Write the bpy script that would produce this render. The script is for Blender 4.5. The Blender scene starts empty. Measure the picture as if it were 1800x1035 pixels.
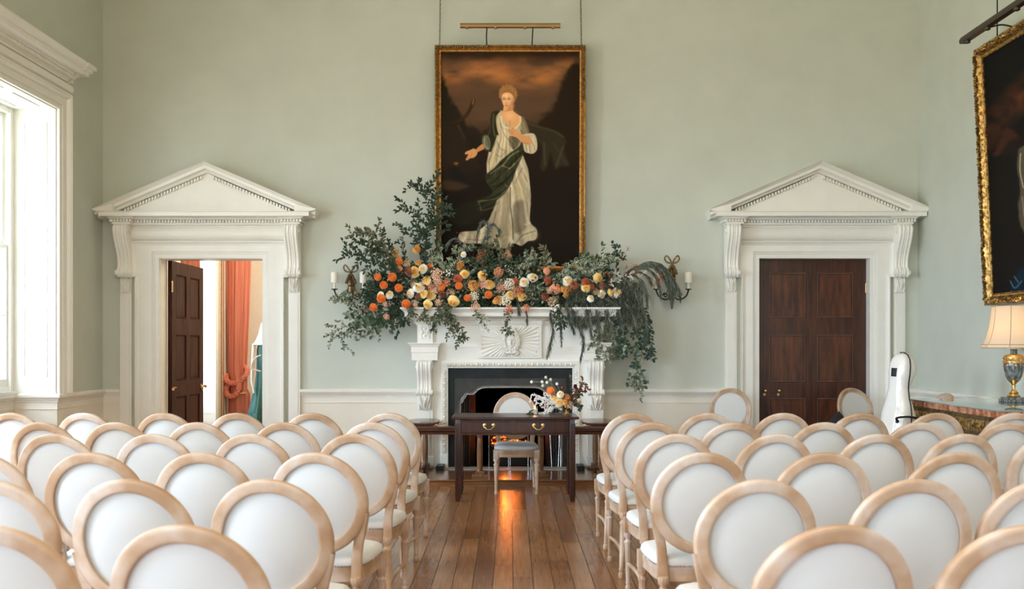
import bpy, bmesh, math, random
import numpy as np
from mathutils import Vector, Matrix
R = random.Random(7)
PI = math.pi
C = bpy.context.scene.collection
F = 1750.0; CU = 897.0; CV = 607.0; HC = 1.47
def W(u, v, D):
    """a point of the place: photo direction (u, v) at real depth D"""
    return Vector(((u-CU)/F*D, D, HC-(v-CV)/F*D))
def sx(u, D): return (u-CU)/F*D
def sz(v, D): return HC-(v-CV)/F*D

# ------------------------------------------------------------------ materials
def _nt(name):
    m = bpy.data.materials.new(name); m.use_nodes = True
    nt = m.node_tree; b = nt.nodes['Principled BSDF']
    return m, nt, b
def N(nt, t, **kw):
    n = nt.nodes.new(t)
    for k, v in kw.items():
        if hasattr(n, k): setattr(n, k, v)
    return n
def L(nt, a, b): nt.links.new(a, b)
def mathn(nt, op, a, b=None, c=None):
    n = nt.nodes.new('ShaderNodeMath'); n.operation = op
    for i, x in enumerate((a, b, c)):
        if x is None: continue
        if isinstance(x, (int, float)): n.inputs[i].default_value = x
        else: nt.links.new(x, n.inputs[i])
    return n.outputs[0]
def mixc(nt, fac, a, b):
    n = nt.nodes.new('ShaderNodeMix'); n.data_type = 'RGBA'
    if isinstance(fac, (int, float)): n.inputs[0].default_value = fac
    else: nt.links.new(fac, n.inputs[0])
    for i, x in ((6, a), (7, b)):
        if isinstance(x, tuple): n.inputs[i].default_value = (*x, 1)
        else: nt.links.new(x, n.inputs[i])
    return n.outputs[2]
def ramp(nt, fac, stops):
    n = nt.nodes.new('ShaderNodeValToRGB'); e = n.color_ramp.elements
    while len(e) < len(stops): e.new(0.5)
    for i, (p, c) in enumerate(stops):
        e[i].position = p; e[i].color = (*c, 1)
    nt.links.new(fac, n.inputs[0]); return n.outputs[0]
def noise(nt, scale, detail=4, rough=.5, vec=None, stretch=None):
    tc = nt.nodes.new('ShaderNodeTexCoord'); v = tc.outputs['Object'] if vec is None else vec
    if stretch:
        mp = nt.nodes.new('ShaderNodeMapping'); mp.inputs['Scale'].default_value = stretch
        nt.links.new(v, mp.inputs[0]); v = mp.outputs[0]
    n = nt.nodes.new('ShaderNodeTexNoise'); n.inputs['Scale'].default_value = scale
    n.inputs['Detail'].default_value = detail; n.inputs['Roughness'].default_value = rough
    nt.links.new(v, n.inputs['Vector']); return n.outputs['Fac']
def bump(nt, b, h, s=.2, d=.002):
    n = nt.nodes.new('ShaderNodeBump'); n.inputs['Strength'].default_value = s; n.inputs['Distance'].default_value = d
    nt.links.new(h, n.inputs['Height']); nt.links.new(n.outputs[0], b.inputs['Normal'])
def mat(name, col, rough=.5, metal=0., var=.06, scale=6, bs=0., bscale=60, spec=.5, emis=None, es=0., stretch=None, sheen=0., trans=0., coat=0., sub=0.):
    m, nt, b = _nt(name)
    if var > 0:
        f = noise(nt, scale, stretch=stretch)
        lo = tuple(max(0, c*(1-var*1.6)) for c in col); hi = tuple(min(1, c*(1+var*1.6)) for c in col)
        L(nt, ramp(nt, f, [(.3, lo), (.7, hi)]), b.inputs['Base Color'])
    else: b.inputs['Base Color'].default_value = (*col, 1)
    b.inputs['Roughness'].default_value = rough; b.inputs['Metallic'].default_value = metal
    b.inputs['Specular IOR Level'].default_value = spec
    b.inputs['Sheen Weight'].default_value = sheen
    b.inputs['Coat Weight'].default_value = coat
    if bs > 0: bump(nt, b, noise(nt, bscale), bs)
    if emis: b.inputs['Emission Color'].default_value = (*emis, 1); b.inputs['Emission Strength'].default_value = es
    return m
def two(name, a, c, scale, stretch, rough=.45, metal=0, bs=.1, detail=6, lo=.35, hi=.65, spec=.5, coat=0.):
    m, nt, b = _nt(name)
    f = noise(nt, scale, detail, .6, stretch=stretch)
    L(nt, ramp(nt, f, [(lo, a), (hi, c)]), b.inputs['Base Color'])
    b.inputs['Roughness'].default_value = rough; b.inputs['Metallic'].default_value = metal
    b.inputs['Specular IOR Level'].default_value = spec; b.inputs['Coat Weight'].default_value = coat
    b.inputs['Coat Roughness'].default_value = .15
    if bs: bump(nt, b, f, bs)
    return m
M = {}
M['wall'] = mat('sage_paint', (.575, .60, .525), .75, var=.02, scale=2.5, bs=.06, bscale=180, spec=.25)
M['white'] = mat('white_gloss_paint', (.83, .81, .745), .38, var=.015, scale=5, bs=.03, bscale=40, spec=.4)
M['dado'] = mat('cream_dado_paint', (.79, .745, .65), .5, var=.02, scale=4, spec=.35)
M['ceil'] = mat('ceiling_paint', (.74, .69, .57), .8, var=.0)
M['cream'] = mat('cream_wallpaper', (.82, .78, .68), .8, var=.02, scale=30)
M['gold'] = two('gilt', (.42, .22, .06), (.70, .43, .15), 30, (1, 1, 1), .38, .85, .25)
M['giltdark'] = two('worn_gilt_leaf', (.035, .04, .03), (.40, .23, .07), 45, (1, 1, 1), .5, .3, .4)
M['gilt2'] = two('bright_carved_gilt', (.14, .07, .02), (.60, .37, .11), 26, (1, 1, 1), .38, .8, .6, lo=.42, hi=.58)
M['brass'] = mat('brass', (.72, .50, .22), .28, 1., var=.1, scale=20)
M['oldbrass'] = mat('old_brass', (.17, .115, .06), .38, .9, var=.25, scale=25)
M['bronze'] = mat('bronze_picture_light', (.38, .24, .10), .45, .6, var=.05)
M['darkbronze'] = mat('dark_bronze', (.07, .05, .035), .4, .5, var=.1)
M['iron'] = mat('black_wrought_iron', (.02, .018, .016), .45, .6, var=.1)
M['castiron'] = two('polished_cast_iron', (.028, .028, .024), (.052, .05, .041), 8, (1, 1, 1), .45, .3, .05, spec=.3)
M['steel'] = mat('bright_steel', (.30, .30, .29), .22, 1., var=.05)
M['blackmarble'] = two('black_marble', (.006, .008, .008), (.015, .019, .019), 5, (1, 1, 1), .38, 0, 0, spec=.2)
M['soot'] = two('sooty_brick', (.012, .008, .007), (.05, .022, .011), 7, (1, 1, 1), .9, 0, .3)
M['mahog'] = two('dark_mahogany', (.020, .006, .003), (.062, .017, .007), 5, (5, 5, .6), .3, 0, .04, spec=.5, coat=.2)
M['mahogdoor'] = two('mahogany_door', (.024, .007, .003), (.085, .024, .009), 4, (6, 6, .5), .36, 0, .04, coat=.1)
M['mahogpanel'] = two('flame_mahogany_panel', (.038, .010, .004), (.125, .036, .012), 3.2, (5, 5, .7), .36, 0, .04, coat=.1)
M['opendoor'] = two('brown_open_door', (.030, .010, .006), (.075, .026, .015), 4, (6, 6, .5), .6, 0, .04, spec=.12)
M['oak'] = two('golden_oak', (.13, .055, .02), (.28, .13, .048), 6, (6, 6, .7), .35, 0, .05, coat=.2)
M['oakh'] = two('dark_oak_rail', (.045, .016, .009), (.10, .036, .018), 5, (.7, 6, 6), .25, 0, .04, coat=.4)
M['step'] = two('oak_step', (.14, .055, .020), (.26, .11, .04), 5, (.6, 7, 7), .22, 0, .04, coat=.3)
M['chair'] = None
def chair_wood():
    m, nt, b = _nt('limed_oak')
    tc = nt.nodes.new('ShaderNodeTexCoord'); oi = nt.nodes.new('ShaderNodeObjectInfo')
    ad = nt.nodes.new('ShaderNodeVectorMath'); ad.operation = 'ADD'
    cmb = nt.nodes.new('ShaderNodeCombineXYZ')
    L(nt, mathn(nt, 'MULTIPLY', oi.outputs['Random'], 37.), cmb.inputs[0]); L(nt, cmb.outputs[0], ad.inputs[1]); L(nt, tc.outputs['Object'], ad.inputs[0])
    f1 = noise(nt, 5, 3, .5, vec=ad.outputs[0]); f2 = noise(nt, 14, 6, .65, vec=ad.outputs[0], stretch=(6, 6, 1.2))
    c1 = ramp(nt, f1, [(.38, (.42, .265, .16)), (.50, (.54, .39, .28)), (.62, (.66, .56, .48))])
    c2 = mixc(nt, mathn(nt, 'MULTIPLY', f2, .45), c1, (.44, .27, .15))
    L(nt, c2, b.inputs['Base Color']); b.inputs['Roughness'].default_value = .5
    b.inputs['Specular IOR Level'].default_value = .35; bump(nt, b, f2, .12)
    return m
M['chair'] = chair_wood()
M['fabric'] = mat('cream_linen', (.62, .62, .605), .85, var=.015, scale=4, bs=.1, bscale=400, spec=.15)
M['nail'] = mat('antique_nails', (.36, .27, .17), .35, .8, var=0)
M['curtain'] = two('salmon_silk', (.50, .125, .07), (.66, .22, .14), 3, (8, 8, .3), .42, 0, .05)
M['braid'] = two('coral_braid', (.62, .14, .08), (.80, .30, .20), 30, (1, 1, 1), .45, 0, .2)
M['green'] = two('teal_green_cloth', (.008, .06, .05), (.02, .13, .105), 18, (5, 5, 1), .55, 0, .2)
M['lace'] = mat('white_lace', (.55, .54, .51), .8, var=.03, scale=40, bs=.5, bscale=120)
M['caseshell'] = mat('white_fibreglass', (.80, .78, .73), .12, var=.01, spec=.6, coat=.6)
M['black'] = mat('black_rubber', (.012, .012, .014), .5, var=.05)
M['blackcloth'] = mat('black_cloth', (.012, .013, .018), .8, var=.2, scale=20)
M['candle'] = mat('ivory_wax', (.84, .80, .70), .5, var=.01)
M['marbler'] = two('red_breccia_marble', (.22, .055, .025), (.55, .25, .12), 14, (1, 1, 1), .2, 0, 0, lo=.4, hi=.6)
M['greymarble'] = two('grey_green_marble', (.05, .06, .055), (.26, .27, .25), 22, (2, 2, .6), .15, 0, 0, lo=.4, hi=.62)
M['hearth'] = two('hearth_stone', (.30, .30, .28), (.45, .44, .41), 4, (1, 1, 1), .3, 0, 0)

def floor_mat():
    m, nt, b = _nt('old_oak_boards')
    tc = nt.nodes.new('ShaderNodeTexCoord'); sp = nt.nodes.new('ShaderNodeSeparateXYZ'); L(nt, tc.outputs['Object'], sp.inputs[0])
    x = mathn(nt, 'DIVIDE', mathn(nt, 'SUBTRACT', sp.outputs[0], .017), .125)
    ix = mathn(nt, 'FLOOR', x); fx = mathn(nt, 'FRACT', x)
    wn = nt.nodes.new('ShaderNodeTexWhiteNoise'); wn.noise_dimensions = '1D'; L(nt, ix, wn.inputs['W'])
    y = mathn(nt, 'DIVIDE', mathn(nt, 'ADD', sp.outputs[1], mathn(nt, 'MULTIPLY', wn.outputs['Value'], 7.)), 2.6)
    iy = mathn(nt, 'FLOOR', y); fy = mathn(nt, 'FRACT', y)
    wn2 = nt.nodes.new('ShaderNodeTexWhiteNoise'); wn2.noise_dimensions = '2D'
    cb = nt.nodes.new('ShaderNodeCombineXYZ'); L(nt, ix, cb.inputs[0]); L(nt, iy, cb.inputs[1]); L(nt, cb.outputs[0], wn2.inputs['Vector'])
    off = nt.nodes.new('ShaderNodeVectorMath'); off.operation = 'ADD'
    cb2 = nt.nodes.new('ShaderNodeCombineXYZ'); L(nt, mathn(nt, 'MULTIPLY', wn2.outputs['Value'], 50.), cb2.inputs[2])
    L(nt, tc.outputs['Object'], off.inputs[0]); L(nt, cb2.outputs[0], off.inputs[1])
    g = noise(nt, 5, 8, .65, vec=off.outputs[0], stretch=(12, .55, 1))
    blot = noise(nt, 1.3, 4, .6)
    f = mathn(nt, 'ADD', mathn(nt, 'MULTIPLY', g, .62), mathn(nt, 'ADD', mathn(nt, 'MULTIPLY', wn2.outputs['Value'], .28), mathn(nt, 'MULTIPLY', blot, .3)))
    col = ramp(nt, f, [(.32, (.12, .048, .018)), (.55, (.235, .105, .042)), (.80, (.36, .18, .08))])
    gx = mathn(nt, 'GREATER_THAN', mathn(nt, 'ABSOLUTE', mathn(nt, 'SUBTRACT', fx, .5)), .482)
    gy = mathn(nt, 'GREATER_THAN', mathn(nt, 'ABSOLUTE', mathn(nt, 'SUBTRACT', fy, .5)), .4988)
    gap = mathn(nt, 'MAXIMUM', gx, gy)
    L(nt, mixc(nt, gap, col, (.02, .009, .005)), b.inputs['Base Color'])
    rr = mathn(nt, 'ADD', mathn(nt, 'MULTIPLY', noise(nt, 9, 5, .6, stretch=(3, .4, 1)), .2), mathn(nt, 'ADD', .13, mathn(nt, 'MULTIPLY', gap, .4)))
    L(nt, rr, b.inputs['Roughness']); b.inputs['Specular IOR Level'].default_value = .42
    h = mathn(nt, 'SUBTRACT', mathn(nt, 'MULTIPLY', g, .25), gap)
    bump(nt, b, h, .12, .003)
    return m
M['floor'] = floor_mat()

# ------------------------------------------------------------------ mesh builder
class MB:
    def __init__(s): s.v = []; s.f = []; s.mi = []
    def add(s, vs, fs, mi=0):
        o = len(s.v); s.v.extend([tuple(p) for p in vs]); s.f.extend([tuple(i+o for i in f) for f in fs]); s.mi.extend([mi]*len(fs)); return s
    def box(s, x0, x1, y0, y1, z0, z1, mi=0):
        if x0 > x1: x0, x1 = x1, x0
        if y0 > y1: y0, y1 = y1, y0
        if z0 > z1: z0, z1 = z1, z0
        return s.add([(x0,y0,z0),(x1,y0,z0),(x1,y1,z0),(x0,y1,z0),(x0,y0,z1),(x1,y0,z1),(x1,y1,z1),(x0,y1,z1)],
            [(0,3,2,1),(4,5,6,7),(0,1,5,4),(1,2,6,5),(2,3,7,6),(3,0,4,7)], mi)
    def bbox(s, x0, x1, y0, y1, z0, z1, r=.004, mi=0):
        """box with chamfered vertical and horizontal edges"""
        bm = bmesh.new(); bmesh.ops.create_cube(bm, size=1)
        for v in bm.verts:
            v.co = Vector(((x0+x1)/2+v.co.x*abs(x1-x0), (y0+y1)/2+v.co.y*abs(y1-y0), (z0+z1)/2+v.co.z*abs(z1-z0)))
        bmesh.ops.bevel(bm, geom=list(bm.edges), offset=r, segments=2, affect='EDGES', profile=.7)
        return s.frombm(bm, mi)
    def frombm(s, bm, mi=0):
        bm.verts.ensure_lookup_table()
        s.add([v.co for v in bm.verts], [[v.index for v in f.verts] for f in bm.faces], mi); bm.free(); return s
    def grid(s, P, closeu=False, closev=False, mi=0, flip=False):
        """P[i][j] -> quads"""
        n = len(P); m = len(P[0]); vs = [p for row in P for p in row]; fs = []
        for i in range(n if closeu else n-1):
            for j in range(m if closev else m-1):
                a = i*m+j; b = i*m+(j+1) % m; c = ((i+1) % n)*m+(j+1) % m; d = ((i+1) % n)*m+j
                fs.append((a, d, c, b) if flip else (a, b, c, d))
        return s.add(vs, fs, mi)
    def lathe(s, prof, n=20, c=(0,0,0), mi=0, flute=0., T=None, arc=2*PI):
        """prof: list of (r, z)"""
        P = []
        for r, z in prof:
            row = []
            for k in range(n):
                a = 2*PI*k/n; rr = r*(1-(flute if k % 2 else 0)) if r > 1e-6 else 1e-5
                p = Vector((rr*math.cos(a), rr*math.sin(a), z))
                if T is not None: p = T @ p
                row.append(p+Vector(c))
            P.append(row)
        s.grid(P, closev=True, mi=mi)
        o = len(s.v)
        for row, rev in ((P[0], True), (P[-1], False)):
            idx = [len(s.v)+i for i in range(n)]; s.v.extend([tuple(p) for p in row])
            s.f.append(tuple(reversed(idx)) if rev else tuple(idx)); s.mi.append(mi)
        return s
    def tube(s, pts, r, n=8, mi=0, cap=True, flat=None):
        """round (or flattened) tube through pts; r a number or a list"""
        pts = [Vector(p) for p in pts]; m = len(pts); rs = r if isinstance(r, (list, tuple)) else [r]*m
        P = []; up = None
        for i, p in enumerate(pts):
            t = (pts[min(i+1, m-1)]-pts[max(i-1, 0)]); t = t.normalized() if t.length > 1e-9 else Vector((0,0,1))
            if up is None: up = t.orthogonal().normalized()
            else:
                up = up-t*up.dot(t); up = up.normalized() if up.length > 1e-6 else t.orthogonal().normalized()
            w = t.cross(up)
            P.append([p+(up*math.cos(2*PI*k/n)+w*math.sin(2*PI*k/n))*rs[i] for k in range(n)])
        s.grid(P, closev=True, mi=mi)
        if cap:
            for row, rev in ((P[0], True), (P[-1], False)):
                idx = [len(s.v)+i for i in range(n)]; s.v.extend([tuple(q) for q in row])
                s.f.append(tuple(reversed(idx)) if rev else tuple(idx)); s.mi.append(mi)
        return s
    def sweep(s, path, prof, nrm=(0,0,1), closed=False, side=1, mi=0, caps=True):
        """planar path swept by profile (a = outward in the plane, b = along nrm), mitred"""
        nrm = Vector(nrm).normalized(); path = [Vector(p) for p in path]; m = len(path); P = []
        for i, p in enumerate(path):
            if closed: t0 = (p-path[i-1]).normalized(); t1 = (path[(i+1) % m]-p).normalized()
            else:
                t1 = (path[i+1]-p).normalized() if i < m-1 else (p-path[i-1]).normalized()
                t0 = (p-path[i-1]).normalized() if i > 0 else t1
            o0 = t0.cross(nrm)*side; o1 = t1.cross(nrm)*side
            o = (o0+o1); o = o.normalized() if o.length > 1e-6 else o0
            k = 1/max(.3, o.dot(o0))
            P.append([p+o*(a*k)+nrm*b for a, b in prof])
        s.grid(P, closeu=closed, mi=mi)
        if caps and not closed:
            for row, rev in ((P[0], False), (P[-1], True)):
                idx = [len(s.v)+i for i in range(len(row))]; s.v.extend([tuple(q) for q in row])
                s.f.append(tuple(reversed(idx)) if rev else tuple(idx)); s.mi.append(mi)
        return s
    def prism(s, poly, axis, d0, d1, mi=0):
        """poly 2D extruded along axis 'x','y' or 'z'"""
        def mk(a, b, d): return {'x': (d, a, b), 'y': (a, d, b), 'z': (a, b, d)}[axis]
        n = len(poly); vs = [mk(a, b, d0) for a, b in poly]+[mk(a, b, d1) for a, b in poly]
        fs = [tuple(range(n)), tuple(reversed(range(n, 2*n)))]+[(i, i+n, (i+1) % n+n, (i+1) % n) for i in range(n)]
        return s.add(vs, fs, mi)
    def height(s, o, du, dv, dn, nu, nv, fn, mi=0):
        """relief: fn(a, b) for a, b in 0..1 gives the height along dn"""
        o = Vector(o); du = Vector(du); dv = Vector(dv); dn = Vector(dn)
        P = [[o+du*(i/nu)+dv*(j/nv)+dn*fn(i/nu, j/nv) for j in range(nv+1)] for i in range(nu+1)]
        return s.grid(P, mi=mi)
    def ball(s, c, r, n=8, m=6, mi=0, sc=(1,1,1)):
        P = []
        for i in range(m+1):
            t = PI*i/m; rr = max(math.sin(t), 1e-3)
            P.append([(c[0]+r*sc[0]*rr*math.cos(2*PI*k/n), c[1]+r*sc[1]*rr*math.sin(2*PI*k/n), c[2]+r*sc[2]*math.cos(t)) for k in range(n)])
        return s.grid(P, closev=True, mi=mi, flip=True)
    def build(s, name, m, parent=None, smooth=True, loc=None, fix=True, ang=38):
        me = bpy.data.meshes.new(name); me.from_pydata(s.v, [], s.f)
        ms = m if isinstance(m, (list, tuple)) else [m]
        for x in ms: me.materials.append(M[x] if isinstance(x, str) else x)
        if len(ms) > 1: me.polygons.foreach_set('material_index', s.mi)
        if fix:
            bm = bmesh.new(); bm.from_mesh(me)
            bmesh.ops.remove_doubles(bm, verts=bm.verts, dist=1e-5)
            bmesh.ops.recalc_face_normals(bm, faces=bm.faces)
            bm.to_mesh(me); bm.free()
        me.update()
        if smooth:
            me.shade_smooth()
            try: me.set_sharp_from_angle(angle=math.radians(ang))
            except Exception: pass
        o = bpy.data.objects.new(name, me); C.objects.link(o)
        if parent is not None: o.parent = parent
        if loc is not None: o.location = loc
        return o
def empty(name, loc=(0,0,0), rz=0, label=None, cat=None, group=None, kind=None):
    o = bpy.data.objects.new(name, None); C.objects.link(o); o.location = loc; o.rotation_euler = (0, 0, rz); o.empty_display_size = .05
    return tag(o, label, cat, group, kind)
def tag(o, label=None, cat=None, group=None, kind=None):
    if label: o['label'] = label
    if cat: o['category'] = cat
    if group: o['group'] = group
    if kind: o['kind'] = kind
    return o
def kids(o): return [c for c in bpy.data.objects if c.parent == o]
def dup(root, children, loc, rz, label, group, cat=None):
    r = root.copy(); C.objects.link(r); r.location = loc; r.rotation_euler = (0, 0, rz)
    r['label'] = label; r['group'] = group
    for ch, sub in children:
        c = ch.copy(); C.objects.link(c); c.parent = r
        for g in sub:
            d = g.copy(); C.objects.link(d); d.parent = c
    return r
def spline(pts, n=6):
    pts = [Vector(p) for p in pts]; out = []
    if len(pts) < 3:
        return [pts[0].lerp(pts[-1], i/n) for i in range(n+1)]
    for i in range(len(pts)-1):
        p0 = pts[max(i-1, 0)]; p1 = pts[i]; p2 = pts[i+1]; p3 = pts[min(i+2, len(pts)-1)]
        for k in range(n):
            t = k/n; t2 = t*t; t3 = t2*t
            out.append(.5*((2*p1)+(-p0+p2)*t+(2*p0-5*p1+4*p2-p3)*t2+(-p0+3*p1-3*p2+p3)*t3))
    out.append(pts[-1]); return out
ORD = ['first', 'second', 'third', 'fourth', 'fifth', 'sixth', 'seventh', 'eighth', 'ninth', 'tenth', 'eleventh', 'twelfth', 'thirteenth', 'fourteenth', 'fifteenth', 'sixteenth', 'seventeenth', 'eighteenth']
SKY = 24.; SKYC = (.65, .81, 1.0); PICW = 4.; LAMPW = 6.; CHANW = 105.; FIREW = .5; EXPO = 0.42
EMBER = 5.; FLAME = 110.
M['castrim'] = mat('polished_iron_rim', (.30, .30, .29), .25, .9, var=.05)
M['steelrim'] = M['castrim']
M['giltdark2'] = two('dark_gilt_frieze', (.03, .02, .012), (.22, .13, .045), 20, (1, 1, 1), .45, .4, .2)
M['glasstop'] = mat('grey_green_glass', (.20, .245, .225), .03, 0., var=0, spec=1.0, coat=1.0)
M['piping'] = mat('shade_piping', (.45, .33, .20), .7, var=0)
M['bulb'] = mat('warm_bulb', (1, .8, .5), .5, var=0, emis=(1, .62, .28), es=6)
def shademat():
    m, nt, b = _nt('cream_silk_shade'); nt.nodes.remove(b)
    d = nt.nodes.new('ShaderNodeBsdfDiffuse'); d.inputs[0].default_value = (.82, .74, .60, 1)
    t = nt.nodes.new('ShaderNodeBsdfTranslucent'); t.inputs[0].default_value = (.85, .66, .42, 1)
    mx = nt.nodes.new('ShaderNodeMixShader'); mx.inputs[0].default_value = .45
    L(nt, d.outputs[0], mx.inputs[1]); L(nt, t.outputs[0], mx.inputs[2]); L(nt, mx.outputs[0], nt.nodes['Material Output'].inputs[0]); return m
M['shade'] = shademat()
def cg():
    m, nt, b = _nt('clear_glass'); nt.nodes.remove(b)
    t = nt.nodes.new('ShaderNodeBsdfTransparent'); g = nt.nodes.new('ShaderNodeBsdfGlossy'); g.inputs['Roughness'].default_value = .04
    mx = nt.nodes.new('ShaderNodeMixShader'); mx.inputs[0].default_value = .12; L(nt, t.outputs[0], mx.inputs[1]); L(nt, g.outputs[0], mx.inputs[2])
    L(nt, mx.outputs[0], nt.nodes['Material Output'].inputs[0]); return m
M['candleglass'] = cg()
# ------------------------------------------------------------------ the room
XL, XR, YB, YF, ZC = -4.83, 4.83, 11.8, -4.2, 6.3
DL, DR = (-3.545, .61), (3.60, .654)          # doorways: centre, half width
DZ = 2.50
WINS = [(9.0, 10.6), (5.0, 7.2), (1.0, 3.2), (-3.0, -.8)]
FWIN = [(-2.6, -1.7), (1.7, 2.6)]
WZ0, WZ1 = .95, 3.99
st = dict(kind='structure')
b = MB(); b.box(XL-.6, XR+.3, YF-.3, YB+6.2, -.2, 0)
tag(b.build('floor', 'floor', smooth=False), **st)
b = MB(); b.box(XL-.6, XR+.3, YF-.3, YB+6.2, ZC, ZC+.2)
tag(b.build('ceiling', 'ceil', smooth=False), **st)
# back wall
b = MB()
def wallseg(x0, x1, z0, z1): b.box(x0, x1, YB, YB+.25, z0, z1)
gp = .006
wallseg(XL-.6, DL[0]-DL[1]-gp, 0, ZC); wallseg(DL[0]-DL[1]-gp, DL[0]+DL[1]+gp, DZ+gp, ZC); wallseg(DL[0]+DL[1]+gp, -.73, 0, ZC)
wallseg(-.73, .73, 1.22, ZC); wallseg(.73, DR[0]-DR[1]-gp, 0, ZC); wallseg(DR[0]-DR[1]-gp, DR[0]+DR[1]+gp, DZ+gp, ZC); wallseg(DR[0]+DR[1]+gp, XR+.3, 0, ZC)
tag(b.build('wall_back', 'wall', smooth=False), **st)
b = MB(); b.box(XR, XR+.3, YF, YB, 0, ZC); tag(b.build('wall_right', 'wall', smooth=False), **st)
b = MB(); prev = XL-.6
for (a, c) in FWIN: b.box(prev, a, YF-.3, YF, 0, ZC); b.box(a, c, YF-.3, YF, 0, 1.0); b.box(a, c, YF-.3, YF, 4.0, ZC); prev = c
b.box(prev, XR+.3, YF-.3, YF, 0, ZC)
tag(b.build('wall_front', 'wall', smooth=False), **st)
b = MB(); prev = YF
for (a, c) in sorted(WINS):
    b.box(XL-.6, XL, prev, a, 0, ZC); b.box(XL-.6, XL, a, c, WZ1, ZC); b.box(XL-.6, XL-.48, a, c, 0, WZ0+.06); prev = c
b.box(XL-.6, XL, prev, YB, 0, ZC)
tag(b.build('wall_left', 'wall', smooth=False), **st)

# dado panelling and its rail follow the walls, the window bays and stop at the door surrounds and the chimneypiece
RAIL = [(0, .845), (.012, .845), (.014, .860), (.022, .866), (.022, .874), (.030, .880), (.038, .905), (.052, .918), (.055, .945), (.048, .953), (0, .955)]
BASE = [(0, 0), (.028, 0), (.028, .16), (.018, .175), (.014, .20), (0, .205)]
def run(path, name, side=-1):
    pth = [(x, y, 0) for x, y in path]
    m = MB(); m.sweep(pth, [(0, 0), (.01, 0), (.01, .85), (0, .85)], side=side)
    m.sweep(pth, [(.01, .79), (.018, .79), (.018, .80), (.01, .80)], side=side)
    d = m.build(name, 'dado'); tag(d, **st)
    m = MB(); m.sweep(pth, RAIL, side=side); r = m.build('dado_rail', 'white', d)
    m = MB(); m.sweep(pth, BASE, side=side); m.build('skirting', 'white', d)
    return d
# left wall with bays: walk from far to near
pl = [(DL[0]-1.065, YB), (XL, YB)]
for (a, c) in sorted(WINS, reverse=True):
    pl += [(XL, c), (XL-.455, c), (XL-.455, a), (XL, a)]
pl += [(XL, YF)]
run(pl, 'trim_1', side=-1)
run([(-1.07, YB), (DL[0]+1.065, YB)], 'trim_2', side=-1)
run([(DR[0]-1.065, YB), (1.07, YB)], 'trim_3', side=-1)
run([(XR, YF), (XR, YB), (DR[0]+1.065, YB)], 'trim_4', side=-1)
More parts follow.
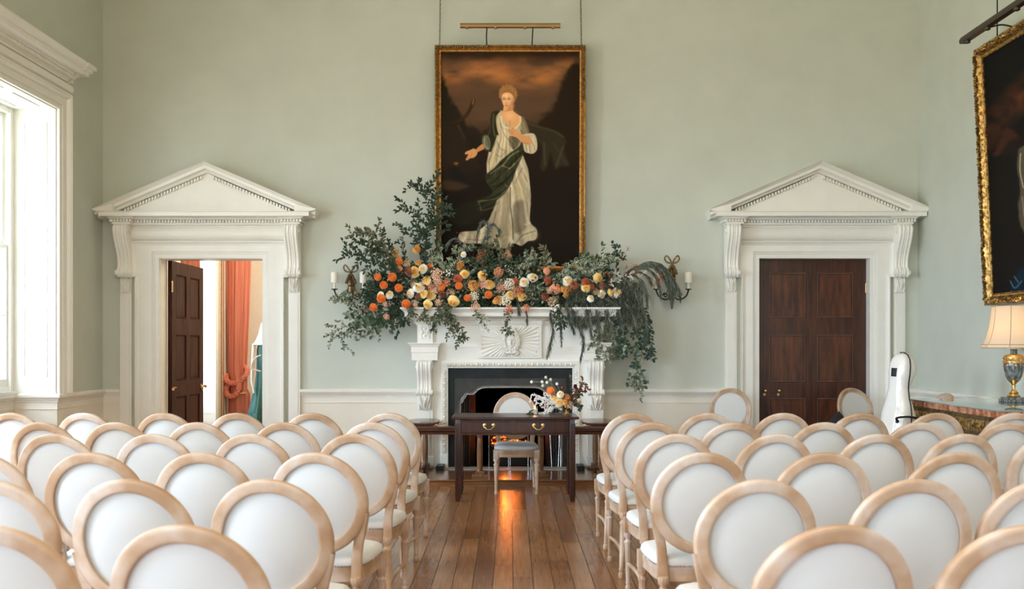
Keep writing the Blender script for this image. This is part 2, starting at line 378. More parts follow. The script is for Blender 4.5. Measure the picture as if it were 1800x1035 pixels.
# cable moulding: thin strip in the corners of the far room wall
# ------------------------------------------------------------------ windows
ARCH = [(0, 0), (0, .03), (.015, .035), (.05, .035), (.05, .045), (.065, .05), (.125, .05), (.13, .06), (.15, .085), (.165, .085), (.165, .095), (.18, .095), (.18, 0)]
def window(n, a, c, detail):
    w = empty('window_%d' % n, (XL, (a+c)/2, 0), **st)
    def B(m, name, mt, par=w, **k):
        o = m.build(name, mt, par, **k); o.matrix_parent_inverse = w.matrix_basis.inverted() if par is w else Matrix(); return o
    inv = Matrix.Translation((-XL, -(a+c)/2, 0))
    # architrave on the wall: legs and head
    m = MB(); z0 = .955
    m.sweep([(XL, a, z0), (XL, a, WZ1), (XL, c, WZ1), (XL, c, z0)], ARCH, nrm=(1, 0, 0), side=-1)
    o = m.build('architrave', 'white', w); o.matrix_parent_inverse = inv
    # pulvinated frieze and cornice with dentils
    m = MB(); zt = WZ1+.18; y0, y1 = a-.18, c+.18
    fr = [(0, zt), (.06, zt+.005), (.095, zt+.03), (.105, zt+.065), (.095, zt+.10), (.06, zt+.125), (0, zt+.13)]
    m.sweep([(XL, y1, 0), (XL, y0, 0)], fr, side=-1)
    zc = zt+.13
    co = [(0, zc), (.07, zc), (.075, zc+.02), (.10, zc+.035), (.10, zc+.075), (.13, zc+.08), (.14, zc+.10), (.215, zc+.105), (.215, zc+.15), (.225, zc+.155), (.24, zc+.175), (.27, zc+.20), (.275, zc+.22), (0, zc+.235)]
    m.sweep([(XL, y1-.07, 0), (XL, y0+.07, 0)], co, side=-1)
    # returns at both ends
    for yy, s in ((y1-.01, 1), (y0+.01, -1)):
        for i in range(len(co)-1):
            (p, q), (p2, q2) = co[i], co[i+1]
        for (d0, zb, ztp) in ((.10, zc, zc+.075), (.14, zc+.075, zc+.105), (.215, zc+.105, zc+.15), (.245, zc+.15, zc+.185), (.275, zc+.185, zc+.225)):
            m.box(XL, XL+d0, yy-.01*s, yy+s*(d0-.08), zb, ztp)
    k = y0+.02
    while k < y1:
        m.box(XL+.10, XL+.128, k, k+.014, zc+.038, zc+.073); k += .026
    o = m.build('cornice', 'white', w); o.matrix_parent_inverse = inv
    # panelled shutters lining the bay
    def panelface(m, o0, du, dn, wd, z0, z1, panels, inset=.055):
        o0 = Vector(o0); du = Vector(du); dn = Vector(dn)
        def q(s, z, d): p = o0+du*s+dn*d; return (p.x, p.y, z)
        def slab(s0, s1, za, zb, d0, d1):
            vs = [q(s0, za, d0), q(s1, za, d0), q(s1, za, d1), q(s0, za, d1), q(s0, zb, d0), q(s1, zb, d0), q(s1, zb, d1), q(s0, zb, d1)]
            m.add(vs, [(0,3,2,1),(4,5,6,7),(0,1,5,4),(1,2,6,5),(2,3,7,6),(3,0,4,7)])
        slab(0, wd, z0, z1, -.0115, .0)
        for (pa, pb, za, zb) in panels:
            for (s0, s1, aa, bb) in ((pa, pb, za, za+.012), (pa, pb, zb-.012, zb), (pa, pa+.012, za+.012, zb-.012), (pb-.012, pb, za+.012, zb-.012)):
                slab(s0, s1, aa, bb, -.001, .008)
            slab(pa+.03, pb-.03, za+.03, zb-.03, -.001, .004)
    H = WZ1-WZ0
    zs = [(WZ0+.18, WZ0+.93), (WZ0+1.08, WZ0+1.78), (WZ0+1.93, WZ1-.15)]
    for (yy, dn) in ((c, (0, -1, 0)), (a, (0, 1, 0))):
        m = MB()
        panelface(m, (XL-.455, yy+dn[1]*.012, 0), (1, 0, 0), dn, .45, WZ0+.005, WZ1, [(.11, .36, za, zb) for za, zb in zs])
        o = m.build('shutter', 'white', w, smooth=False); o.matrix_parent_inverse = inv
    m = MB(); m.box(XL-.46, XL-.002, a+.003, c-.003, WZ1-.012, WZ1-.001)
    for yy in (a+.12, (a+c)/2+.06):
        for (x0, x1, ya, yb) in ((XL-.36, XL-.10, yy, yy+.012), (XL-.36, XL-.10, yy+.55, yy+.562), (XL-.36, XL-.348, yy+.012, yy+.55), (XL-.112, XL-.10, yy+.012, yy+.55)):
            m.box(x0, x1, ya, yb, WZ1-.022, WZ1-.0125)
    o = m.build('soffit_panel', 'white', w, smooth=False); o.matrix_parent_inverse = inv
    # sill board
    m = MB(); m.box(XL-.46, XL-.40, a, c, .955, .985)
    o = m.build('sill', 'white', w, smooth=False); o.matrix_parent_inverse = inv
    # box frame and two sashes
    xf = XL-.46; m = MB()
    m.box(xf-.12, xf+.01, a+.002, a+.085, WZ0+.03, WZ1-.013); m.box(xf-.12, xf+.01, c-.085, c-.002, WZ0+.03, WZ1-.013); m.box(xf-.119, xf+.009, a+.001, c-.001, WZ1-.07, WZ1-.013); m.box(xf-.119, xf+.009, a+.001, c-.001, WZ0+.0305, WZ0+.09)
    m.box(xf-.02, xf+.02, a+.080, a+.10, WZ0+.036, WZ1-.014); m.box(xf-.02, xf+.02, c-.10, c-.080, WZ0+.036, WZ1-.014)
    o = m.build('window_frame', 'white', w, smooth=False); o.matrix_parent_inverse = inv
    ya, yb = a+.085, c-.085; zm = 2.50
    for (x0, za, zb) in ((xf-.05, WZ0+.09, zm+.03), (xf-.095, zm-.02, WZ1-.07)):
        m = MB(); t = .05
        m.box(x0, x0+.04, ya, ya+t, za, zb); m.box(x0, x0+.04, yb-t, yb, za, zb); m.box(x0+.001, x0+.039, ya+.001, yb-.001, za+.001, za+(.075 if za < 2 else .045)); m.box(x0+.001, x0+.039, ya+.001, yb-.001, zb-.045, zb-.001)
        for q in (1, 2):
            yy = ya+(yb-ya)*q/3; m.box(x0+.008, x0+.032, yy-.011, yy+.011, za, zb)
        zz = (za+zb)/2; m.box(x0+.008, x0+.032, ya, yb, zz-.011, zz+.011)
        if za < 2: m.box(x0+.035, x0+.06, yb-.2, yb-.17, zb-.02, zb+.03)
        o = m.build('sash', 'white', w, smooth=False); o.matrix_parent_inverse = inv
        m = MB(); m.box(x0+.018, x0+.022, ya+.03, yb-.03, za+.03, zb-.03)
        g = m.build('glass', 'dimglass' if n == 1 else 'glass', w, smooth=False); g.matrix_parent_inverse = inv
def glassmat(name='window_glass', tr=1.):
    m, nt, b = _nt(name); nt.nodes.remove(b)
    t = nt.nodes.new('ShaderNodeBsdfTransparent'); t.inputs[0].default_value = (tr, tr, tr, 1); g = nt.nodes.new('ShaderNodeBsdfGlossy'); g.inputs['Roughness'].default_value = .02
    mx = nt.nodes.new('ShaderNodeMixShader'); mx.inputs[0].default_value = .05; L(nt, t.outputs[0], mx.inputs[1]); L(nt, g.outputs[0], mx.inputs[2])
    L(nt, mx.outputs[0], nt.nodes['Material Output'].inputs[0]); return m
M['glass'] = glassmat(); M['dimglass'] = glassmat('window_glass_dimmed', .60)  # second glass has an added tint, there only to dim overbright window reveals
for i, (a, c) in enumerate(WINS): window(i+1, a, c, i == 0)
for i, (a, c) in enumerate(FWIN):
    w = empty('window_%d' % (6+i), ((a+c)/2, YF, 1.0), **st); wd = (c-a)/2
    m = MB()
    for s in (-1, 1): m.box(s*wd, s*(wd-.07), -.2, -.1, 0, 3)
    m.box(-wd+.07, wd-.07, -.2, -.1, 0, .08); m.box(-wd+.07, wd-.07, -.2, -.1, 2.93, 3); m.box(-wd+.07, wd-.07, -.18, -.12, 1.48, 1.54)
    for x in (-.25, .25): m.box(x-.012, x+.012, -.17, -.13, .08, 1.48); m.box(x-.012, x+.012, -.17, -.13, 1.54, 2.93)
    m.build('window_frame', 'white', w, smooth=False)
    m = MB(); m.box(-wd+.05, wd-.05, -.152, -.148, .05, 2.95); m.build('glass', 'glass', w, smooth=False)
    m = MB(); m.sweep([(-wd, 0, 0), (-wd, 0, 3), (wd, 0, 3), (wd, 0, 0)], ARCH, nrm=(0, 1, 0), side=1); m.build('architrave', 'white', w)

# ------------------------------------------------------------------ door surrounds
def console(m, cx, yw, z1, z0, wd, pr0, pr1):
    """scrolled bracket: big volute at the top, small one at the foot, fluted front with a bead row"""
    H = z1-z0; pts = []
    for k in range(41):
        t = k/40; z = z1-H*t
        if t < .82:
            q = t/.82; p = pr0*(1-.06*(1-q)**2)-(pr0-pr1)*(3*q*q-2*q**3) + .012*math.sin(q*PI*2)
            if t < .07: p -= (1-t/.07)**2*.045
        else:
            q = (t-.82)/.18; p = pr1+.035*max(0, math.sin(q*PI))**.6
        pts.append((p, z))
    nw = 26; P = []
    for (p, z) in pts:
        row = []
        for j in range(nw+1):
            s = j/nw; e = 0
            for c0 in (.12, .34, .66, .88): e += .009*math.exp(-((s-c0)/.045)**2)
            e += .006*math.exp(-((s-.5)/.035)**2)*(1 if int((z1-z)/.011) % 2 else .2)
            ed = .012 if (j == 0 or j == nw) else 0
            row.append((cx-wd/2+wd*s, yw-(p+e-ed), z))
        P.append(row)
    m.grid(P)
    for s in (0, nw):
        side = [P[i][s] for i in range(len(P))]
        for i in range(len(side)-1):
            a, c = side[i], side[i+1]; m.add([a, c, (c[0], yw, c[2]), (a[0], yw, a[2])], [(0, 1, 2, 3)])
    # volutes on the cheeks
    for sg in (-1, 1):
        for (py, pz, r) in ((yw-pr0+.075, z1-.075, .058), (yw-pr1+.005, z0+H*.09, .032)):
            ring = []
            for k in range(30):
                t = k/29*PI*3.2; rr = r*(1-.75*k/29); ring.append((cx+sg*(wd/2+.001), py+rr*math.cos(t), pz+rr*math.sin(t)))
            m.tube(ring, [.008*(1-.5*k/29) for k in range(30)], 6)
            m.ball((cx+sg*(wd/2+.004), py, pz), r*.3, 8, 6)
    # bottom roll across the front
    T = Matrix.Rotation(PI/2, 4, 'Y')
    prof = [(.026, -wd/2-.012), (.034, -wd/2-.006), (.034, -wd/2+.012)]
    for q in range(5):
        x = -wd/2+.02+q*(wd-.04)/4; prof += [(.029, x-.004), (.036, x), (.029, x+.004)]
    prof += [(.034, wd/2-.012), (.034, wd/2+.006), (.026, wd/2+.012)]
    m.lathe(prof, 16, (cx, yw-pr1-.008, z0+H*.085), T=T)
def acanthus(m, cx, yw, z1, z0, wd, pr=.05):
    def fn(a, c):
        t = 1-c; s = (a-.5)*2
        env = math.sqrt(max(0, 1-abs(s)**2.4)); lob = .5+.5*math.cos(s*PI*3.0)
        veins = .5+.5*math.cos((abs(s)*2.2+t*1.3)*PI*2.2)
        tip = .55+.6*max(0, math.sin(min(1, t*1.05)*PI))**.7
        return env*tip*pr*(.45+.3*lob+.35*veins)
    m.height((cx-wd/2, yw, z0), (wd, 0, 0), (0, 0, z1-z0), (0, -1, 0), 22, 26, fn)
def surround(n, cx, hw):
    d = empty('door_%d' % n, (cx, YB, 0), **st); inv = Matrix.Translation((-cx, -YB, 0))
    def put(m, name, mt='white', par=d, **k):
        o = m.build(name, mt, par, **k); o.matrix_parent_inverse = inv; return o
    # architrave with ears (crossettes): three fasciae swept round the opening
    m = MB(); yw = YB; o1 = .875; oe = .925; ze = 2.275; zt = 2.70
    F1 = [(0, -.12), (0, .022), (.01, .027), (.045, .027), (.05, .034), (.075, .04), (.08, .046), (.15, .046), (.152, .046), (.152, 0)]
    m.sweep([(cx-hw, yw, 0), (cx-hw, yw, DZ), (cx+hw, yw, DZ), (cx+hw, yw, 0)], F1, nrm=(0, -1, 0), side=-1)
    top = [(cx-o1, 0), (cx-o1, ze), (cx-oe, ze), (cx-oe, zt), (cx+oe, zt), (cx+oe, ze), (cx+o1, ze), (cx+o1, 0)]
    F2 = [(-.047, .03), (-.047, .047), (-.044, .052), (-.035, .056), (-.022, .066), (-.012, .078), (0, .08), (0, 0)]
    m.sweep([(x, yw, z) for x, z in top], F2, nrm=(0, -1, 0), side=-1)
    g = hw+.14
    m.box(cx-oe+.04, cx-g, yw-.0442, yw, ze+.03, zt-.03); m.box(cx+g, cx+oe-.04, yw-.0442, yw, ze+.03, zt-.03)
    m.box(cx-o1+.03, cx-g, yw-.045, yw, 0, zt-.04); m.box(cx+g, cx+o1-.03, yw-.045, yw, 0, zt-.04)
    m.box(cx-oe+.04, cx+oe-.04, yw-.0456, yw, DZ+.14, zt-.03)
    put(m, 'architrave')
    # pilaster strips
    for s in (-1, 1):
        m = MB(); xc = cx+s*.995
        m.box(xc-.068, xc+.068, yw-.05, yw, 0, 2.12); m.box(xc-.045, xc+.045, yw-.058, yw, .35, 2.06); m.box(xc-.085, xc+.085, yw-.07, yw, 0, .22)
        m.box(xc-.068, xc+.068, yw-.045, yw, 2.12, 2.88)
        put(m, 'pilaster_strip', smooth=False)
        m = MB(); acanthus(m, xc, yw-.05, 2.28, 2.10, .125, .06); m.box(xc-.064, xc+.064, yw-.052, yw-.04, 2.09, 2.10); put(m, 'acanthus_leaf')
        m = MB(); console(m, xc, yw-.04, 2.885, 2.27, .165, .225, .075); put(m, 'scroll_bracket')
    # pulvinated frieze
    m = MB(); pf = [(0, zt), (.05, zt+.002), (.085, zt+.03), (.10, zt+.085), (.085, zt+.14), (.05, zt+.17), (.05, 2.90), (0, 2.90)]
    m.sweep([(cx-.91, yw, 0), (cx+.91, yw, 0)], pf, side=1)
    put(m, 'frieze')
    # bed mould with dentils, breaking forward over the brackets
    path = [(cx-1.09, yw), (cx-1.09, yw-.21), (cx-.885, yw-.21), (cx-.885, yw-.12), (cx+.885, yw-.12), (cx+.885, yw-.21), (cx+1.09, yw-.21), (cx+1.09, yw)]
    p3 = [(x, y, 0) for x, y in path]
    bed = [(-.1, 2.885), (.0, 2.885), (.006, 2.893), (.006, 2.903), (-.006, 2.905), (-.006, 2.94), (.03, 2.942), (.034, 2.952), (.05, 2.962), (.05, 2.968), (-.1, 2.968)]
    m = MB(); m.sweep(p3, bed, side=1)
    for i in range(len(path)-1):
        (x0, y0), (x1, y1) = path[i], path[i+1]; Ln = math.hypot(x1-x0, y1-y0); tx, ty = (x1-x0)/Ln, (y1-y0)/Ln; ox, oy = ty, -tx
        k = -.006
        while k < Ln+.006 and Ln > .1:
            xa, ya = x0+tx*k, y0+ty*k
            pts = [(xa, ya), (xa+tx*.02, ya+ty*.02), (xa+tx*.02+ox*.027, ya+ty*.02+oy*.027), (xa+ox*.027, ya+oy*.027)]
            m.prism(pts, 'z', 2.908, 2.938); k += .0355
    put(m, 'dentil_course')
    # corona
    m = MB(); hx, py = 1.215, .30
    cor = [(-.2, 2.966), (0, 2.966), (.0, 3.012), (.008, 3.016), (.008, 3.022), (-.2, 3.022)]
    m.sweep([(cx-hx, yw, 0), (cx-hx, yw-py, 0), (cx+hx, yw-py, 0), (cx+hx, yw, 0)], cor, side=1)
    m.box(cx-hx+.003, cx+hx-.003, yw-py+.003, yw-.001, 2.969, 3.010)
    put(m, 'corona')
    # raking cornice and tympanum
    m = MB(); az = 3.60; tip = 1.30; ez = 3.045
    sl = math.atan2(az-ez, tip)
    rk = [(-.105, 0), (-.105, .10), (-.10, .17), (-.075, .19), (-.07, .235), (-.065, .245), (-.035, .25), (-.03, .262), (-.018, .275), (-.004, .30), (.0, .31), (.0, 0)]
    m.sweep([(cx-tip, yw, ez), (cx, yw, az), (cx+tip, yw, ez)], rk, nrm=(0, -1, 0), side=-1, caps=True)
    # eave returns
    for s in (-1, 1):
        x = cx+s*tip
        m.prism([(x-s*.001, ez), (x-s*.012, ez-.010), (x-s*.035, ez-.014), (x-s*.05, ez-.022), (x-s*.25, ez-.022), (x-s*.25, ez+.06)], 'y', yw-.306, yw-.001)
    # dentils under the rake
    for s in (-1, 1):
        k = .16; Ln = tip/math.cos(sl)
        while k < Ln-.10:
            xb = tip-k*math.cos(sl); zb = ez+k*math.sin(sl)
            d0, d1 = .112, .148
            def q(kk, dd): return (cx+s*(tip-kk*math.cos(sl)-dd*math.sin(sl)), ez+kk*math.sin(sl)-dd*math.cos(sl))
            zmin = q(k, d1)[1]
            if zmin > 3.025:
                m.prism([q(k, d0), (q(k, d0)[0]-s*.02, q(k, d0)[1]+.02*math.tan(sl)), (q(k, d0)[0]-s*.02, q(k, d0)[1]+.02*math.tan(sl)-.034), (q(k, d0)[0], q(k, d0)[1]-.034)], 'y', yw-.165, yw-.1)
            k += .0385
    def tri(off): return [(cx-tip+off*2.4, 3.0), (cx+tip-off*2.4, 3.0), (cx, az-off)]
    m.prism(tri(.112), 'y', yw-.13, yw); m.prism([(cx-tip+.4, 3.0), (cx+tip-.4, 3.0), (cx, az-.16)], 'y', yw-.145, yw-.12)
    put(m, 'pediment')
    return d, inv
d1, inv1 = surround(1, *DL); d2, inv2 = surround(2, *DR)

def sixpanel(name, w, zt, mt, pm, flipx=False, knob_at=None):
    """door leaf in local coords: x 0..w, y 0 (face towards -y) .. .05"""
    m = MB(); t = .05; st_ = .145; mu = .13; pw = (w-2*st_-mu)/2
    rows = [(.24, .86), (1.10, 1.63), (1.82, 2.36)] if zt > 2.3 else []
    rows = [(.24, .84), (1.03, 1.60), (1.80, 2.34)]
    m.box(0, st_, 0, t, 0, zt); m.box(w-st_, w, 0, t, 0, zt); m.box(st_+pw, st_+pw+mu, 0, t, 0, zt)
    zz = 0
    for (a, c) in rows+[(zt, zt)]:
        m.box(st_, w-st_, 0.0005, t-.0005, zz, a); zz = c
    leaf = m.build(name, mt, smooth=False)
    for (a, c) in rows:
        for x0 in (st_, st_+pw+mu):
            p = MB(); p.box(x0, x0+pw, .018, t-.018, a, c); p.prism([(x0+.03, a+.03), (x0+pw-.03, a+.03), (x0+pw-.03, c-.03), (x0+.03, c-.03)], 'y', .013, .02)
            # gadrooned bead around the field
            n1 = int(pw/.016); n2 = int((c-a)/.016)
            for k in range(n1):
                for z in (a+.009, c-.009):
                    xk = x0+.008+k*(pw-.016)/max(1, n1-1); p.ball((xk, .009, z), .0105, 5, 4)
                    p.ball((xk, t-.010, z), .0085, 5, 4)
            for k in range(n2):
                for x in (x0+.009, x0+pw-.009):
                    zk = a+.008+k*(c-a-.016)/max(1, n2-1); p.ball((x, .009, zk), .0105, 5, 4); p.ball((x, t-.010, zk), .0085, 5, 4)
            o = p.build('door_panel', pm, leaf)
    return leaf
# closed door on the right
leaf = sixpanel('door_leaf', DR[1]*2-.004, DZ-.004, 'mahogdoor', 'mahogpanel'); leaf.parent = d2; leaf.location = (-DR[1]+.002, .10, 0)
m = MB()
for x in (.09, .255):
    m.lathe([(.011, 0), (.011, .01), (.006, .015), (.006, .035), (.017, .045), (.02, .055), (.014, .066), (.002, .069)], 12, (x, 0, .93), T=Matrix.Rotation(PI/2, 4, 'X'))
    m.lathe([(.016, 0), (.016, .004), (.0, .004)], 12, (x, 0, .885), T=Matrix.Rotation(PI/2, 4, 'X'))
h = m.build('door_handle', 'brass', leaf)
m = MB(); m.tube([(1.300, .0, 2.10), (1.300, .0, 2.21)], .006, 8)
m.build('hinge', 'brass', leaf)
# unseen dark panel added behind the closed door to keep the light out
m = MB(); m.box(DR[0]-DR[1]-.1, DR[0]+DR[1]+.1, YB+.25, YB+.30, 0, DZ+.1); tag(m.build('door_light_block', 'soot', smooth=False), **st)
# open door on the left, hinged on its left jamb and swung into the next room
leaf = sixpanel('door_leaf', 1.19, DZ-.01, 'opendoor', 'opendoor'); leaf.parent = d1
leaf.location = (-DL[1]+.06, .25, .005); leaf.rotation_euler = (0, 0, PI/2-.01)
m = MB(); m.box(.004, .02, .0, .012, 2.10, 2.25)
for z in (2.11, 2.145, 2.18, 2.215): m.lathe([(.010, 0), (.010, .03)], 10, (.0, -.004, z))
m.build('hinge', 'brass', leaf)
m = MB(); m.lathe([(.028, 0), (.028, .006), (.01, .01), (.008, .04), (.02, .05), (.024, .062), (.015, .075), (.002, .078)], 14, (1.10, 0, .93), T=Matrix.Rotation(PI/2, 4, 'X'))
m.tube([(1.10+.022*math.cos(k/16*2*PI), -.02, .90+.032*math.sin(k/16*2*PI)) for k in range(17)], .005, 6)
m.build('door_handle', 'brass', leaf)
m = MB(); m.box(.0, .03, -.02, .0, .92, .95); m.tube([(.012, -.01, .955), (.012, -.05, .955)], .007, 8); m.build('latch', 'brass', leaf)
# white lining of the doorway
m = MB()
m.box(DL[0]-DL[1]-.02, DL[0]-DL[1]+.004, YB+.02, YB+.25, 0, DZ); m.box(DL[0]+DL[1]-.004, DL[0]+DL[1]+.02, YB+.02, YB+.25, 0, DZ); m.box(DL[0]-DL[1], DL[0]+DL[1], YB+.02, YB+.25, DZ-.006, DZ+.02)
m.box(DL[0]-DL[1]-.15, DL[0]+DL[1]+.15, YB+.25, YB+.27, DZ+.0, DZ+.2)
o = m.build('door_lining', 'white', d1, smooth=False); o.matrix_parent_inverse = inv1

# ------------------------------------------------------------------ the room beyond the open door
XL2 = -4.83; NY0, NY1 = YB+.25, 17.55
b = MB(); wy0, wy1 = 15.2, 16.44
b.box(XL2-.6, XL2, NY0, wy0, 0, ZC); b.box(XL2-.6, XL2, wy0, wy1, 3.9, ZC); b.box(XL2-.6, XL2-.42, wy0, wy1, 0, .5); b.box(XL2-.6, XL2, wy1, NY1, 0, ZC)
tag(b.build('wall_adjoining', 'cream', smooth=False), **st)
b = MB(); b.box(XL2-.6, -1.0, NY1, NY1+.2, 0, ZC); b.box(-1.2, -1.0, NY0, NY1, 0, ZC)
tag(b.build('wall_adjoining_end', 'cream', smooth=False), **st)
w5 = empty('window_5', (XL2, wy1, 0), **st); inv5 = Matrix.Translation((-XL2, -wy1, 0))
def put5(m, name, mt, **k):
    o = m.build(name, mt, w5, **k); o.matrix_parent_inverse = inv5; return o
m = MB(); m.box(XL2-.42, XL2, wy1-.012, wy1, 0, 3.9)
def frame_rect(m, x0, x1, z0, z1, y, t=.012, pr=.01):
    for (a, c, e, g) in ((x0, x1, z0, z0+t), (x0, x1, z1-t, z1), (x0, x0+t, z0+t, z1-t), (x1-t, x1, z0+t, z1-t)): m.box(a, c, y-pr, y, e, g)
frame_rect(m, XL2-.34, XL2-.06, .35, .72, wy1-.012, .016); frame_rect(m, XL2-.40, XL2-.015, .92, 3.8, wy1-.012, .012)
put5(m, 'shutter', 'white', smooth=False)
m = MB(); m.box(XL2-.42, XL2, wy0, wy0+.012, 0, 3.9); m.box(XL2-.42, XL2, wy0, wy1, 3.88, 3.9); put5(m, 'lining', 'white', smooth=False)
m = MB(); m.box(XL2-.50, XL2-.42, wy0, wy0+.08, .5, 3.9); m.box(XL2-.50, XL2-.42, wy1-.08, wy1, .5, 3.9); m.box(XL2-.50, XL2-.42, wy0, wy1, .5, .6); m.box(XL2-.50, XL2-.42, wy0, wy1, 3.8, 3.9)
m.box(XL2-.48, XL2-.44, wy0, wy1, 2.15, 2.2); m.box(XL2-.48, XL2-.44, (wy0+wy1)/2-.012, (wy0+wy1)/2+.012, .5, 3.9)
put5(m, 'window_frame', 'white', smooth=False)
m = MB(); m.box(XL2-.464, XL2-.460, wy0+.05, wy1-.05, .55, 3.85); put5(m, 'glass', 'dimglass', smooth=False)
m = MB(); g0 = wy1
m.sweep([(XL2, wy1, 0), (XL2, wy1, 3.95)], [(0, 0), (0, .02), (.03, .035), (.10, .035), (.12, .05), (.16, .05), (.18, .03), (.24, .03), (.26, .055), (.30, .055), (.30, 0)], nrm=(1, 0, 0), side=-1)
put5(m, 'architrave', 'white')
m = MB(); m.box(XL2+.035, XL2+.042, wy1+.045, wy1+.085, 0, 3.9); m.box(XL2+.03, XL2+.037, wy1+.185, wy1+.225, 0, 3.9); put5(m, 'gilt_strip', 'gold', smooth=False)
# curtain with folds
def drape(m, cx, cy, z0, z1, wfun, n=60, nz=40, folds=9, depth=.05, seed=0):
    rr = random.Random(seed); ph = [rr.uniform(-.5, .5) for _ in range(4)]; P = []
    for i in range(nz+1):
        t = i/nz; z = z1+(z0-z1)*t; wd, xo = wfun(z); row = []
        for j in range(n):
            a = 2*PI*j/n; fo = 1+.22*math.sin(a*folds+ph[0]+.6*t)+.10*math.sin(a*(folds*2-3)+ph[1]+t)
            row.append((cx+xo+math.cos(a)*wd*.5*fo, cy+math.sin(a)*depth*(1.2+.5*fo), z))
        P.append(row)
    m.grid(P, closev=True)
def cw(z):
    t = (z-.9)/2.2
    if z > .95: return (.36-.10*(1-min(1, t))**1.3, -.02*(1-min(1, t)))
    if z > .7: return (.25, 0)
    return (.30, .02)
cur = empty('curtain', (sx(417, 16.9), 16.95, 0), 0, 'salmon silk curtain tied back beyond the open doorway', 'curtain')
m = MB(); drape(m, 0, 0, .02, 3.6, lambda z: (cw(z)[0], cw(z)[1]), n=110, folds=11, depth=.07, seed=3); m.build('curtain_drop', 'curtain', cur)
m = MB()
def braid(path, r, rb):
    pts = spline(path, 14); n = len(pts)
    for s in range(3):
        q = []
        for i, p in enumerate(pts):
            t = i/n*PI*len(path)*2.2+s*2*PI/3
            tg = (pts[min(i+1, n-1)]-pts[max(i-1, 0)]).normalized(); u = tg.orthogonal().normalized() if abs(tg.y) > .9 else Vector((0, 1, 0)); w = tg.cross(u)
            q.append(p+u*math.cos(t)*rb+w*math.sin(2*t)*rb*.8)
        m.tube(q, r, 7)
braid([(-.17, -.05, .98), (-.16, -.13, .88), (-.05, -.17, .83), (.06, -.16, .86), (.16, -.12, .96), (.17, -.05, 1.06), (.10, -.02, 1.12)], .026, .028)
braid([(.06, -.15, .86), (.05, -.16, .72), (-.02, -.16, .62), (-.12, -.15, .62), (-.16, -.12, .70), (-.14, -.12, .80)], .026, .028)
m.build('tieback', 'braid', cur)
m = MB(); m.tube([(.04, -.16, .66), (.16, -.15, .665)], .012, 8); m.ball((.17, -.15, .665), .02); m.ball((.13, -.15, .68), .018); m.build('tieback_hook', 'brass', cur)
c2 = empty('curtain', (sx(343, 17.3), 14.35, 0), 0, 'sliver of red curtain above the open brown door leaf', 'curtain')
m = MB(); drape(m, -.0, 0, .02, 3.6, lambda z: (.22, 0), n=60, folds=8, depth=.05, seed=5); m.build('curtain_drop', 'curtain', c2)
c2.location = (-4.60, 14.30, 0)
# dress form in green with a white shawl, half hidden by the jamb
fy = 16.2; fx = sx(466, fy)
dr = empty('dress_form', (fx, fy, 0), 0, 'green draped dress with white shawl, half hidden by the open doorway', 'dress')
m = MB(); zt_ = sz(565, fy)
def rowring(cx, cy, z, rx, ry, n=28, fo=0, k=9, ph=0): return [(cx+rx*(1+fo*math.sin(k*2*PI*j/n+ph))*math.cos(2*PI*j/n), cy+ry*(1+fo*math.sin(k*2*PI*j/n+ph))*math.sin(2*PI*j/n), z) for j in range(n)]
gz = lambda v: sz(v, fy); gw = lambda u: sx(u, fy)-fx
P = [rowring(0, 0, gz(v), -gw(uL), .14*abs(gw(uL))/.15+.03, fo=fo, k=11, ph=v*.03) for v, uL, fo in ((600, 455, .02), (615, 452, .02), (632, 452, .04), (655, 451, .05), (680, 449, .08), (700, 445, .10), (725, 439, .12), (760, 434, .14), (830, 430, .15))]
m.grid(P, closev=True); m.build('dress', 'green', dr)
m = MB(); P = [rowring(0, 0, gz(v), max(.01, -gw(uL)), max(.01, -gw(uL))*.9, fo=.08, k=7) for v, uL in ((562, 464), (568, 459), (578, 456), (590, 453), (600, 448), (606, 444), (607, 452))]
m.grid(P, closev=True); m.build('shawl', 'lace', dr)
m = MB(); m.tube([(gw(449), -.1, gz(604)), (gw(448), -.14, gz(640)), (gw(447), -.16, gz(668)), (gw(452), -.2, gz(690))], [.028, .026, .02, .014], 10); m.build('sleeve', 'lace', dr)
m = MB(); m.tube(spline([(gw(447), -.2, gz(648)), (gw(450), -.22, gz(636)), (gw(456), -.22, gz(628)), (gw(464), -.2, gz(624))], 5), .012, 8); m.tube([(gw(447), -.2, gz(648)), (gw(464), -.2, gz(652))], .012, 8)
m.build('trim', 'lace', dr)
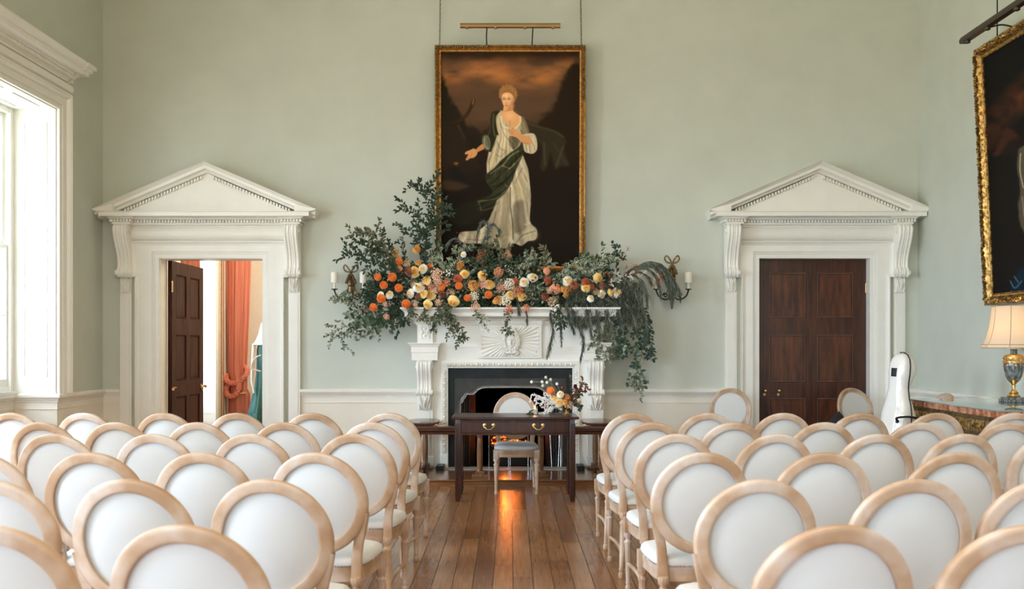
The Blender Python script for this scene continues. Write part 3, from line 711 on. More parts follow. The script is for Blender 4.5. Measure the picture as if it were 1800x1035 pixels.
# ------------------------------------------------------------------ oval-back chairs (local: the sitter faces +y)
def rake(x, z): return -(z-.505)*.19+.045*(x/.23)**2
CZ = .745; RA, RB = .205, .215
def ringpt(t, dr, dy):
    x = (RA+dr)*math.cos(t); z = CZ+(RB+dr)*math.sin(t); return (x, rake(x, z)+dy, z)
def chair_proto():
    root = empty('oval_back_chair'); kidsl = []
    def reg(o, *sub): kidsl.append((o, list(sub))); return o
    m = MB(); prof = [(-.023, .000), (-.024, -.014), (-.0225, -.0185), (-.019, -.0205), (-.010, -.0215), (.008, -.0225), (.018, -.0225), (.0225, -.020), (.025, -.014), (.0255, -.006), (.025, .008), (.020, .017), (.010, .020), (.004, .014), (-.004, .018), (-.010, .013), (-.018, .014), (-.024, .008)]
    n = 72; m.grid([[ringpt(2*PI*i/n, a, c) for a, c in prof] for i in range(n)], closeu=True, closev=True)
    for s in (-1, 1):
        path = [(s*.207, .70), (s*.198, .64), (s*.184, .575), (s*.174, .52), (s*.170, .46), (s*.170, .39)]
        pts = spline([(x, rake(x, max(z, .505)), z) for x, z in path], 6); P = []
        for i, p in enumerate(pts):
            w = .026-.004*math.sin(PI*i/len(pts)); d = .017
            P.append([(p.x-w, p.y-d*.8, p.z), (p.x-w*.8, p.y-d, p.z), (p.x+w*.8, p.y-d, p.z), (p.x+w, p.y-d*.8, p.z), (p.x+w, p.y+d*.8, p.z), (p.x+w*.7, p.y+d*1.1, p.z), (p.x-w*.7, p.y+d*1.1, p.z), (p.x-w, p.y+d*.8, p.z)])
        m.grid(P, closev=True); o = len(m.v); m.v.extend(P[-1]); m.f.append(tuple(range(o, o+8))); m.mi.append(0)
    reg(m.build('back_frame', 'chair', root))
    # upholstered oval: domed front, flat drawn linen behind
    m = MB()
    for dy, dome in ((.010, .028), (.000, -.006)):
        P = []
        for i in range(9):
            k = i/8; row = []
            for j in range(48):
                t = 2*PI*j/48; x = (RA-.020)*k*math.cos(t); z = CZ+(RB-.020)*k*math.sin(t)
                row.append((x, rake(x, z)+dy+dome*(1-k**3), z))
            P.append(row)
        m.grid(P, closev=True)
    reg(m.build('back_pad', 'fabric', root))
    m = MB()
    for j in range(78):
        t = 2*PI*j/78; p = ringpt(t, -.026, .0145); m.ball(p, .0042, 5, 3)
    reg(tag(m.build('nail_trim', 'nail', root), kind='stuff'))
    # seat rail and cushion
    def seat_outline(k=1., n=64):
        out = []
        for j in range(n):
            t = 2*PI*j/n; c, s_ = math.cos(t), math.sin(t); e = .42
            x = math.copysign(abs(c)**e, c); y = math.copysign(abs(s_)**e, s_)
            wx = .20+.026*(y*.5+.5); yy = .225+.215*y+(.025*(1-x*x) if y > 0 else 0)
            out.append((x*wx*k, .225+(yy-.225)*k))
        return out
    m = MB(); P = []
    for k, z in ((.90, .372), (.955, .372), (.962, .378), (.955, .386), (.962, .392), (.955, .40), (.972, .408), (.972, .425), (.985, .43), (.985, .442), (.90, .445)):
        P.append([(x, y, z) for x, y in seat_outline(k)])
    m.grid(P, closev=True)
    for s in (-1, 1): m.bbox(s*.2-.027, s*.2+.027, .378, .432, .355, .444, .004)
    reg(m.build('seat_rail', 'chair', root))
    m = MB(); P = []
    for k, z in ((.98, .44), (1.0, .446), (1.01, .458), (1.0, .472), (.96, .484), (.86, .492), (.6, .499), (.3, .502), (.01, .503)):
        P.append([(x, y, z) for x, y in seat_outline(k)])
    m.grid(P, closev=True); reg(m.build('seat', 'fabric', root))
    m = MB()
    for (x, y) in seat_outline(1.0, 110): m.ball((x, y, .446), .0042, 5, 3)
    reg(tag(m.build('seat_nail_trim', 'nail', root), kind='stuff'))
    # legs
    def legprof(h, r0, r1):
        return [(r1*.9, 0), (r1*1.25, .006), (r1*1.3, .03), (r1*.85, .04), (r1*1.2, .05), (r1*1.2, .056), (r1, .062), (r0, h-.075), (r0*1.18, h-.068), (r0*1.18, h-.060), (r0*.72, h-.05), (r0*.72, h-.042), (r0*1.15, h-.03), (r0*1.3, h-.012), (r0*1.2, h)]
    m = MB(); m.lathe(legprof(.36, .0215, .0135), 20, flute=.10); f = m.build('leg', 'chair', root); f.location = (.2, .405, 0); reg(f)
    g = f.copy(); C.objects.link(g); g.parent = root; g.location = (-.2, .405, 0); reg(g)
    m = MB(); m.lathe(legprof(.40, .020, .0135), 20, flute=.10)
    me = m
    for i, (x, y, z) in enumerate(me.v): me.v[i] = (x+.03*max(0, 1-z/.40)**1.3, y-.085*max(0, 1-z/.40)**1.3, z)
    r1 = me.build('leg', 'chair', root); r1.location = (.170, 0, 0); reg(r1)
    m2 = MB(); m2.v = [(-x, y, z) for x, y, z in me.v]; m2.f = list(me.f); m2.mi = list(me.mi)
    r2 = m2.build('leg', 'chair', root); r2.location = (-.170, 0, 0); reg(r2)
    for s in (-1, 1):
        m = MB(); m.tube(spline([(s*.2, .40, .165), (s*.19, .25, .172), (s*.186, .10, .172), (s*.190, -.03, .165)], 5), .0115, 8)
        reg(m.build('stretcher', 'chair', root))
    return root, kidsl
croot, ckids = chair_proto()
used = False
def place_chair(x, y, rz, label, group):
    global used
    if not used:
        used = True; croot.location = (x, y, 0); croot.rotation_euler = (0, 0, rz); return tag(croot, label, 'chair', group)
    r = dup(croot, ckids, (x, y, 0), rz, label, group); r['category'] = 'chair'; return r
ROWS = [725.5, 742, 762.5, 795, 842, 922.5]
ROWN = ['front', 'second', 'third', 'fourth', 'fifth', 'rearmost']
LEFTU = [[683, 547, 415, 286, 146, 18], [653, 498, 346, 202, 70], [621, 438, 267, 93], [552, 351, 156, -45], [467, 221, -24], [316, -26]]
RIGHTU = [[1113, 1245, 1378, 1515, 1648, 1785], [1147, 1291, 1451, 1618, 1775], [1191, 1367, 1545, 1697, 1855], [1238, 1453, 1686, 1897], [1340, 1613, 1846], [1480, 1813]]
rc = random.Random(11)
for side, tab in (('left', LEFTU), ('right', RIGHTU)):
    for r, us in enumerate(tab):
        D = .485*F/(ROWS[r]-CV)
        for k, u in enumerate(us):
            rz = rc.uniform(-.035, .035)
            if side == 'left' and k == 0: rz -= .05
            if side == 'right' and k == 0: rz += .04
            if side == 'right' and r in (2, 3) and k >= 3: rz += .07
            x = sx(u, D); off = .092
            place_chair(x-math.sin(rz)*off, D+math.cos(rz)*off, rz,
                'oval-back chair in %s row from the fireplace, %s seat %s of the aisle' % (ROWN[r], ORD[k], side), 'guest chairs in rows, %s of the aisle' % side)
# officiant's chair behind the desk and three against the walls
OFX = sx(906, 10.2)
place_chair(OFX, 10.21, PI+.02, 'oval-back chair facing the room behind the writing desk, before the fire', 'oval-back chairs apart from the rows')
place_chair(sx(1284, 11.2), 11.2, PI-.22, 'oval-back chair against the back wall, left of the closed dark door', 'oval-back chairs apart from the rows')
place_chair(sx(1504, 11.3), 11.3, PI+.30, 'oval-back chair in front of the closed dark door, beside the cello case', 'oval-back chairs apart from the rows')
place_chair(sx(1650, 10.12), 10.12, PI/2+.2, 'oval-back chair just peeping over the far edge of marble table', 'oval-back chairs apart from the rows')

# ------------------------------------------------------------------ writing desk
DX = sx(905.5, 9.4); desk = empty('writing_desk', (DX, 9.62, 0), 0, 'dark mahogany writing desk with two drawers, standing before the fireplace', 'desk')
y0, y1, hw = -.25, .25, .545; ztop = .80
def bow(x, amt=.035): return -amt*math.cos(x/hw*PI/2*.98) if abs(x) < hw else 0
m = MB(); out = []
nn = 24; hwt = .60
front = [(-hwt+2*hwt*i/nn, y0-.035-.045*max(0, math.cos((i/nn-.5)*PI))**1.5 if 0 < i < nn else y0-.035) for i in range(nn+1)]
poly = front+[(hwt, y1+.02), (-hwt, y1+.02)]
for z, k in ((ztop-.026, -.012), (ztop-.020, 0), (ztop-.006, 0), (ztop, -.006)):
    out.append([(x*(1+k/hwt), y*(1+k/.3), z) for x, y in poly])
m.grid(out, closev=True)
for row in (out[0], out[-1]): m.add(row, [tuple(range(len(row)))])
m.build('desk_top', 'mahog', desk)
m = MB()
m.box(-hw, hw, y1-.02, y1, .635, ztop-.026); m.box(-hw, -hw+.02, y0, y1, .635, ztop-.026); m.box(hw-.02, hw, y0, y1, .635, ztop-.026)
P = []
for i in range(nn+1):
    x = -hw+2*hw*i/nn; yb = y0+bow(x); P.append([(x, yb, .628), (x, yb-.006, .630), (x, yb-.006, .640), (x, yb, .643), (x, yb, ztop-.036), (x, yb-.004, ztop-.034), (x, yb-.004, ztop-.026), (x, yb+.02, ztop-.026), (x, yb+.02, .628)])
m.grid(P, closev=True)
m.build('desk_frame', 'mahog', desk)
def leg4(m, x, y, z1):
    t = .0235
    m.bbox(x-t, x+t, y-t, y+t, 0, z1, .003)
    for q in (-.013, 0, .013):
        m.tube([(x+q, y-t-.0005, .03), (x+q, y-t-.0005, z1-.04)], .0042, 6); m.tube([(x-t-.0005, y+q, .03), (x-t-.0005, y+q, z1-.04)], .0042, 6); m.tube([(x+t+.0005, y+q, .03), (x+t+.0005, y+q, z1-.04)], .0042, 6)
for sx_ in (-1, 1):
    for yy in (y0+.01, y1-.024):
        m = MB(); leg4(m, sx_*(hw-.006), yy, ztop-.027); m.build('leg', 'mahog', desk)
for x0, x1, nm in ((-.495, -.035, 0), (.005, .49, 1)):
    m = MB(); P = []
    for i in range(13):
        x = x0+(x1-x0)*i/12; yb = y0+bow(x)-.007
        P.append([(x, yb+.012, .648), (x, yb, .648), (x, yb-.003, .651), (x, yb-.003, .655), (x, yb, .658), (x, yb, .748), (x, yb-.003, .751), (x, yb-.003, .755), (x, yb, .758), (x, yb+.012, .758)])
    m.grid(P); 
    for row in (P[0], P[-1]): m.add(row, [tuple(range(len(row)))])
    dw = m.build('drawer', 'mahog', desk)
    xc = (x0+x1)/2+(.02 if nm == 0 else -.03); yb = y0+bow(xc)-.012; m = MB()
    for s in (-1, 1):
        m.lathe([(.017, 0), (.017, .003), (.008, .006), (.006, .014), (.011, .02), (.008, .028), (.001, .031)], 12, (xc+s*.042, yb, .722), T=Matrix.Rotation(PI/2, 4, 'X'))
    m.tube(spline([(xc-.042, yb-.02, .722), (xc-.050, yb-.022, .712), (xc-.030, yb-.028, .698), (xc-.022, yb-.03, .688), (xc, yb-.03, .684), (xc+.022, yb-.03, .688), (xc+.030, yb-.028, .698), (xc+.050, yb-.022, .712), (xc+.042, yb-.02, .722)], 5), .0048, 8)
    m.build('drawer_handle', 'brass', dw)

# ------------------------------------------------------------------ platform and club fender
pl_ = MB(); pl_.box(-2.3, 2.3, 10.40, YB-.24, 0, .052)
step = pl_.build('platform', 'step', smooth=False)
m = MB(); m.sweep([(-2.3, YB, 0), (-2.3, 10.40, 0), (2.3, 10.40, 0), (2.3, YB, 0)], [(0, 0), (.018, 0), (.018, .012), (.006, .02), (.006, .05), (.02, .052), (.026, .060), (.02, .069), (0, .07), (-.5, .07), (-.5, .05), (0, .05)], side=1, caps=False)
m.box(-1.81, 1.81, 10.8, 11.38, .052, .0695)
m.build('nosing', 'step', step)
tag(step, 'low polished oak step in front of the fireplace under the fender', 'step')
fe = empty('club_fender', (0, 10.62, .07), 0, 'dark oak club fender with round posts wrapped around the fireplace hearth', 'fender')
fy0 = 10.62
m = MB()
RX = .98
prof = [(-.075, .515), (-.06, .505), (.06, .505), (.078, .515), (.078, .525), (.072, .53), (.08, .538), (.08, .552), (.072, .56), (-.07, .56), (-.078, .55)]
pth = [(-RX, .74, 0), (-RX, 0, 0), (RX, 0, 0), (RX, .74, 0)]
m.sweep(pth, prof, side=1)
m.sweep(pth, [(-.045, .47), (.045, .47), (.05, .506), (-.05, .506)], side=1)
m.build('top_rail', 'oakh', fe); fe.scale = (1, 1, .965)
for s in (-1, 1):
    m = MB(); P = []
    for k, z in ((.9, .560), (.99, .562), (1.0, .575), (.97, .587), (.80, .592), (.01, .592)):
        row = []
        for j in range(40):
            t = 2*PI*j/40; c, q = math.cos(t), math.sin(t); e = .6
            row.append((s*(RX-.02)+math.copysign(abs(c)**e, c)*.175*k, .40+math.copysign(abs(q)**e, q)*.36*k, z))
        P.append(row)
    m.grid(P, closev=True); m.build('seat_board', 'oakh', fe)
def post(x, y, sq):
    m = MB(); m.lathe([(.034, .06), (.034, .075), (.028, .085), (.031, .10), (.033, .25), (.030, .41), (.027, .43), (.034, .44), (.034, .452), (.038, .47)], 20, (x, y, 0))
    m.bbox(x-.05, x+.05, y-.05, y+.05, .03, .065, .004); m.bbox(x-.085, x+.085, y-.055, y+.055, 0, .032, .006)
    m.build('post', 'oak', fe)
for x in (-RX, -.325, .325, RX): post(x, 0, 0)
for s in (-1, 1):
    post(s*RX*.985, .68, 0)
for s in (-1, 1):
    m = MB(); m.bbox(s*RX-.03, s*RX+.03, -.02, .72, .02, .075, .005); m.build('foot_rail', 'oakh', fe)

# ------------------------------------------------------------------ chimneypiece
fp = empty('fireplace', (0, YB, 0), 0, 'white carved fireplace with sunburst tablet, scroll brackets and black marble slips', 'fireplace'); invf = Matrix.Translation((0, -YB, 0))
def pf(m, name, mt='white', par=fp, **k):
    o = m.build(name, mt, par, **k)
    if par is fp: o.matrix_parent_inverse = invf
    return o
FY = 11.44   # front plane of the jambs
m = MB(); ow, oh = .715, 1.21
m.box(-1.06, -ow-.06, FY, YB, .07, 1.89); m.box(ow+.06, 1.06, FY, YB, .07, 1.89); m.box(-ow-.06, ow+.06, FY, YB, oh+.06, 1.89)
# string course and upper fascia
for (za, zb, pr) in ((1.445, 1.46, .022), (1.41, 1.445, .012), (1.385, 1.40, .008)):
    m.box(-.88, .88, FY-pr, FY+.01, za, zb)
pf(m, 'chimney_breast', smooth=False)
# opening frame with egg and dart
m = MB(); m.sweep([(-ow, FY, .22), (-ow, FY, oh), (ow, FY, oh), (ow, FY, .22)], [(0, -.30), (0, .012), (.008, .018), (.012, .018), (.014, .010), (.066, .034), (.07, .034), (.078, .03), (.078, 0)], nrm=(0, -1, 0), side=-1)
def egg(m, p, along, up):
    """one egg with its dart on the opening frame, p on the front plane"""
    p = Vector(p); al = Vector(along); u = Vector(up); n = Vector((0, -1, 0))
    P = []
    for i in range(7):
        t = PI*i/6; row = []
        for j in range(9):
            q = PI*j/8; row.append(p+al*(.019*math.sin(t)*math.cos(q))+u*(.026*math.cos(t))+n*(.018+.022*math.sin(t)*math.sin(q)))
        P.append(row)
    m.grid(P)
    for s in (-1, 1): m.tube([p+al*s*.026+u*.024+n*.025, p+al*s*.027+n*.034, p+al*s*.017-u*.026+n*.02], .0042, 5)
k = -.70
while k < .71: egg(m, (k, FY, oh+.042), (1, 0, 0), (0, 0, 1)); k += .0636
for s in (-1, 1):
    z = .27
    while z < oh: egg(m, (s*(ow+.042), FY, z), (0, 0, 1), (s, 0, 0)); z += .0636
    m.bbox(s*(ow+.04)-.042, s*(ow+.04)+.042, FY-.045, FY+.2, .0, .225, .004)
pf(m, 'opening_frame')
# pilasters, scroll brackets, acanthus
for s in (-1, 1):
    xc = s*.975; m = MB()
    m.box(xc-.088, xc+.088, FY-.05, FY, .07, 1.46); m.box(xc-.055, xc+.055, FY-.058, FY, .22, .74); m.bbox(xc-.10, xc+.10, FY-.075, FY, .07, .20, .003)
    # cap block
    pr = [(0, 1.30), (.06, 1.30), (.06, 1.385), (.066, 1.39), (.066, 1.455), (.078, 1.46), (.085, 1.48), (.10, 1.49), (.10, 1.50), (0, 1.50)]
    m.sweep([(xc-.088, FY, 0), (xc-.088, FY-.05, 0), (xc+.088, FY-.05, 0), (xc+.088, FY, 0)], pr, side=1)
    m.box(xc-.10, xc+.10, FY-.06, FY, 1.30, 1.498)
    m.box(xc-.088, xc+.088, FY-.06, FY, 1.50, 1.74)
    pf(m, 'pilaster', smooth=False)
    m = MB(); console(m, xc, FY-.045, 1.30, .90, .175, .135, .05); pf(m, 'scroll_bracket')
    m = MB(); acanthus(m, xc, FY-.05, .925, .74, .165, .085); pf(m, 'acanthus_leaf')
    def ros(a, c):
        x, y = (a-.5)*2, (c-.5)*2; r = math.hypot(x, y); t = math.atan2(y, x)
        e = max(0, 1-max(abs(x), abs(y))**8)
        pet = .55+.45*math.cos(4*t); h = .010*math.exp(-(r/.2)**2)+.016*pet*math.exp(-((r-.5)/.22)**2)+.011*(.5+.5*math.cos(4*t+PI))*math.exp(-((r-.95)/.22)**2)+.004*math.sin(18*r)*pet
        return max(0, h)*e
    m = MB(); m.height((xc-.062, FY-.061, 1.535), (.124, 0, 0), (0, 0, .17), (0, -1, 0), 36, 46, ros); pf(m, 'rosette')
# entablature: plan breaks forward over the pilasters and the tablet
bx = .36
path = [(-1.07, YB), (-1.07, FY-.06), (-.87, FY-.06), (-.87, FY), (-bx, FY), (-bx, FY-.045), (bx, FY-.045), (bx, FY), (.87, FY), (.87, FY-.06), (1.07, FY-.06), (1.07, YB)]
p3 = [(x, y, 0) for x, y in path]
m = MB(); m.sweep(p3, [(-.02, 1.70), (.0, 1.70), (.008, 1.705), (.008, 1.715), (.014, 1.717), (.014, 1.752), (.034, 1.756), (.04, 1.764), (-.02, 1.764)], side=1)
for i in range(len(path)-1):
    (xa, ya), (xb, yb) = path[i], path[i+1]; Ln = math.hypot(xb-xa, yb-ya); tx, ty = (xb-xa)/Ln, (yb-ya)/Ln; ox, oy = ty, -tx; k = .0
    while k < Ln-.01 and Ln > .12:
        x, y = xa+tx*k, ya+ty*k; m.prism([(x, y), (x+tx*.019, y+ty*.019), (x+tx*.019+ox*.036, y+ty*.019+oy*.036), (x+ox*.036, y+oy*.036)], 'z', 1.720, 1.750); k += .0332
pf(m, 'dentil_course', smooth=False)
m = MB(); m.sweep(p3, [(-.05, 1.764), (.045, 1.764), (.055, 1.775), (.085, 1.79), (.125, 1.80), (.125, 1.842), (.135, 1.846), (.14, 1.858), (.165, 1.878), (.172, 1.882), (.172, 1.90), (-.05, 1.90)], side=1)
m.box(-1.1, 1.1, FY-.05, YB, 1.86, 1.90); m.box(-1.07, 1.07, FY, YB, 1.76, 1.86)
pf(m, 'mantel_shelf')
# sunburst tablet
m = MB(); m.bbox(-bx, bx, FY-.045, FY+.02, 1.325, 1.70, .004); pf(m, 'tablet', smooth=False)
def sun(a, c):
    x = (a-.5)*.72; y = (c-.5)*.34; r = math.hypot(x, y); t = math.atan2(y, x)
    e = 1 if (abs(a-.5) < .465 and abs(c-.5) < .47) else 0
    if r < .085: return .004
    w = 46; ph = (t/(2*PI)*w) % 1.; ray = max(0, 1-abs(ph-.5)*2.4)
    n = int(t/(2*PI)*w+100) % w; lenr = .20+.15*((n*7) % 5)/4+abs(math.cos(t))*.13
    k = (n*13 % 3)*.002
    return e*(ray*(.010+k)*(1 if r < lenr else 0)+.001)
m = MB(); m.height((-bx+.004, FY-.046, 1.335), (2*bx-.008, 0, 0), (0, 0, .355), (0, -1, 0), 190, 96, sun); sb = pf(m, 'sunburst_relief')
# the mask: a face framed by curling locks
fc = Vector((.005, FY-.05, 1.512))
m = MB(); P = []
for i in range(41):
    c = i/40; zz = (c-.5)*2; row = []
    for j in range(33):
        a = j/32; xx = (a-.5)*2
        wd = .066*(1-.30*max(0, -zz)**1.8-.10*max(0, zz)**2)*math.sqrt(max(0, 1-zz*zz*.98)); x = xx*wd; z = zz*.098
        base = .05*math.sqrt(max(0, 1-xx*xx))*math.sqrt(max(0, 1-zz*zz))
        nx = x/.066; h = base
        K = 1.7
        h += K*.014*math.exp(-(nx/.17)**2)*math.exp(-((zz+.12)/.20)**2)+.010*math.exp(-(nx/.12)**2)*math.exp(-((zz-.15)/.22)**2)
        h -= K*.010*math.exp(-((abs(nx)-.42)/.17)**2)*math.exp(-((zz-.13)/.09)**2)
        h += .006*math.exp(-((abs(nx)-.42)/.13)**2)*math.exp(-((zz-.10)/.05)**2)+.006*math.exp(-((abs(nx)-.42)/.25)**2)*math.exp(-((zz-.28)/.06)**2)
        h += K*.007*math.exp(-(nx/.26)**2)*math.exp(-((zz+.44)/.045)**2)+.008*math.exp(-(nx/.22)**2)*math.exp(-((zz+.54)/.05)**2)-.005*math.exp(-(nx/.3)**2)*math.exp(-((zz+.49)/.02)**2)
        h += .009*math.exp(-(nx/.25)**2)*math.exp(-((zz+.78)/.12)**2)
        row.append(fc+Vector((x, -h, z)))
    P.append(row)
m.grid(P); m.build('sun_face', 'white', sb)
m = MB(); rh = random.Random(4)
for k in range(30):
    t = -PI/2+.28+(2*PI-.56)*k/29; ex, ez = .080, .112
    c0 = fc+Vector((ex*math.cos(t), -.026-.010*(k % 2), ez*math.sin(t)+.008)); r = rh.uniform(.017, .024); q = []
    for i in range(16):
        a = t+PI/2*rh.choice((-1, 1))*0+i/15*PI*2.2; rr = r*(1-.6*i/15); q.append(c0+Vector((rr*math.cos(a), -.010*math.sin(i/15*PI), rr*math.sin(a))))
    m.tube(q, [.0125*(1-.5*i/15) for i in range(16)], 6)
for s in (-1, 1):
    m.tube(spline([fc+Vector((0, -.03, -.115)), fc+Vector((s*.035, -.036, -.13)), fc+Vector((s*.072, -.03, -.112)), fc+Vector((s*.082, -.028, -.135)), fc+Vector((s*.055, -.03, -.152))], 5), .0115, 8)
    m.tube(spline([fc+Vector((0, -.03, .125)), fc+Vector((s*.03, -.035, .148)), fc+Vector((s*.05, -.03, .13))], 5), .010, 8)
m.ball(fc+Vector((0, -.035, -.128)), .018, 10, 8)
m.build('sun_hair', 'white', sb)
# black marble slips and register grate
m = MB(); sy = FY+.04
m.box(-ow, ow, sy, sy+.05, 1.095, oh+.01); m.box(-ow, -ow+.065, sy, sy+.05, .03, 1.095); m.box(ow-.065, ow, sy, sy+.05, .03, 1.095)
pf(m, 'marble_slips', 'blackmarble', smooth=False)
# cast iron plate with a shaped opening: outline half from bottom
half = [(.575, .03), (.575, .80)]+[(.575-.035*math.sin(a), .80+.0+.05*(1-math.cos(a))) for a in (.3, .8, 1.2, 1.5)]+[(.52, .865), (.505, .895), (.495, .905), (.425, .905), (.40, .925), (.37, .955), (.33, .975), (.28, .983), (0, .985)]
poly = [(-x, z) for x, z in half]+[(x, z) for x, z in reversed(half)][1:]
oy = sy+.015; m = MB(); fr = [(-.652, .03), (-.652, 1.06), (-.625, 1.095), (.625, 1.095), (.652, 1.06), (.652, .03)]
# plate as strips between the outer frame and the opening
n = len(poly); outer = []
for (x, z) in poly:
    if z < .03+1e-6: outer.append((math.copysign(.652, x), .03))
    elif abs(x) > .50: outer.append((math.copysign(.652, x), z*(1.095/.985) if z > .8 else z))
    else: outer.append((x*(.652/.50), 1.095))
m.grid([[(x, oy, z) for x, z in outer], [(x, oy-.006, z) for x, z in poly], [(x, oy+.06, z) for x, z in poly]])
pf(m, 'cast_iron_plate', 'castiron', smooth=False)
m = MB(); m.sweep([(x, oy-.004, z) for x, z in poly], [(-.006, -.03), (-.008, .008), (0, .016), (.008, .016), (.011, .008), (.018, .010), (.022, .014), (.028, .010), (.03, 0)], nrm=(0, -1, 0), side=-1)
m.build('moulding', 'castiron2' if 'castiron2' in M else 'steelrim', [o for o in kids(fp) if o.name.startswith('cast_iron_plate')][0]).matrix_parent_inverse = Matrix() if False else Matrix()
# firebox: splayed fluted cheeks, back, floor
m = MB(); by = YB+.22
m.box(-.60, .60, by, by+.03, .03, 1.25)
for s in (-1, 1):
    m.add([(s*.60, oy+.03, .0), (s*.42, by, .0), (s*.42, by, 1.25), (s*.60, oy+.03, 1.25)], [(0, 1, 2, 3)])
m.box(-.73, .73, by, by+.35, 0, 1.3); m.box(-.65, .65, oy+.05, by+.03, 1.24, 1.27)
pf(m, 'firebox', 'soot', smooth=False)
for s in (-1, 1):
    m = MB()
    for q in range(4):
        t = .12+q*.14; x = s*(.60-.18*t); y = oy+.03+(by-oy-.03)*t; m.tube([(x-s*.012, y, .05), (x-s*.012, y, .95)], .016 if q % 2 else .010, 10)
    pf(m, 'fluted_cheek', 'castiron')
m = MB(); m.box(-ow+.03, ow-.03, FY-.06, by, .0, .035); pf(m, 'inner_hearth', 'blackmarble', smooth=False)
# raised basket of glowing coals
gy = by-.15; m = MB()
for k in range(5): m.tube([(-.24, gy-.11, .30+k*.035), (.24, gy-.11, .30+k*.035)], .006, 6)
for k in range(8):
    x = -.24+.48*k/7; m.tube([(x, gy-.11, .28), (x, gy-.11, .45)], .005, 6)
m.box(-.25, .25, gy-.11, gy+.13, .27, .285)
for s in (-1, 1): m.tube([(s*.24, gy-.11, .04), (s*.24, gy-.11, .48)], .012, 8); m.ball((s*.24, gy-.11, .495), .02); m.tube([(s*.24, gy+.1, .04), (s*.24, gy+.1, .3)], .012, 8)
m.box(-.245, .245, gy-.10, gy-.095, .05, .27)
gr = pf(m, 'fire_basket', 'iron')
def coalmat():
    m, nt, b = _nt('glowing_embers')
    f = noise(nt, 16, 4, .6); c = ramp(nt, f, [(.50, (0, 0, 0)), (.58, (1, .10, .01)), (.70, (1, .36, .06))])
    b.inputs['Base Color'].default_value = (.015, .012, .01, 1); b.inputs['Roughness'].default_value = .9
    L(nt, c, b.inputs['Emission Color']); b.inputs['Emission Strength'].default_value = EMBER
    return m
M['coal'] = coalmat()
m = MB(); rr = random.Random(9)
for k in range(60):
    x = rr.uniform(-.21, .19); y = gy+rr.uniform(-.085, .10); z = .30+rr.uniform(0, .12)*(1-abs(x)*2.2)
    bm = bmesh.new(); bmesh.ops.create_icosphere(bm, subdivisions=1, radius=rr.uniform(.022, .036))
    for v in bm.verts: v.co = v.co*rr.uniform(.8, 1.2)+Vector((x, y, z))
    m.frombm(bm)
pf(m, 'coals', 'coal', par=fp)
def flamemat():
    m, nt, b = _nt('flame'); b.inputs['Base Color'].default_value = (0, 0, 0, 1)
    b.inputs['Emission Color'].default_value = (1, .22, .03, 1); b.inputs['Emission Strength'].default_value = FLAME
    return m
M['flame'] = flamemat()
m = MB()
for (x, h, w) in ((-.075, .09, .02), (-.03, .12, .022), (.015, .08, .02), (.075, .06, .016)):
    m.lathe([(w*.5, 0), (w, h*.25), (w*.7, h*.55), (w*.25, h*.85), (.001, h)], 10, (x, gy-.03, .40))
pf(m, 'flames', 'flame')
# bright fire screen standing on the hearth
sc = empty('fire_screen', (0, FY-.02, .036), 0, 'bright steel-framed glass fire screen standing in the hearth opening', 'fire screen')
m = MB()
for x in (-.245, -.02, .0, .205, .235): m.tube([(x, 0, .0), (x, 0, .52)], .0065, 8)
m.tube([(-.245, 0, .03), (.235, 0, .03)], .0055, 8); m.tube([(-.245, 0, .52), (.235, 0, .52)], .0075, 8)
for x in (-.245, .235): m.box(x-.01, x+.01, -.05, .05, 0, .01)
m.build('frame', 'steel', sc)
# fire irons leaning on the right
to = empty('fire_irons', (.48, FY+.0, .036), 0, 'steel fire irons leaning in the right side of the hearth opening', 'fire tools')
for i, (x0, x1) in enumerate(((0, -.03), (.07, .10), (.10, .11))):
    m = MB(); m.tube([(x0, 0, 0), (x1, .10, .60)], .006, 8); m.ball((x1, .10, .61), .014); m.build('poker' if i == 0 else ('tongs' if i == 1 else 'shovel'), 'steel', to)
# low marble kerb at each end of the hearth
for s, nm in ((-1, 'left'), (1, 'right')):
    m = MB(); m.prism([(FY-.34, .07), (FY-.34, .095), (FY-.30, .12), (FY-.06, .12), (FY-.02, .095), (FY-.02, .07)], 'x', s*.79-.04, s*.79+.04)
    tag(m.build('hearth_kerb', 'blackmarble', smooth=False), 'low dark marble kerb block at the %s end of the hearth' % nm, 'kerb', 'hearth kerbs')
m = MB(); m.box(-.76, .76, FY-.24, FY-.0, .052, .078); tag(m.build('hearth_slab', 'hearth', smooth=False), 'pale stone hearth slab lying below the fireplace opening', 'hearth')

# ------------------------------------------------------------------ marble-topped side table on the right
TX0, TX1, TY0, TY1, TZ = 3.87, 4.79, 7.92, 9.76, .952
tb = empty('marble_table', ((TX0+TX1)/2, (TY0+TY1)/2, 0), 0, 'gilt console table with red marble edge and glass top, below the right portrait', 'table')
invt = Matrix.Translation((-(TX0+TX1)/2, -(TY0+TY1)/2, 0))
def pt(m, name, mt, **k):
    o = m.build(name, mt, tb, **k); o.matrix_parent_inverse = invt; return o
m = MB(); m.bbox(TX0, TX1, TY0, TY1, TZ-.062, TZ-.010, .004); pt(m, 'marble_slab', 'marbler')
m = MB(); m.bbox(TX0-.004, TX1, TY0-.004, TY1+.004, TZ-.0095, TZ, .003); pt(m, 'glass_top', 'glasstop')
m = MB(); m.sweep([(TX1, TY1-.03, 0), (TX0+.03, TY1-.03, 0), (TX0+.03, TY0+.03, 0), (TX1, TY0+.03, 0)], [(0, TZ-.24), (.012, TZ-.24), (.016, TZ-.22), (.004, TZ-.20), (.004, TZ-.10), (.02, TZ-.085), (.026, TZ-.066), (0, TZ-.062)], side=-1)
m.box(TX0+.03, TX1, TY0+.03, TY1-.03, TZ-.22, TZ-.062)
fz = pt(m, 'frieze', 'giltdark2')
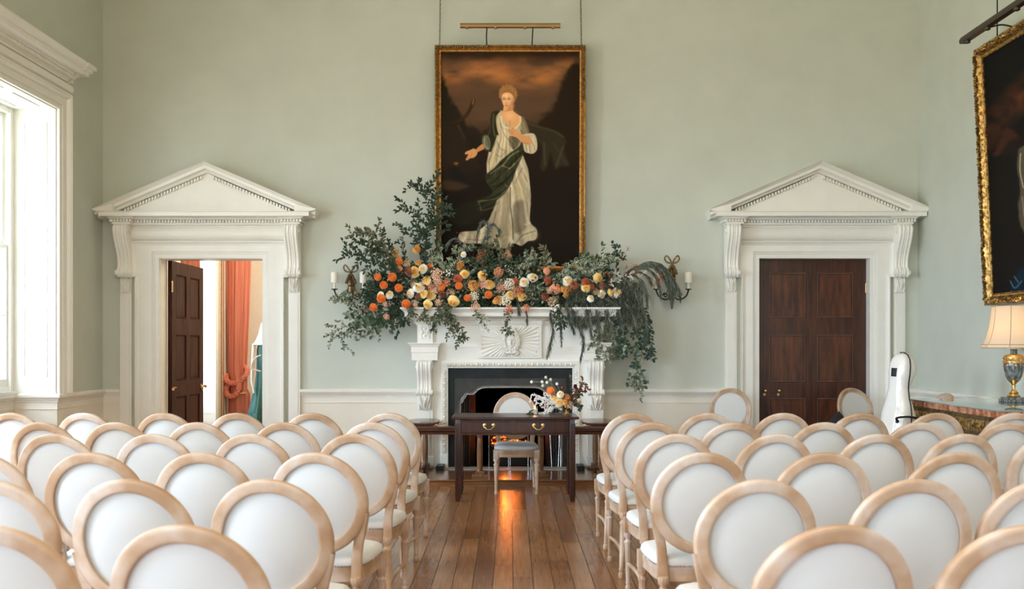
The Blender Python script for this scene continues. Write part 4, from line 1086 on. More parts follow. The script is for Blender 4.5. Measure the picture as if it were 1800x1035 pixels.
def vine(a, c):
    x = a*1.72; return .006+.012*max(0, math.sin(x*26+math.sin(c*6)*1.5))*math.sin(c*PI)+.008*max(0, math.cos(x*52+c*9))*math.sin(c*PI)
m = MB(); m.height((TX0+.026, TY0+.05, TZ-.20), (0, TY1-TY0-.1, 0), (0, 0, .10), (-1, 0, 0), 150, 14, vine)
m.height((TX0+.05, TY0+.026, TZ-.20), (TX1-TX0-.05, 0, 0), (0, 0, .10), (0, -1, 0), 80, 14, vine)
pt(m, 'carved_frieze', 'gilt2')
for (x, y) in ((TX0+.09, TY0+.10), (TX0+.09, TY1-.10), (TX1-.08, TY0+.10), (TX1-.08, TY1-.10)):
    m = MB()
    m.tube(spline([(x, y, TZ-.22), (x-.05, y, TZ-.34), (x-.02, y, TZ-.52), (x+.03, y, .25), (x-.01, y, .10), (x-.03, y, .0)], 6), [.05]*4+[.045]*10+[.03]*17, 12)
    ring = []
    for k in range(26):
        t = k/25*PI*3; rr = .065*(1-.75*k/25); ring.append((x-.045+rr*math.cos(t), y-.035, TZ-.30+rr*math.sin(t)))
    m.tube(ring, .012, 8); m.ball((x-.045, y-.045, TZ-.30), .018)
    pt(m, 'leg', 'gilt2')
# table lamp
lx, ly = sx(1782, 9.12), 9.12
lp = empty('table_lamp', (lx, ly, TZ), 0, 'urn-shaped marble and brass table lamp with cream panelled shade on marble table', 'lamp')
s9 = F/9.12; zv = lambda v: sz(v, 9.12)-TZ
m = MB(); m.bbox(-.095, .095, -.095, .095, 0, .026, .003); m.bbox(-.082, .082, -.082, .082, .026, .045, .003); m.build('plinth', 'greymarble', lp)
m = MB(); m.lathe([(.055, .045), (.06, .055), (.05, .065), (.038, .075), (.042, .085), (.025, .10), (.014, .12), (.012, .135), (.02, .14), (.02, .148), (.014, .152), (.02, .165), (.04, .185), (.058, .205)], 28); m.build('pedestal', 'brass', lp)
m = MB(); m.lathe([(.05, .20), (.07, .235), (.082, .29), (.086, .34), (.083, .37)], 28); m.build('urn', 'greymarble', lp)
m = MB(); m.lathe([(.083, .355), (.089, .36), (.089, .375), (.084, .38), (.089, .395), (.086, .415), (.07, .43), (.05, .437), (.034, .44)], 28)
for k in range(14):
    t = 2*PI*k/14
    for q in range(3): m.ball((.085*math.cos(t+q*.07), .085*math.sin(t+q*.07), .365+.018*q), .009, 7, 5)
for k in range(7):
    t = 2*PI*k/7; m.ball((.083*math.cos(t), .083*math.sin(t), .335), .009, 7, 5, sc=(1, 1, 1.8))
m.build('ormolu_collar', 'gold', lp)
m = MB(); m.lathe([(.032, .438), (.028, .455), (.028, .475), (.034, .485)], 24); m.build('neck', 'greymarble', lp)
m = MB(); m.lathe([(.056, .485), (.056, .492), (.04, .503), (.02, .52), (.008, .535), (.006, .58)], 24); m.build('cap', 'candle', lp)
zb, zt2 = zv(611), zv(538); P = []; Q = []
npn = 8
for (rr, z) in ((.275, zb), (.275, zb+.028), (.262, zb+.032), (.235, zb+.09), (.212, zb+.17), (.198, zb+.25), (.190, zb+.33), (.188, zt2)):
    row = []
    for k in range(96):
        a = 2*PI*k/96+.2; pan = (k % 12)/12; row.append((rr*(1-.02*math.sin(pan*PI))*math.cos(a), rr*(1-.02*math.sin(pan*PI))*math.sin(a), z))
    P.append(row)
m = MB(); m.grid(P, closev=True); sh = m.build('lamp_shade', 'shade', lp)
m = MB()
for q in range(8):
    m.tube([(P[i][q*12][0]*1.002, P[i][q*12][1]*1.002, P[i][q*12][2]) for i in range(len(P))], .0035, 5)
for i in (0, 1, 7): m.tube([tuple(p) for p in P[i]]+[P[i][0]], .004, 5)
m.build('shade_piping', 'piping', sh)
m = MB(); m.ball((0, 0, zb+.17), .035, 12, 10); m.build('bulb', 'bulb', lp)
# ------------------------------------------------------------------ cello case
cc = empty('cello_case', (3.595, 9.33, .012), 0, 'white glossy cello case with black seam standing upright in the corner', 'cello case')
prof = [(0.0, .10, .07, .06), (.02, .15, .11, .10), (.10, .215, .13, .12), (.25, .245, .135, .13), (.40, .235, .13, .125), (.52, .205, .12, .11), (.62, .178, .125, .12), (.72, .168, .11, .11), (.82, .166, .10, .085), (.90, .150, .085, .05), (.98, .120, .080, .022), (1.06, .102, .075, .022), (1.13, .104, .075, .060), (1.20, .112, .075, .092), (1.27, .112, .07, .098), (1.33, .10, .06, .08), (1.37, .07, .04, .05), (1.39, .02, .01, .015)]
pr = [Vector(p) for p in []]
m = MB(); P = []
def ci(z):
    for i in range(len(prof)-1):
        if prof[i][0] <= z <= prof[i+1][0]:
            t = (z-prof[i][0])/(prof[i+1][0]-prof[i][0]); t = t*t*(3-2*t)*.5+t*.5
            return [prof[i][k]+(prof[i+1][k]-prof[i][k])*t for k in (1, 2, 3)]
    return prof[-1][1:]
zs = [1.39*(i/70) for i in range(71)]; zs[-1] = 1.389
for z in zs:
    w, df, db = ci(z); row = []
    for j in range(40):
        t = 2*PI*j/40; c, s_ = math.cos(t), math.sin(t); e = .62
        x = math.copysign(abs(c)**e, c)*w; y = math.copysign(abs(s_)**e, s_)*(db if s_ > 0 else df)
        row.append((x, y, z))
    P.append(row)
m.grid(P, closev=True)
for row in (P[0], P[-1]): m.add(row, [tuple(range(len(row)))])
m.build('case_shell', 'caseshell', cc, ang=60)
m = MB(); q = [(ci(z)[0]+.002, 0, z) for z in zs]; q2 = [(-ci(z)[0]-.002, 0, z) for z in reversed(zs)]
m.tube(q+[(0, 0, 1.394)]+q2, .006, 6); m.build('seam', 'black', cc)
m = MB(); m.tube(spline([(.17, -.13, .76), (.19, -.16, .79), (.20, -.06, .805), (.19, .04, .79), (.172, .08, .74)], 6), .010, 8); m.ball((.165, -.135, .755), .015); m.build('handle', 'black', cc)
w0, d0, _ = ci(1.21); m = MB(); m.bbox(-.035, .035, -d0-.004, -d0+.01, 1.165, 1.245, .003); m.build('badge', 'black', cc)
m = MB(); m.bbox(-.012, .012, -.02, .02, 1.385, 1.40, .003); m.build('latch', 'steel', cc)
m = MB(); m.box(.15, .23, .10, .17, .30, .62); m.tube(spline([(.17, .12, .75), (.25, .16, .66), (.24, .15, .50)], 5), .02, 8); m.build('strap', 'black', cc)
cc.rotation_mode = 'ZYX'; cc.rotation_euler = (0, .06, -1.2); cc.scale = (.95, 1.2, 1)
# black soft bag in front of the closed door
bgx = sx(1462, 10.45); m = MB(); P = []
for i in range(15):
    t = i/14; z = .70*t; k = max(0, math.sin(min(1, (1-t)*1.2+.02)*PI/2))**.6; row = []
    for j in range(28):
        a = 2*PI*j/28; c, s_ = math.cos(a), math.sin(a); e = .7; w = .24*k*(1+.04*math.sin(a*5+t*7)); row.append((math.copysign(abs(c)**e, c)*w+.05*t, math.copysign(abs(s_)**e, s_)*.12*k, z+.03*math.cos(a)*t))
    P.append(row)
m.grid(P, closev=True)
for row in (P[0], P[-1]): m.add(row, [tuple(range(len(row)))])
bag = empty('instrument_bag', (bgx, 10.45, 0), .1, 'black soft instrument bag standing before the closed dark door', 'bag'); m.build('bag_body', 'blackcloth', bag)
m = MB(); m.tube(spline([(-.1, -.12, .45), (-.1, -.17, .56), (.05, -.17, .60), (.12, -.12, .47)], 6), .009, 7); m.build('bag_handle', 'black', bag)
bag.scale = (1, 1, 1.07)
# ------------------------------------------------------------------ painted canvases: pigment stored per vertex of the flat canvas
def srgb(*c): 
    return np.array([((x/255+.055)/1.055)**2.4 if x/255 > .04045 else x/255/12.92 for x in c])
class Paint:
    def __init__(s, U, V, base):
        s.U = U; s.V = V; s.c = np.ones(U.shape+(3,))*srgb(*base); s.nz = {}
    def noise(s, sc, seed, ax=1., ay=1.):
        rng = np.random.RandomState(seed); out = np.zeros(s.U.shape)
        for o in range(4):
            g = rng.rand(64, 64); x = s.U/sc*2**o*ax; y = s.V/sc*2**o*ay; x0 = np.floor(x).astype(int); y0 = np.floor(y).astype(int); fx = x-x0; fy = y-y0
            fx = fx*fx*(3-2*fx); fy = fy*fy*(3-2*fy); q = lambda a, c: g[a % 64, c % 64]
            out += (q(x0, y0)*(1-fx)*(1-fy)+q(x0+1, y0)*fx*(1-fy)+q(x0, y0+1)*(1-fx)*fy+q(x0+1, y0+1)*fx*fy)/2**o
        return out/1.875
    def sd(s, pts, closed=True):
        d = np.full(s.U.shape, 1e9); ins = np.zeros(s.U.shape, bool); n = len(pts)
        for i in range(n if closed else n-1):
            x0, y0 = pts[i]; x1, y1 = pts[(i+1) % n]; dx, dy = x1-x0, y1-y0; L2 = dx*dx+dy*dy+1e-9
            t = np.clip(((s.U-x0)*dx+(s.V-y0)*dy)/L2, 0, 1); d = np.minimum(d, np.hypot(s.U-x0-t*dx, s.V-y0-t*dy))
            if closed:
                cond = (y0 > s.V) != (y1 > s.V); xi = x0+(s.V-y0)*dx/(dy if abs(dy) > 1e-9 else 1e-9); ins ^= cond & (s.U < xi)
        return np.where(ins, -d, d) if closed else d
    def _sm(s, pts, closed):
        if len(pts) < 3: return pts
        P = [Vector((x, y, 0)) for x, y in pts]
        if closed:
            out = []; n = len(P)
            for i in range(n):
                p0, p1, p2, p3 = P[i-1], P[i], P[(i+1) % n], P[(i+2) % n]
                for k in range(4):
                    t = k/4; out.append(.5*((2*p1)+(-p0+p2)*t+(2*p0-5*p1+4*p2-p3)*t*t+(-p0+3*p1-3*p2+p3)*t**3))
        else: out = spline(P, 5)
        return [(p.x, p.y) for p in out]
    def poly(s, pts, col, soft=1.5, al=1., smooth=True, nz=None, namp=0.):
        d = s.sd(s._sm(pts, True) if smooth else pts)
        if nz is not None: d = d+(nz-.5)*namp
        a = np.clip(.5-d/soft, 0, 1)*al; a = a*a*(3-2*a) if al == 1. else a
        s.c = s.c*(1-a[..., None])+srgb(*col)*a[..., None]; return s
    def line(s, pts, col, w=1.2, soft=1., al=.8):
        d = s.sd(s._sm(pts, False), False); a = np.clip((w/2+soft/2-d)/soft, 0, 1)*al
        s.c = s.c*(1-a[..., None])+srgb(*col)*a[..., None]; return s
    def blob(s, x, y, rx, ry, col, al=.8, pw=1.):
        r = ((s.U-x)/rx)**2+((s.V-y)/ry)**2; a = (np.exp(-r**pw)*al)[..., None]
        s.c = s.c*(1-a)+srgb(*col)*a; return s
def canvas_mesh(name, X, Y, Z, col, parent, rough=.45):
    nu, nv = X.shape; me = bpy.data.meshes.new(name)
    co = np.stack([X, Y, Z], -1).reshape(-1, 3); idx = np.arange(nu*nv).reshape(nu, nv)
    q = np.stack([idx[:-1, :-1], idx[1:, :-1], idx[1:, 1:], idx[:-1, 1:]], -1).reshape(-1, 4)
    me.vertices.add(len(co)); me.vertices.foreach_set('co', co.ravel()); me.loops.add(q.size); me.loops.foreach_set('vertex_index', q.ravel().astype(np.int32))
    me.polygons.add(len(q)); me.polygons.foreach_set('loop_start', np.arange(0, q.size, 4, dtype=np.int32)); me.polygons.foreach_set('loop_total', np.full(len(q), 4, np.int32))
    me.update(calc_edges=True); me.validate()
    at = me.color_attributes.new('pigment', 'FLOAT_COLOR', 'POINT'); at.data.foreach_set('color', np.concatenate([np.clip(col, 0, 1).reshape(-1, 3), np.ones((len(co), 1))], 1).ravel().astype(np.float32))
    m, nt, b = _nt(name+'_pigment'); a = nt.nodes.new('ShaderNodeVertexColor'); a.layer_name = 'pigment'
    L(nt, a.outputs[0], b.inputs['Base Color']); b.inputs['Roughness'].default_value = .65; b.inputs['Specular IOR Level'].default_value = .08
    bump(nt, b, noise(nt, 320, 2), .06, .001)
    me.materials.append(m); o = bpy.data.objects.new(name, me); C.objects.link(o); o.parent = parent; return o
PGAIN = 1.0
# ---- portrait of a lady over the mantel
u0, u1, v0, v1 = 776., 1018., 94., 468.
nu, nv = 300, 450
U, V = np.meshgrid(np.linspace(u0, u1, nu), np.linspace(v0, v1, nv), indexing='ij')
p = Paint(U, V, (44, 32, 22)); n1 = p.noise(40, 1, 1, 2.5); n2 = p.noise(16, 2); n3 = p.noise(70, 3, 1, 2)
def lay(mask, col, al=1.):
    a = np.clip(mask, 0, 1)[..., None]*al; p.c = p.c*(1-a)+srgb(*col)*a
# evening sky
sky = np.clip((255-V)/60, 0, 1); lay(sky, (86, 64, 47), .95)
lay(np.clip((175-V)/60, 0, 1)*np.clip(n1*1.7-.45, 0, 1), (146, 94, 54), .9)
lay(np.clip(1-abs(V-133-6*np.sin(U/28))/22, 0, 1)*np.clip(n1*1.5-.2, 0, 1), (176, 114, 64), .85)
lay(np.clip(1-abs(V-208)/36, 0, 1)*np.clip(n3*1.6-.5, 0, 1), (112, 84, 60), .5)
lay(np.clip((112-V)/14, 0, 1), (50, 30, 16), .85)
lay(np.clip((U-905)/30, 0, 1)*np.clip((118-V)/20, 0, 1)*np.clip(n2*1.6-.3, 0, 1), (48, 32, 20), .8)
lay(np.clip((V-222-10*np.sin(U/25))/38, 0, 1), (38, 27, 19), 1.)
# trees at the right and the broken trunk at the left
p.poly([(1022, 118), (1004, 122), (988, 148), (976, 178), (962, 196), (948, 212), (938, 232), (960, 262), (1022, 270)], (40, 29, 19), 12, nz=n2, namp=22)
p.poly([(772, 135), (782, 150), (790, 166), (797, 182), (806, 196), (814, 210), (816, 240), (772, 262)], (36, 30, 20), 8, nz=n2, namp=16)
p.line([(797, 216), (812, 211), (824, 198), (833, 178)], (52, 35, 22), 6, 3, .95); p.line([(831, 184), (833, 176)], (140, 88, 48), 2.2, 1.5, .8)
p.poly([(776, 225), (798, 215), (812, 236), (830, 268), (842, 300), (776, 310)], (44, 33, 23), 6, .8)
p.line([(806, 222), (828, 262)], (84, 60, 40), 3, 4, .6)
p.poly([(812, 228), (828, 222), (842, 228), (856, 250), (848, 270), (822, 262)], (34, 28, 20), 6, .9, nz=n2, namp=8)
lay(np.clip((V-285)/40, 0, 1), (30, 23, 17), .85)
p.poly([(778, 318), (802, 320), (824, 326), (806, 334), (778, 332)], (74, 55, 38), 7, .7)
p.poly([(790, 294), (806, 296), (822, 318), (824, 326), (804, 316), (790, 306)], (26, 24, 22), 4, .9); p.blob(802, 288, 3, 2, (170, 116, 60), .8)
# dark flying scarf at the right
p.poly([(902, 204), (930, 214), (956, 226), (984, 234), (996, 250), (990, 262), (1000, 290), (986, 292), (976, 298), (968, 270), (960, 296), (950, 296), (952, 258), (930, 240), (908, 228)], (52, 45, 31), 4, .95)
p.line([(912, 210), (940, 222), (970, 230), (990, 242)], (86, 76, 50), 2, 3, .6); p.line([(956, 252), (958, 290)], (88, 80, 58), 3, 4, .5); p.line([(990, 258), (978, 292)], (92, 84, 62), 3, 4, .5); p.line([(972, 252), (984, 270), (996, 290)], (70, 64, 46), 3, 3, .5)
# skirt
SK = [(868, 240), (900, 246), (912, 262), (926, 292), (930, 318), (933, 350), (931, 388), (943, 404), (942, 420), (928, 424), (916, 432), (904, 428), (894, 436), (868, 436), (845, 428), (820, 428), (806, 420), (812, 408), (838, 406), (856, 392), (868, 368), (878, 340), (884, 320), (862, 318), (856, 300), (858, 276)]
p.poly(SK, (190, 176, 146), 2.5, 1., nz=n2, namp=2)
def silk(poly, ax, ay, k, amp, seed, soft=3):
    d = p.sd(p._sm(poly, True)); a = np.clip(.5-d/soft, 0, 1)[..., None]
    an = np.arctan2(U-ax, V-ay); ra = np.hypot(U-ax, V-ay)
    nn_ = p.noise(26, seed); f = np.sin(an*k+nn_*5+ra*.012)*.5+np.sin(an*k*2.3+nn_*8+seed)*.3+(p.noise(9, seed+1)-.5)*.7
    f = np.clip(f, -1, 1); g = 1+amp*f; g = np.where(f > .55, g+amp*.9*(f-.55), g); p.c = p.c*(1-a)+np.clip(p.c*g[..., None], 0, 1)*a
silk(SK, 888, 205, 46, .42, 31)
p.poly([(866, 262), (884, 258), (884, 272), (872, 290), (864, 304), (860, 296), (860, 276)], (205, 186, 148), 5, .9)
p.poly([(903, 322), (916, 304), (922, 318), (924, 352), (912, 372), (904, 352)], (190, 172, 136), 6, .9)
p.poly([(876, 350), (896, 338), (898, 372), (898, 408), (884, 426), (862, 420), (856, 404), (866, 380)], (168, 152, 122), 6, .9)
p.poly([(902, 362), (914, 352), (922, 356), (926, 392), (924, 404), (908, 410), (902, 400)], (112, 100, 80), 6, .8)
for L_, c, w, a in (([(898, 332), (900, 358), (898, 366)], (215, 196, 160), 1.6, .8), ([(897, 330), (897, 360), (901, 392), (902, 420)], (60, 52, 40), 2.2, .8), ([(872, 372), (866, 396), (858, 408)], (84, 74, 58), 2, .7),
    ([(928, 352), (930, 372), (929, 388)], (206, 178, 138), 2, .9), ([(914, 304), (922, 318), (925, 330)], (214, 194, 154), 1.4, .8), ([(906, 322), (912, 308), (918, 296)], (92, 80, 60), 1.4, .7),
    ([(850, 428), (878, 424), (890, 416), (900, 418)], (206, 190, 156), 1.8, .6), ([(922, 394), (934, 398), (940, 406)], (196, 170, 130), 2, .8), ([(904, 412), (916, 420), (926, 408)], (200, 176, 136), 1.8, .7), ([(908, 426), (918, 414), (928, 410), (940, 406)], (80, 68, 52), 2, .7),
    ([(816, 410), (838, 414), (862, 408)], (196, 180, 146), 2, .5), ([(820, 420), (846, 422), (866, 416)], (90, 78, 60), 2, .5), ([(884, 346), (880, 380), (884, 410)], (196, 180, 148), 2, .45), ([(866, 268), (860, 284), (860, 300)], (104, 90, 66), 2, .6)):
    p.line(L_, c, w, 1.6, a)
p.blob(936, 414, 7, 6, (190, 166, 128), .6)
# green mantle across the hips, trailing left
p.poly([(914, 250), (924, 258), (918, 276), (908, 298), (900, 320), (886, 342), (874, 352), (860, 366), (846, 372), (838, 366), (840, 352), (852, 348), (866, 338), (856, 322), (854, 308), (868, 296), (884, 278), (900, 264)], (52, 52, 34), 3, 1.)
p.poly([(786, 378), (812, 360), (840, 352), (862, 344), (872, 356), (854, 372), (836, 388), (808, 398)], (38, 36, 26), 6, .8)
for L_, c, w, a in (([(862, 306), (884, 290), (896, 276), (912, 266)], (122, 118, 80), 2, .8), ([(870, 312), (890, 302), (906, 288), (916, 276)], (104, 102, 68), 1.8, .7), ([(884, 292), (896, 296), (904, 288)], (128, 124, 86), 1.5, .8), ([(840, 354), (860, 352), (878, 346), (892, 330), (888, 326)], (112, 104, 68), 1.5, .85), ([(842, 356), (846, 370)], (104, 94, 60), 1.5, .7), ([(846, 370), (864, 366), (876, 356)], (96, 88, 56), 1.5, .7), ([(860, 330), (880, 324), (896, 312)], (26, 26, 18), 3, .6), ([(862, 314), (880, 308), (894, 300)], (30, 30, 20), 2.4, .6)):
    p.line(L_, c, w, 1.5, a)
silk([(914, 250), (924, 258), (918, 276), (908, 298), (900, 320), (886, 342), (874, 352), (860, 366), (846, 372), (838, 366), (840, 352), (852, 348), (866, 338), (856, 322), (854, 308), (868, 296), (884, 278), (900, 264)], 760, 420, 70, .55, 41)
# bodice
p.poly([(870, 200), (884, 196), (912, 204), (922, 214), (928, 232), (930, 240), (918, 246), (912, 258), (898, 268), (888, 276), (872, 286), (872, 262), (878, 244), (872, 222)], (190, 174, 142), 2.5, 1.)
p.poly([(918, 206), (926, 220), (930, 238), (920, 240), (914, 226)], (128, 112, 84), 4, .9)
p.poly([(876, 212), (884, 226), (896, 230), (894, 250), (882, 262), (874, 250), (878, 236)], (214, 196, 160), 4, .8)
for L_, c, w, a in (([(880, 218), (888, 240), (902, 254)], (110, 94, 70), 1.4, .7), ([(874, 250), (880, 262), (890, 266)], (104, 90, 66), 1.6, .6), ([(884, 230), (896, 244), (904, 258)], (224, 206, 170), 1.5, .6), ([(872, 272), (880, 276), (888, 268)], (120, 104, 78), 1.6, .6), ([(902, 226), (900, 240), (906, 250)], (96, 82, 62), 1.6, .7), ([(912, 216), (916, 228)], (214, 196, 160), 1.6, .7)):
    p.line(L_, c, w, 1.4, a)
p.poly([(896, 240), (914, 242), (912, 256), (902, 264), (896, 254)], (66, 58, 42), 3, .8)
silk([(870, 200), (884, 196), (912, 204), (922, 214), (928, 232), (930, 240), (918, 246), (912, 258), (898, 268), (888, 276), (872, 286), (872, 262), (878, 244), (872, 222)], 890, 120, 60, .3, 51)
# neck and shoulders
SKN = (226, 166, 112)
p.poly([(887, 186), (901, 184), (902, 196), (912, 204), (915, 212), (910, 222), (902, 226), (896, 222), (888, 216), (880, 204), (884, 198)], SKN, 1.8)
p.blob(896, 205, 9, 7, (244, 194, 142), .7); p.line([(896, 214), (897, 224)], (176, 112, 68), 1.5, 1.6, .6); p.line([(888, 196), (900, 194)], (188, 122, 76), 2.4, 2.5, .5)
p.line([(881, 206), (884, 222), (893, 226)], (236, 222, 190), 2.2, 1.4, .9); p.line([(914, 206), (914, 218), (904, 228)], (232, 214, 178), 2.2, 1.4, .9)
# head
p.poly([(877, 168), (878, 160), (882, 154), (887, 152), (891, 153.5), (896, 151.5), (902, 154), (907, 160), (908.5, 168), (907, 176), (903, 182), (898, 178), (884, 180), (879, 174)], (150, 104, 62), 2.4, 1., nz=p.noise(5, 77), namp=5)
for i_ in range(26):
    t_ = i_/25; x_ = 878+29*t_; yy_ = 167-13*math.sin(t_*PI); p.line([(x_, yy_+2), (x_+1.5*math.sin(i_*1.7), yy_-1.5), (x_+3*math.sin(i_*2.3), yy_-4)], (188, 142, 90) if i_ % 2 else (126, 86, 52), 1.2, 1.8, .35)
p.poly([(882.5, 170), (886, 165.5), (892, 164), (898, 166), (902, 171), (902.5, 178), (901, 185), (897, 190.5), (892, 193.5), (888, 191), (884.5, 185), (882.6, 178)], (226, 172, 126), 1.8)
p.blob(889, 170, 5.5, 3.5, (246, 204, 162), .8); p.blob(887, 181, 3.2, 3, (238, 170, 124), .6); p.blob(901, 181, 2.6, 7, (160, 104, 66), .6); p.blob(894, 191, 4, 1.8, (190, 130, 88), .5)
p.poly([(896, 184), (903, 182), (904, 192), (896, 196), (892, 195)], (176, 118, 78), 2.4, .55)
for x_ in (886, 894.6): p.blob(x_, 175.2, 2.5, 1.5, (150, 98, 64), .7); p.line([(x_-1.7, 175.4), (x_, 174.8), (x_+1.7, 175.5)], (52, 30, 20), 1.1, .8, .9); p.line([(x_-2.2, 172.6), (x_, 171.9), (x_+2.4, 172.7)], (120, 76, 46), .7, .9, .6)
p.line([(889.6, 174), (889.1, 181), (890.4, 182)], (176, 116, 76), .8, 1.3, .55); p.blob(888.6, 180, 1.1, 1.6, (250, 206, 164), .6); p.line([(888.4, 183), (891.2, 183)], (150, 84, 56), .7, .8, .6)
p.line([(888, 187), (890, 186.3), (893, 187)], (176, 62, 44), 1.3, .9, .85); p.line([(888.8, 188.4), (892, 188.4)], (206, 98, 74), .8, .8, .7); p.blob(903.5, 178, 1.2, 2.4, (196, 134, 90), .8)
# sleeve at the left with its cuff, the dark mantle on the shoulder
p.poly([(866, 198), (880, 196), (872, 208), (874, 236), (866, 262), (862, 268), (848, 262), (846, 240), (850, 230), (858, 226), (862, 210)], (44, 40, 26), 2.6)
p.line([(868, 202), (867, 222), (870, 240)], (98, 92, 62), 2.5, 2, .7); p.line([(861, 212), (861, 232), (853, 244)], (84, 80, 56), 1.6, 1.6, .6)
p.poly([(850, 240), (858, 240), (862, 252), (860, 264), (852, 262), (848, 252)], (112, 112, 88), 2.2, .9); p.line([(852, 244), (852, 256), (858, 262)], (176, 172, 144), 1.3, 1.2, .8); p.line([(857, 244), (860, 256)], (50, 50, 36), 1.3, 1.2, .8)
# left forearm and hand, pointing
p.poly([(848, 254), (851, 262), (840, 268), (836, 274), (830, 276), (828, 270), (836, 264)], (200, 138, 88), 1.6)
p.poly([(834, 262), (839, 270), (834, 277), (826, 279), (822, 282), (819, 281), (823, 272), (818, 272), (819, 268), (828, 264)], (216, 152, 98), 1.4); p.line([(824, 272), (821, 281)], (138, 84, 48), .9, 1, .7); p.line([(830, 270), (826, 278)], (150, 92, 54), .9, 1, .6)
# right arm across the chest with a white sleeve
p.poly([(916, 240), (926, 236), (938, 236), (943, 246), (944, 262), (938, 270), (930, 270), (922, 266), (919, 252)], (206, 186, 154), 2.)
for L_, c in (([(924, 252), (926, 266)], (120, 100, 76)), ([(931, 256), (932, 268)], (128, 108, 82)), ([(937, 242), (938, 262)], (236, 222, 192)), ([(928, 240), (936, 252), (940, 264)], (140, 120, 92)), ([(927, 258), (929, 268)], (236, 222, 194))): p.line(L_, c, 1.5, 1.2, .8)
p.poly([(906, 228), (914, 236), (930, 242), (934, 248), (932, 255), (920, 253), (912, 246), (904, 240), (899, 237)], (214, 152, 102), 1.5); p.line([(918, 251), (930, 254)], (150, 96, 60), 1.4, 1.6, .6)
p.poly([(893, 229), (900, 227), (908, 229), (912, 236), (908, 241), (900, 240), (895, 234)], (218, 156, 104), 1.3); p.line([(894, 231), (902, 232)], (140, 86, 52), .9, 1, .7); p.line([(896, 235), (903, 236)], (150, 92, 56), .9, 1, .7)
# foot
p.poly([(890, 432), (898, 432), (897, 442), (899, 448), (892, 456), (883, 454), (888, 446)], (186, 146, 108), 1.8, .9); p.line([(890, 438), (898, 440)], (120, 84, 60), 1.4, 1.4, .6)
silk(SK, 888, 205, 52, .30, 61)
lay(np.clip((V-432)/25, 0, 1)*np.clip(n3*1.4-.4, 0, 1)*.4, (58, 42, 30))
Dp = 11.70; lean = .05
zc0, zc1 = sz(v0, Dp), sz(v1, Dp)
Xc = (U-CU)/F*Dp; Zc = HC-(V-CV)/F*Dp; Yc = Dp-lean*(Zc-zc1)/(zc0-zc1)
pa = empty('portrait_painting', (sx(896.5, Dp), 11.79, sz(475, Dp)), 0, 'large gilt-framed painting of a standing lady in white, above the mantel', 'painting'); invp = Matrix.Translation(-pa.location)
o = canvas_mesh('canvas', Xc, Yc, Zc, p.c*PGAIN, pa); o.matrix_parent_inverse = invp
# carved gilt frame
def gframe(root, inv, cor, nrm, scale=1., leaf_seed=1, names=('gold', 'giltdark'), allover=False):
    """cor: four canvas corners (ordered), frame grows outward"""
    m = MB(); prof = [(0, -.02), (0, .012), (.006, .016), (.012, .010), (.022, .012), (.028, .022), (.034, .012), (.044, .008), (.050, .022), (.062, .046), (.080, .058), (.094, .050), (.098, .035), (.098, -.04)]
    prof = [(a*scale, b_) for a, b_ in prof]
    m.sweep(cor, prof, nrm=nrm, closed=True, side=-1)
    f = m.build('frame', names[0], root); f.matrix_parent_inverse = inv
    rr = random.Random(leaf_seed); m = MB(); nr = Vector(nrm).normalized()
    for i in range(4):
        a = Vector(cor[i]); c = Vector(cor[(i+1) % 4]); t = (c-a).normalized(); ou = -t.cross(nr); Ln = (c-a).length
        k = -.06
        while k < Ln+.07:
            zone = allover or k < .55 or k > Ln-.55 or (not allover and Ln > 2 and rr.random() < .0)
            if zone:
                base = a+t*k+ou*(.070*scale)+nr*.050
                for q in range(3):
                    ang = rr.uniform(-1, 1)*1.0+(PI if k > Ln/2 else 0); ln = (rr.uniform(.018, .034) if allover else rr.uniform(.03, .055))*scale; dirv = t*math.cos(ang)+ou*math.sin(ang)*.35
                    p0 = base+ou*rr.uniform(-.022, .008)*scale; mid = p0+dirv*ln*.5+nr*.016; e = p0+dirv*ln
                    m.tube([p0, p0.lerp(mid, .6)+nr*.003, mid, e], [.003, .009*scale, .009*scale, .002], 6)
            k += (.022 if allover else .032)*scale
    tag(m.build('frame_carving', names[1], f), kind='stuff')
    m = MB()
    for i in range(4):
        a = Vector(cor[i]); c = Vector(cor[(i+1) % 4]); t = (c-a).normalized(); ou = -t.cross(nr); Ln = (c-a).length; n = int(Ln/.022)
        for k in range(n): m.ball(a+t*((k+.5)*Ln/n)+ou*(.019*scale)+nr*.014, .0075, 5, 4)
    tag(m.build('frame_beading', 'gold', f), kind='stuff')
    return f
def pc(u, v): 
    z = HC-(v-CV)/F*Dp; return ((u-CU)/F*Dp, Dp-lean*(z-zc1)/(zc0-zc1)-.004, z)
cor = [pc(u0, v1), pc(u0, v0), pc(u1, v0), pc(u1, v1)]
fr = gframe(pa, invp, cor, (0, -1, -.02), .76, 2)
m = MB(); m.box(sx(768, 11.76), sx(1025, 11.76), 11.73, 11.77, sz(474, Dp), sz(86, Dp)); o = m.build('backboard', 'oakh', pa, smooth=False); o.matrix_parent_inverse = invp
def chain(m, p0, p1, r=.010, wr=.0032):
    p0, p1 = Vector(p0), Vector(p1); d = (p1-p0); n = int(d.length/.026); t = d.normalized(); u = t.orthogonal().normalized(); w = t.cross(u)
    for k in range(n):
        c0 = p0+d*((k+.5)/n); a = (u if k % 2 else w); m.tube([c0+t*.018*math.cos(q/8*2*PI)+a*r*math.sin(q/8*2*PI) for q in range(9)], wr, 4, cap=False)
for u_, u2 in ((773, 775.5), (1022, 1019)):
    m = MB(); chain(m, (sx(u_, 11.72), 11.70, sz(82, 11.7)), (sx(u2, 11.77), 11.77, ZC-.05)); o = m.build('hanging_chain', 'oldbrass', pa); o.matrix_parent_inverse = invp
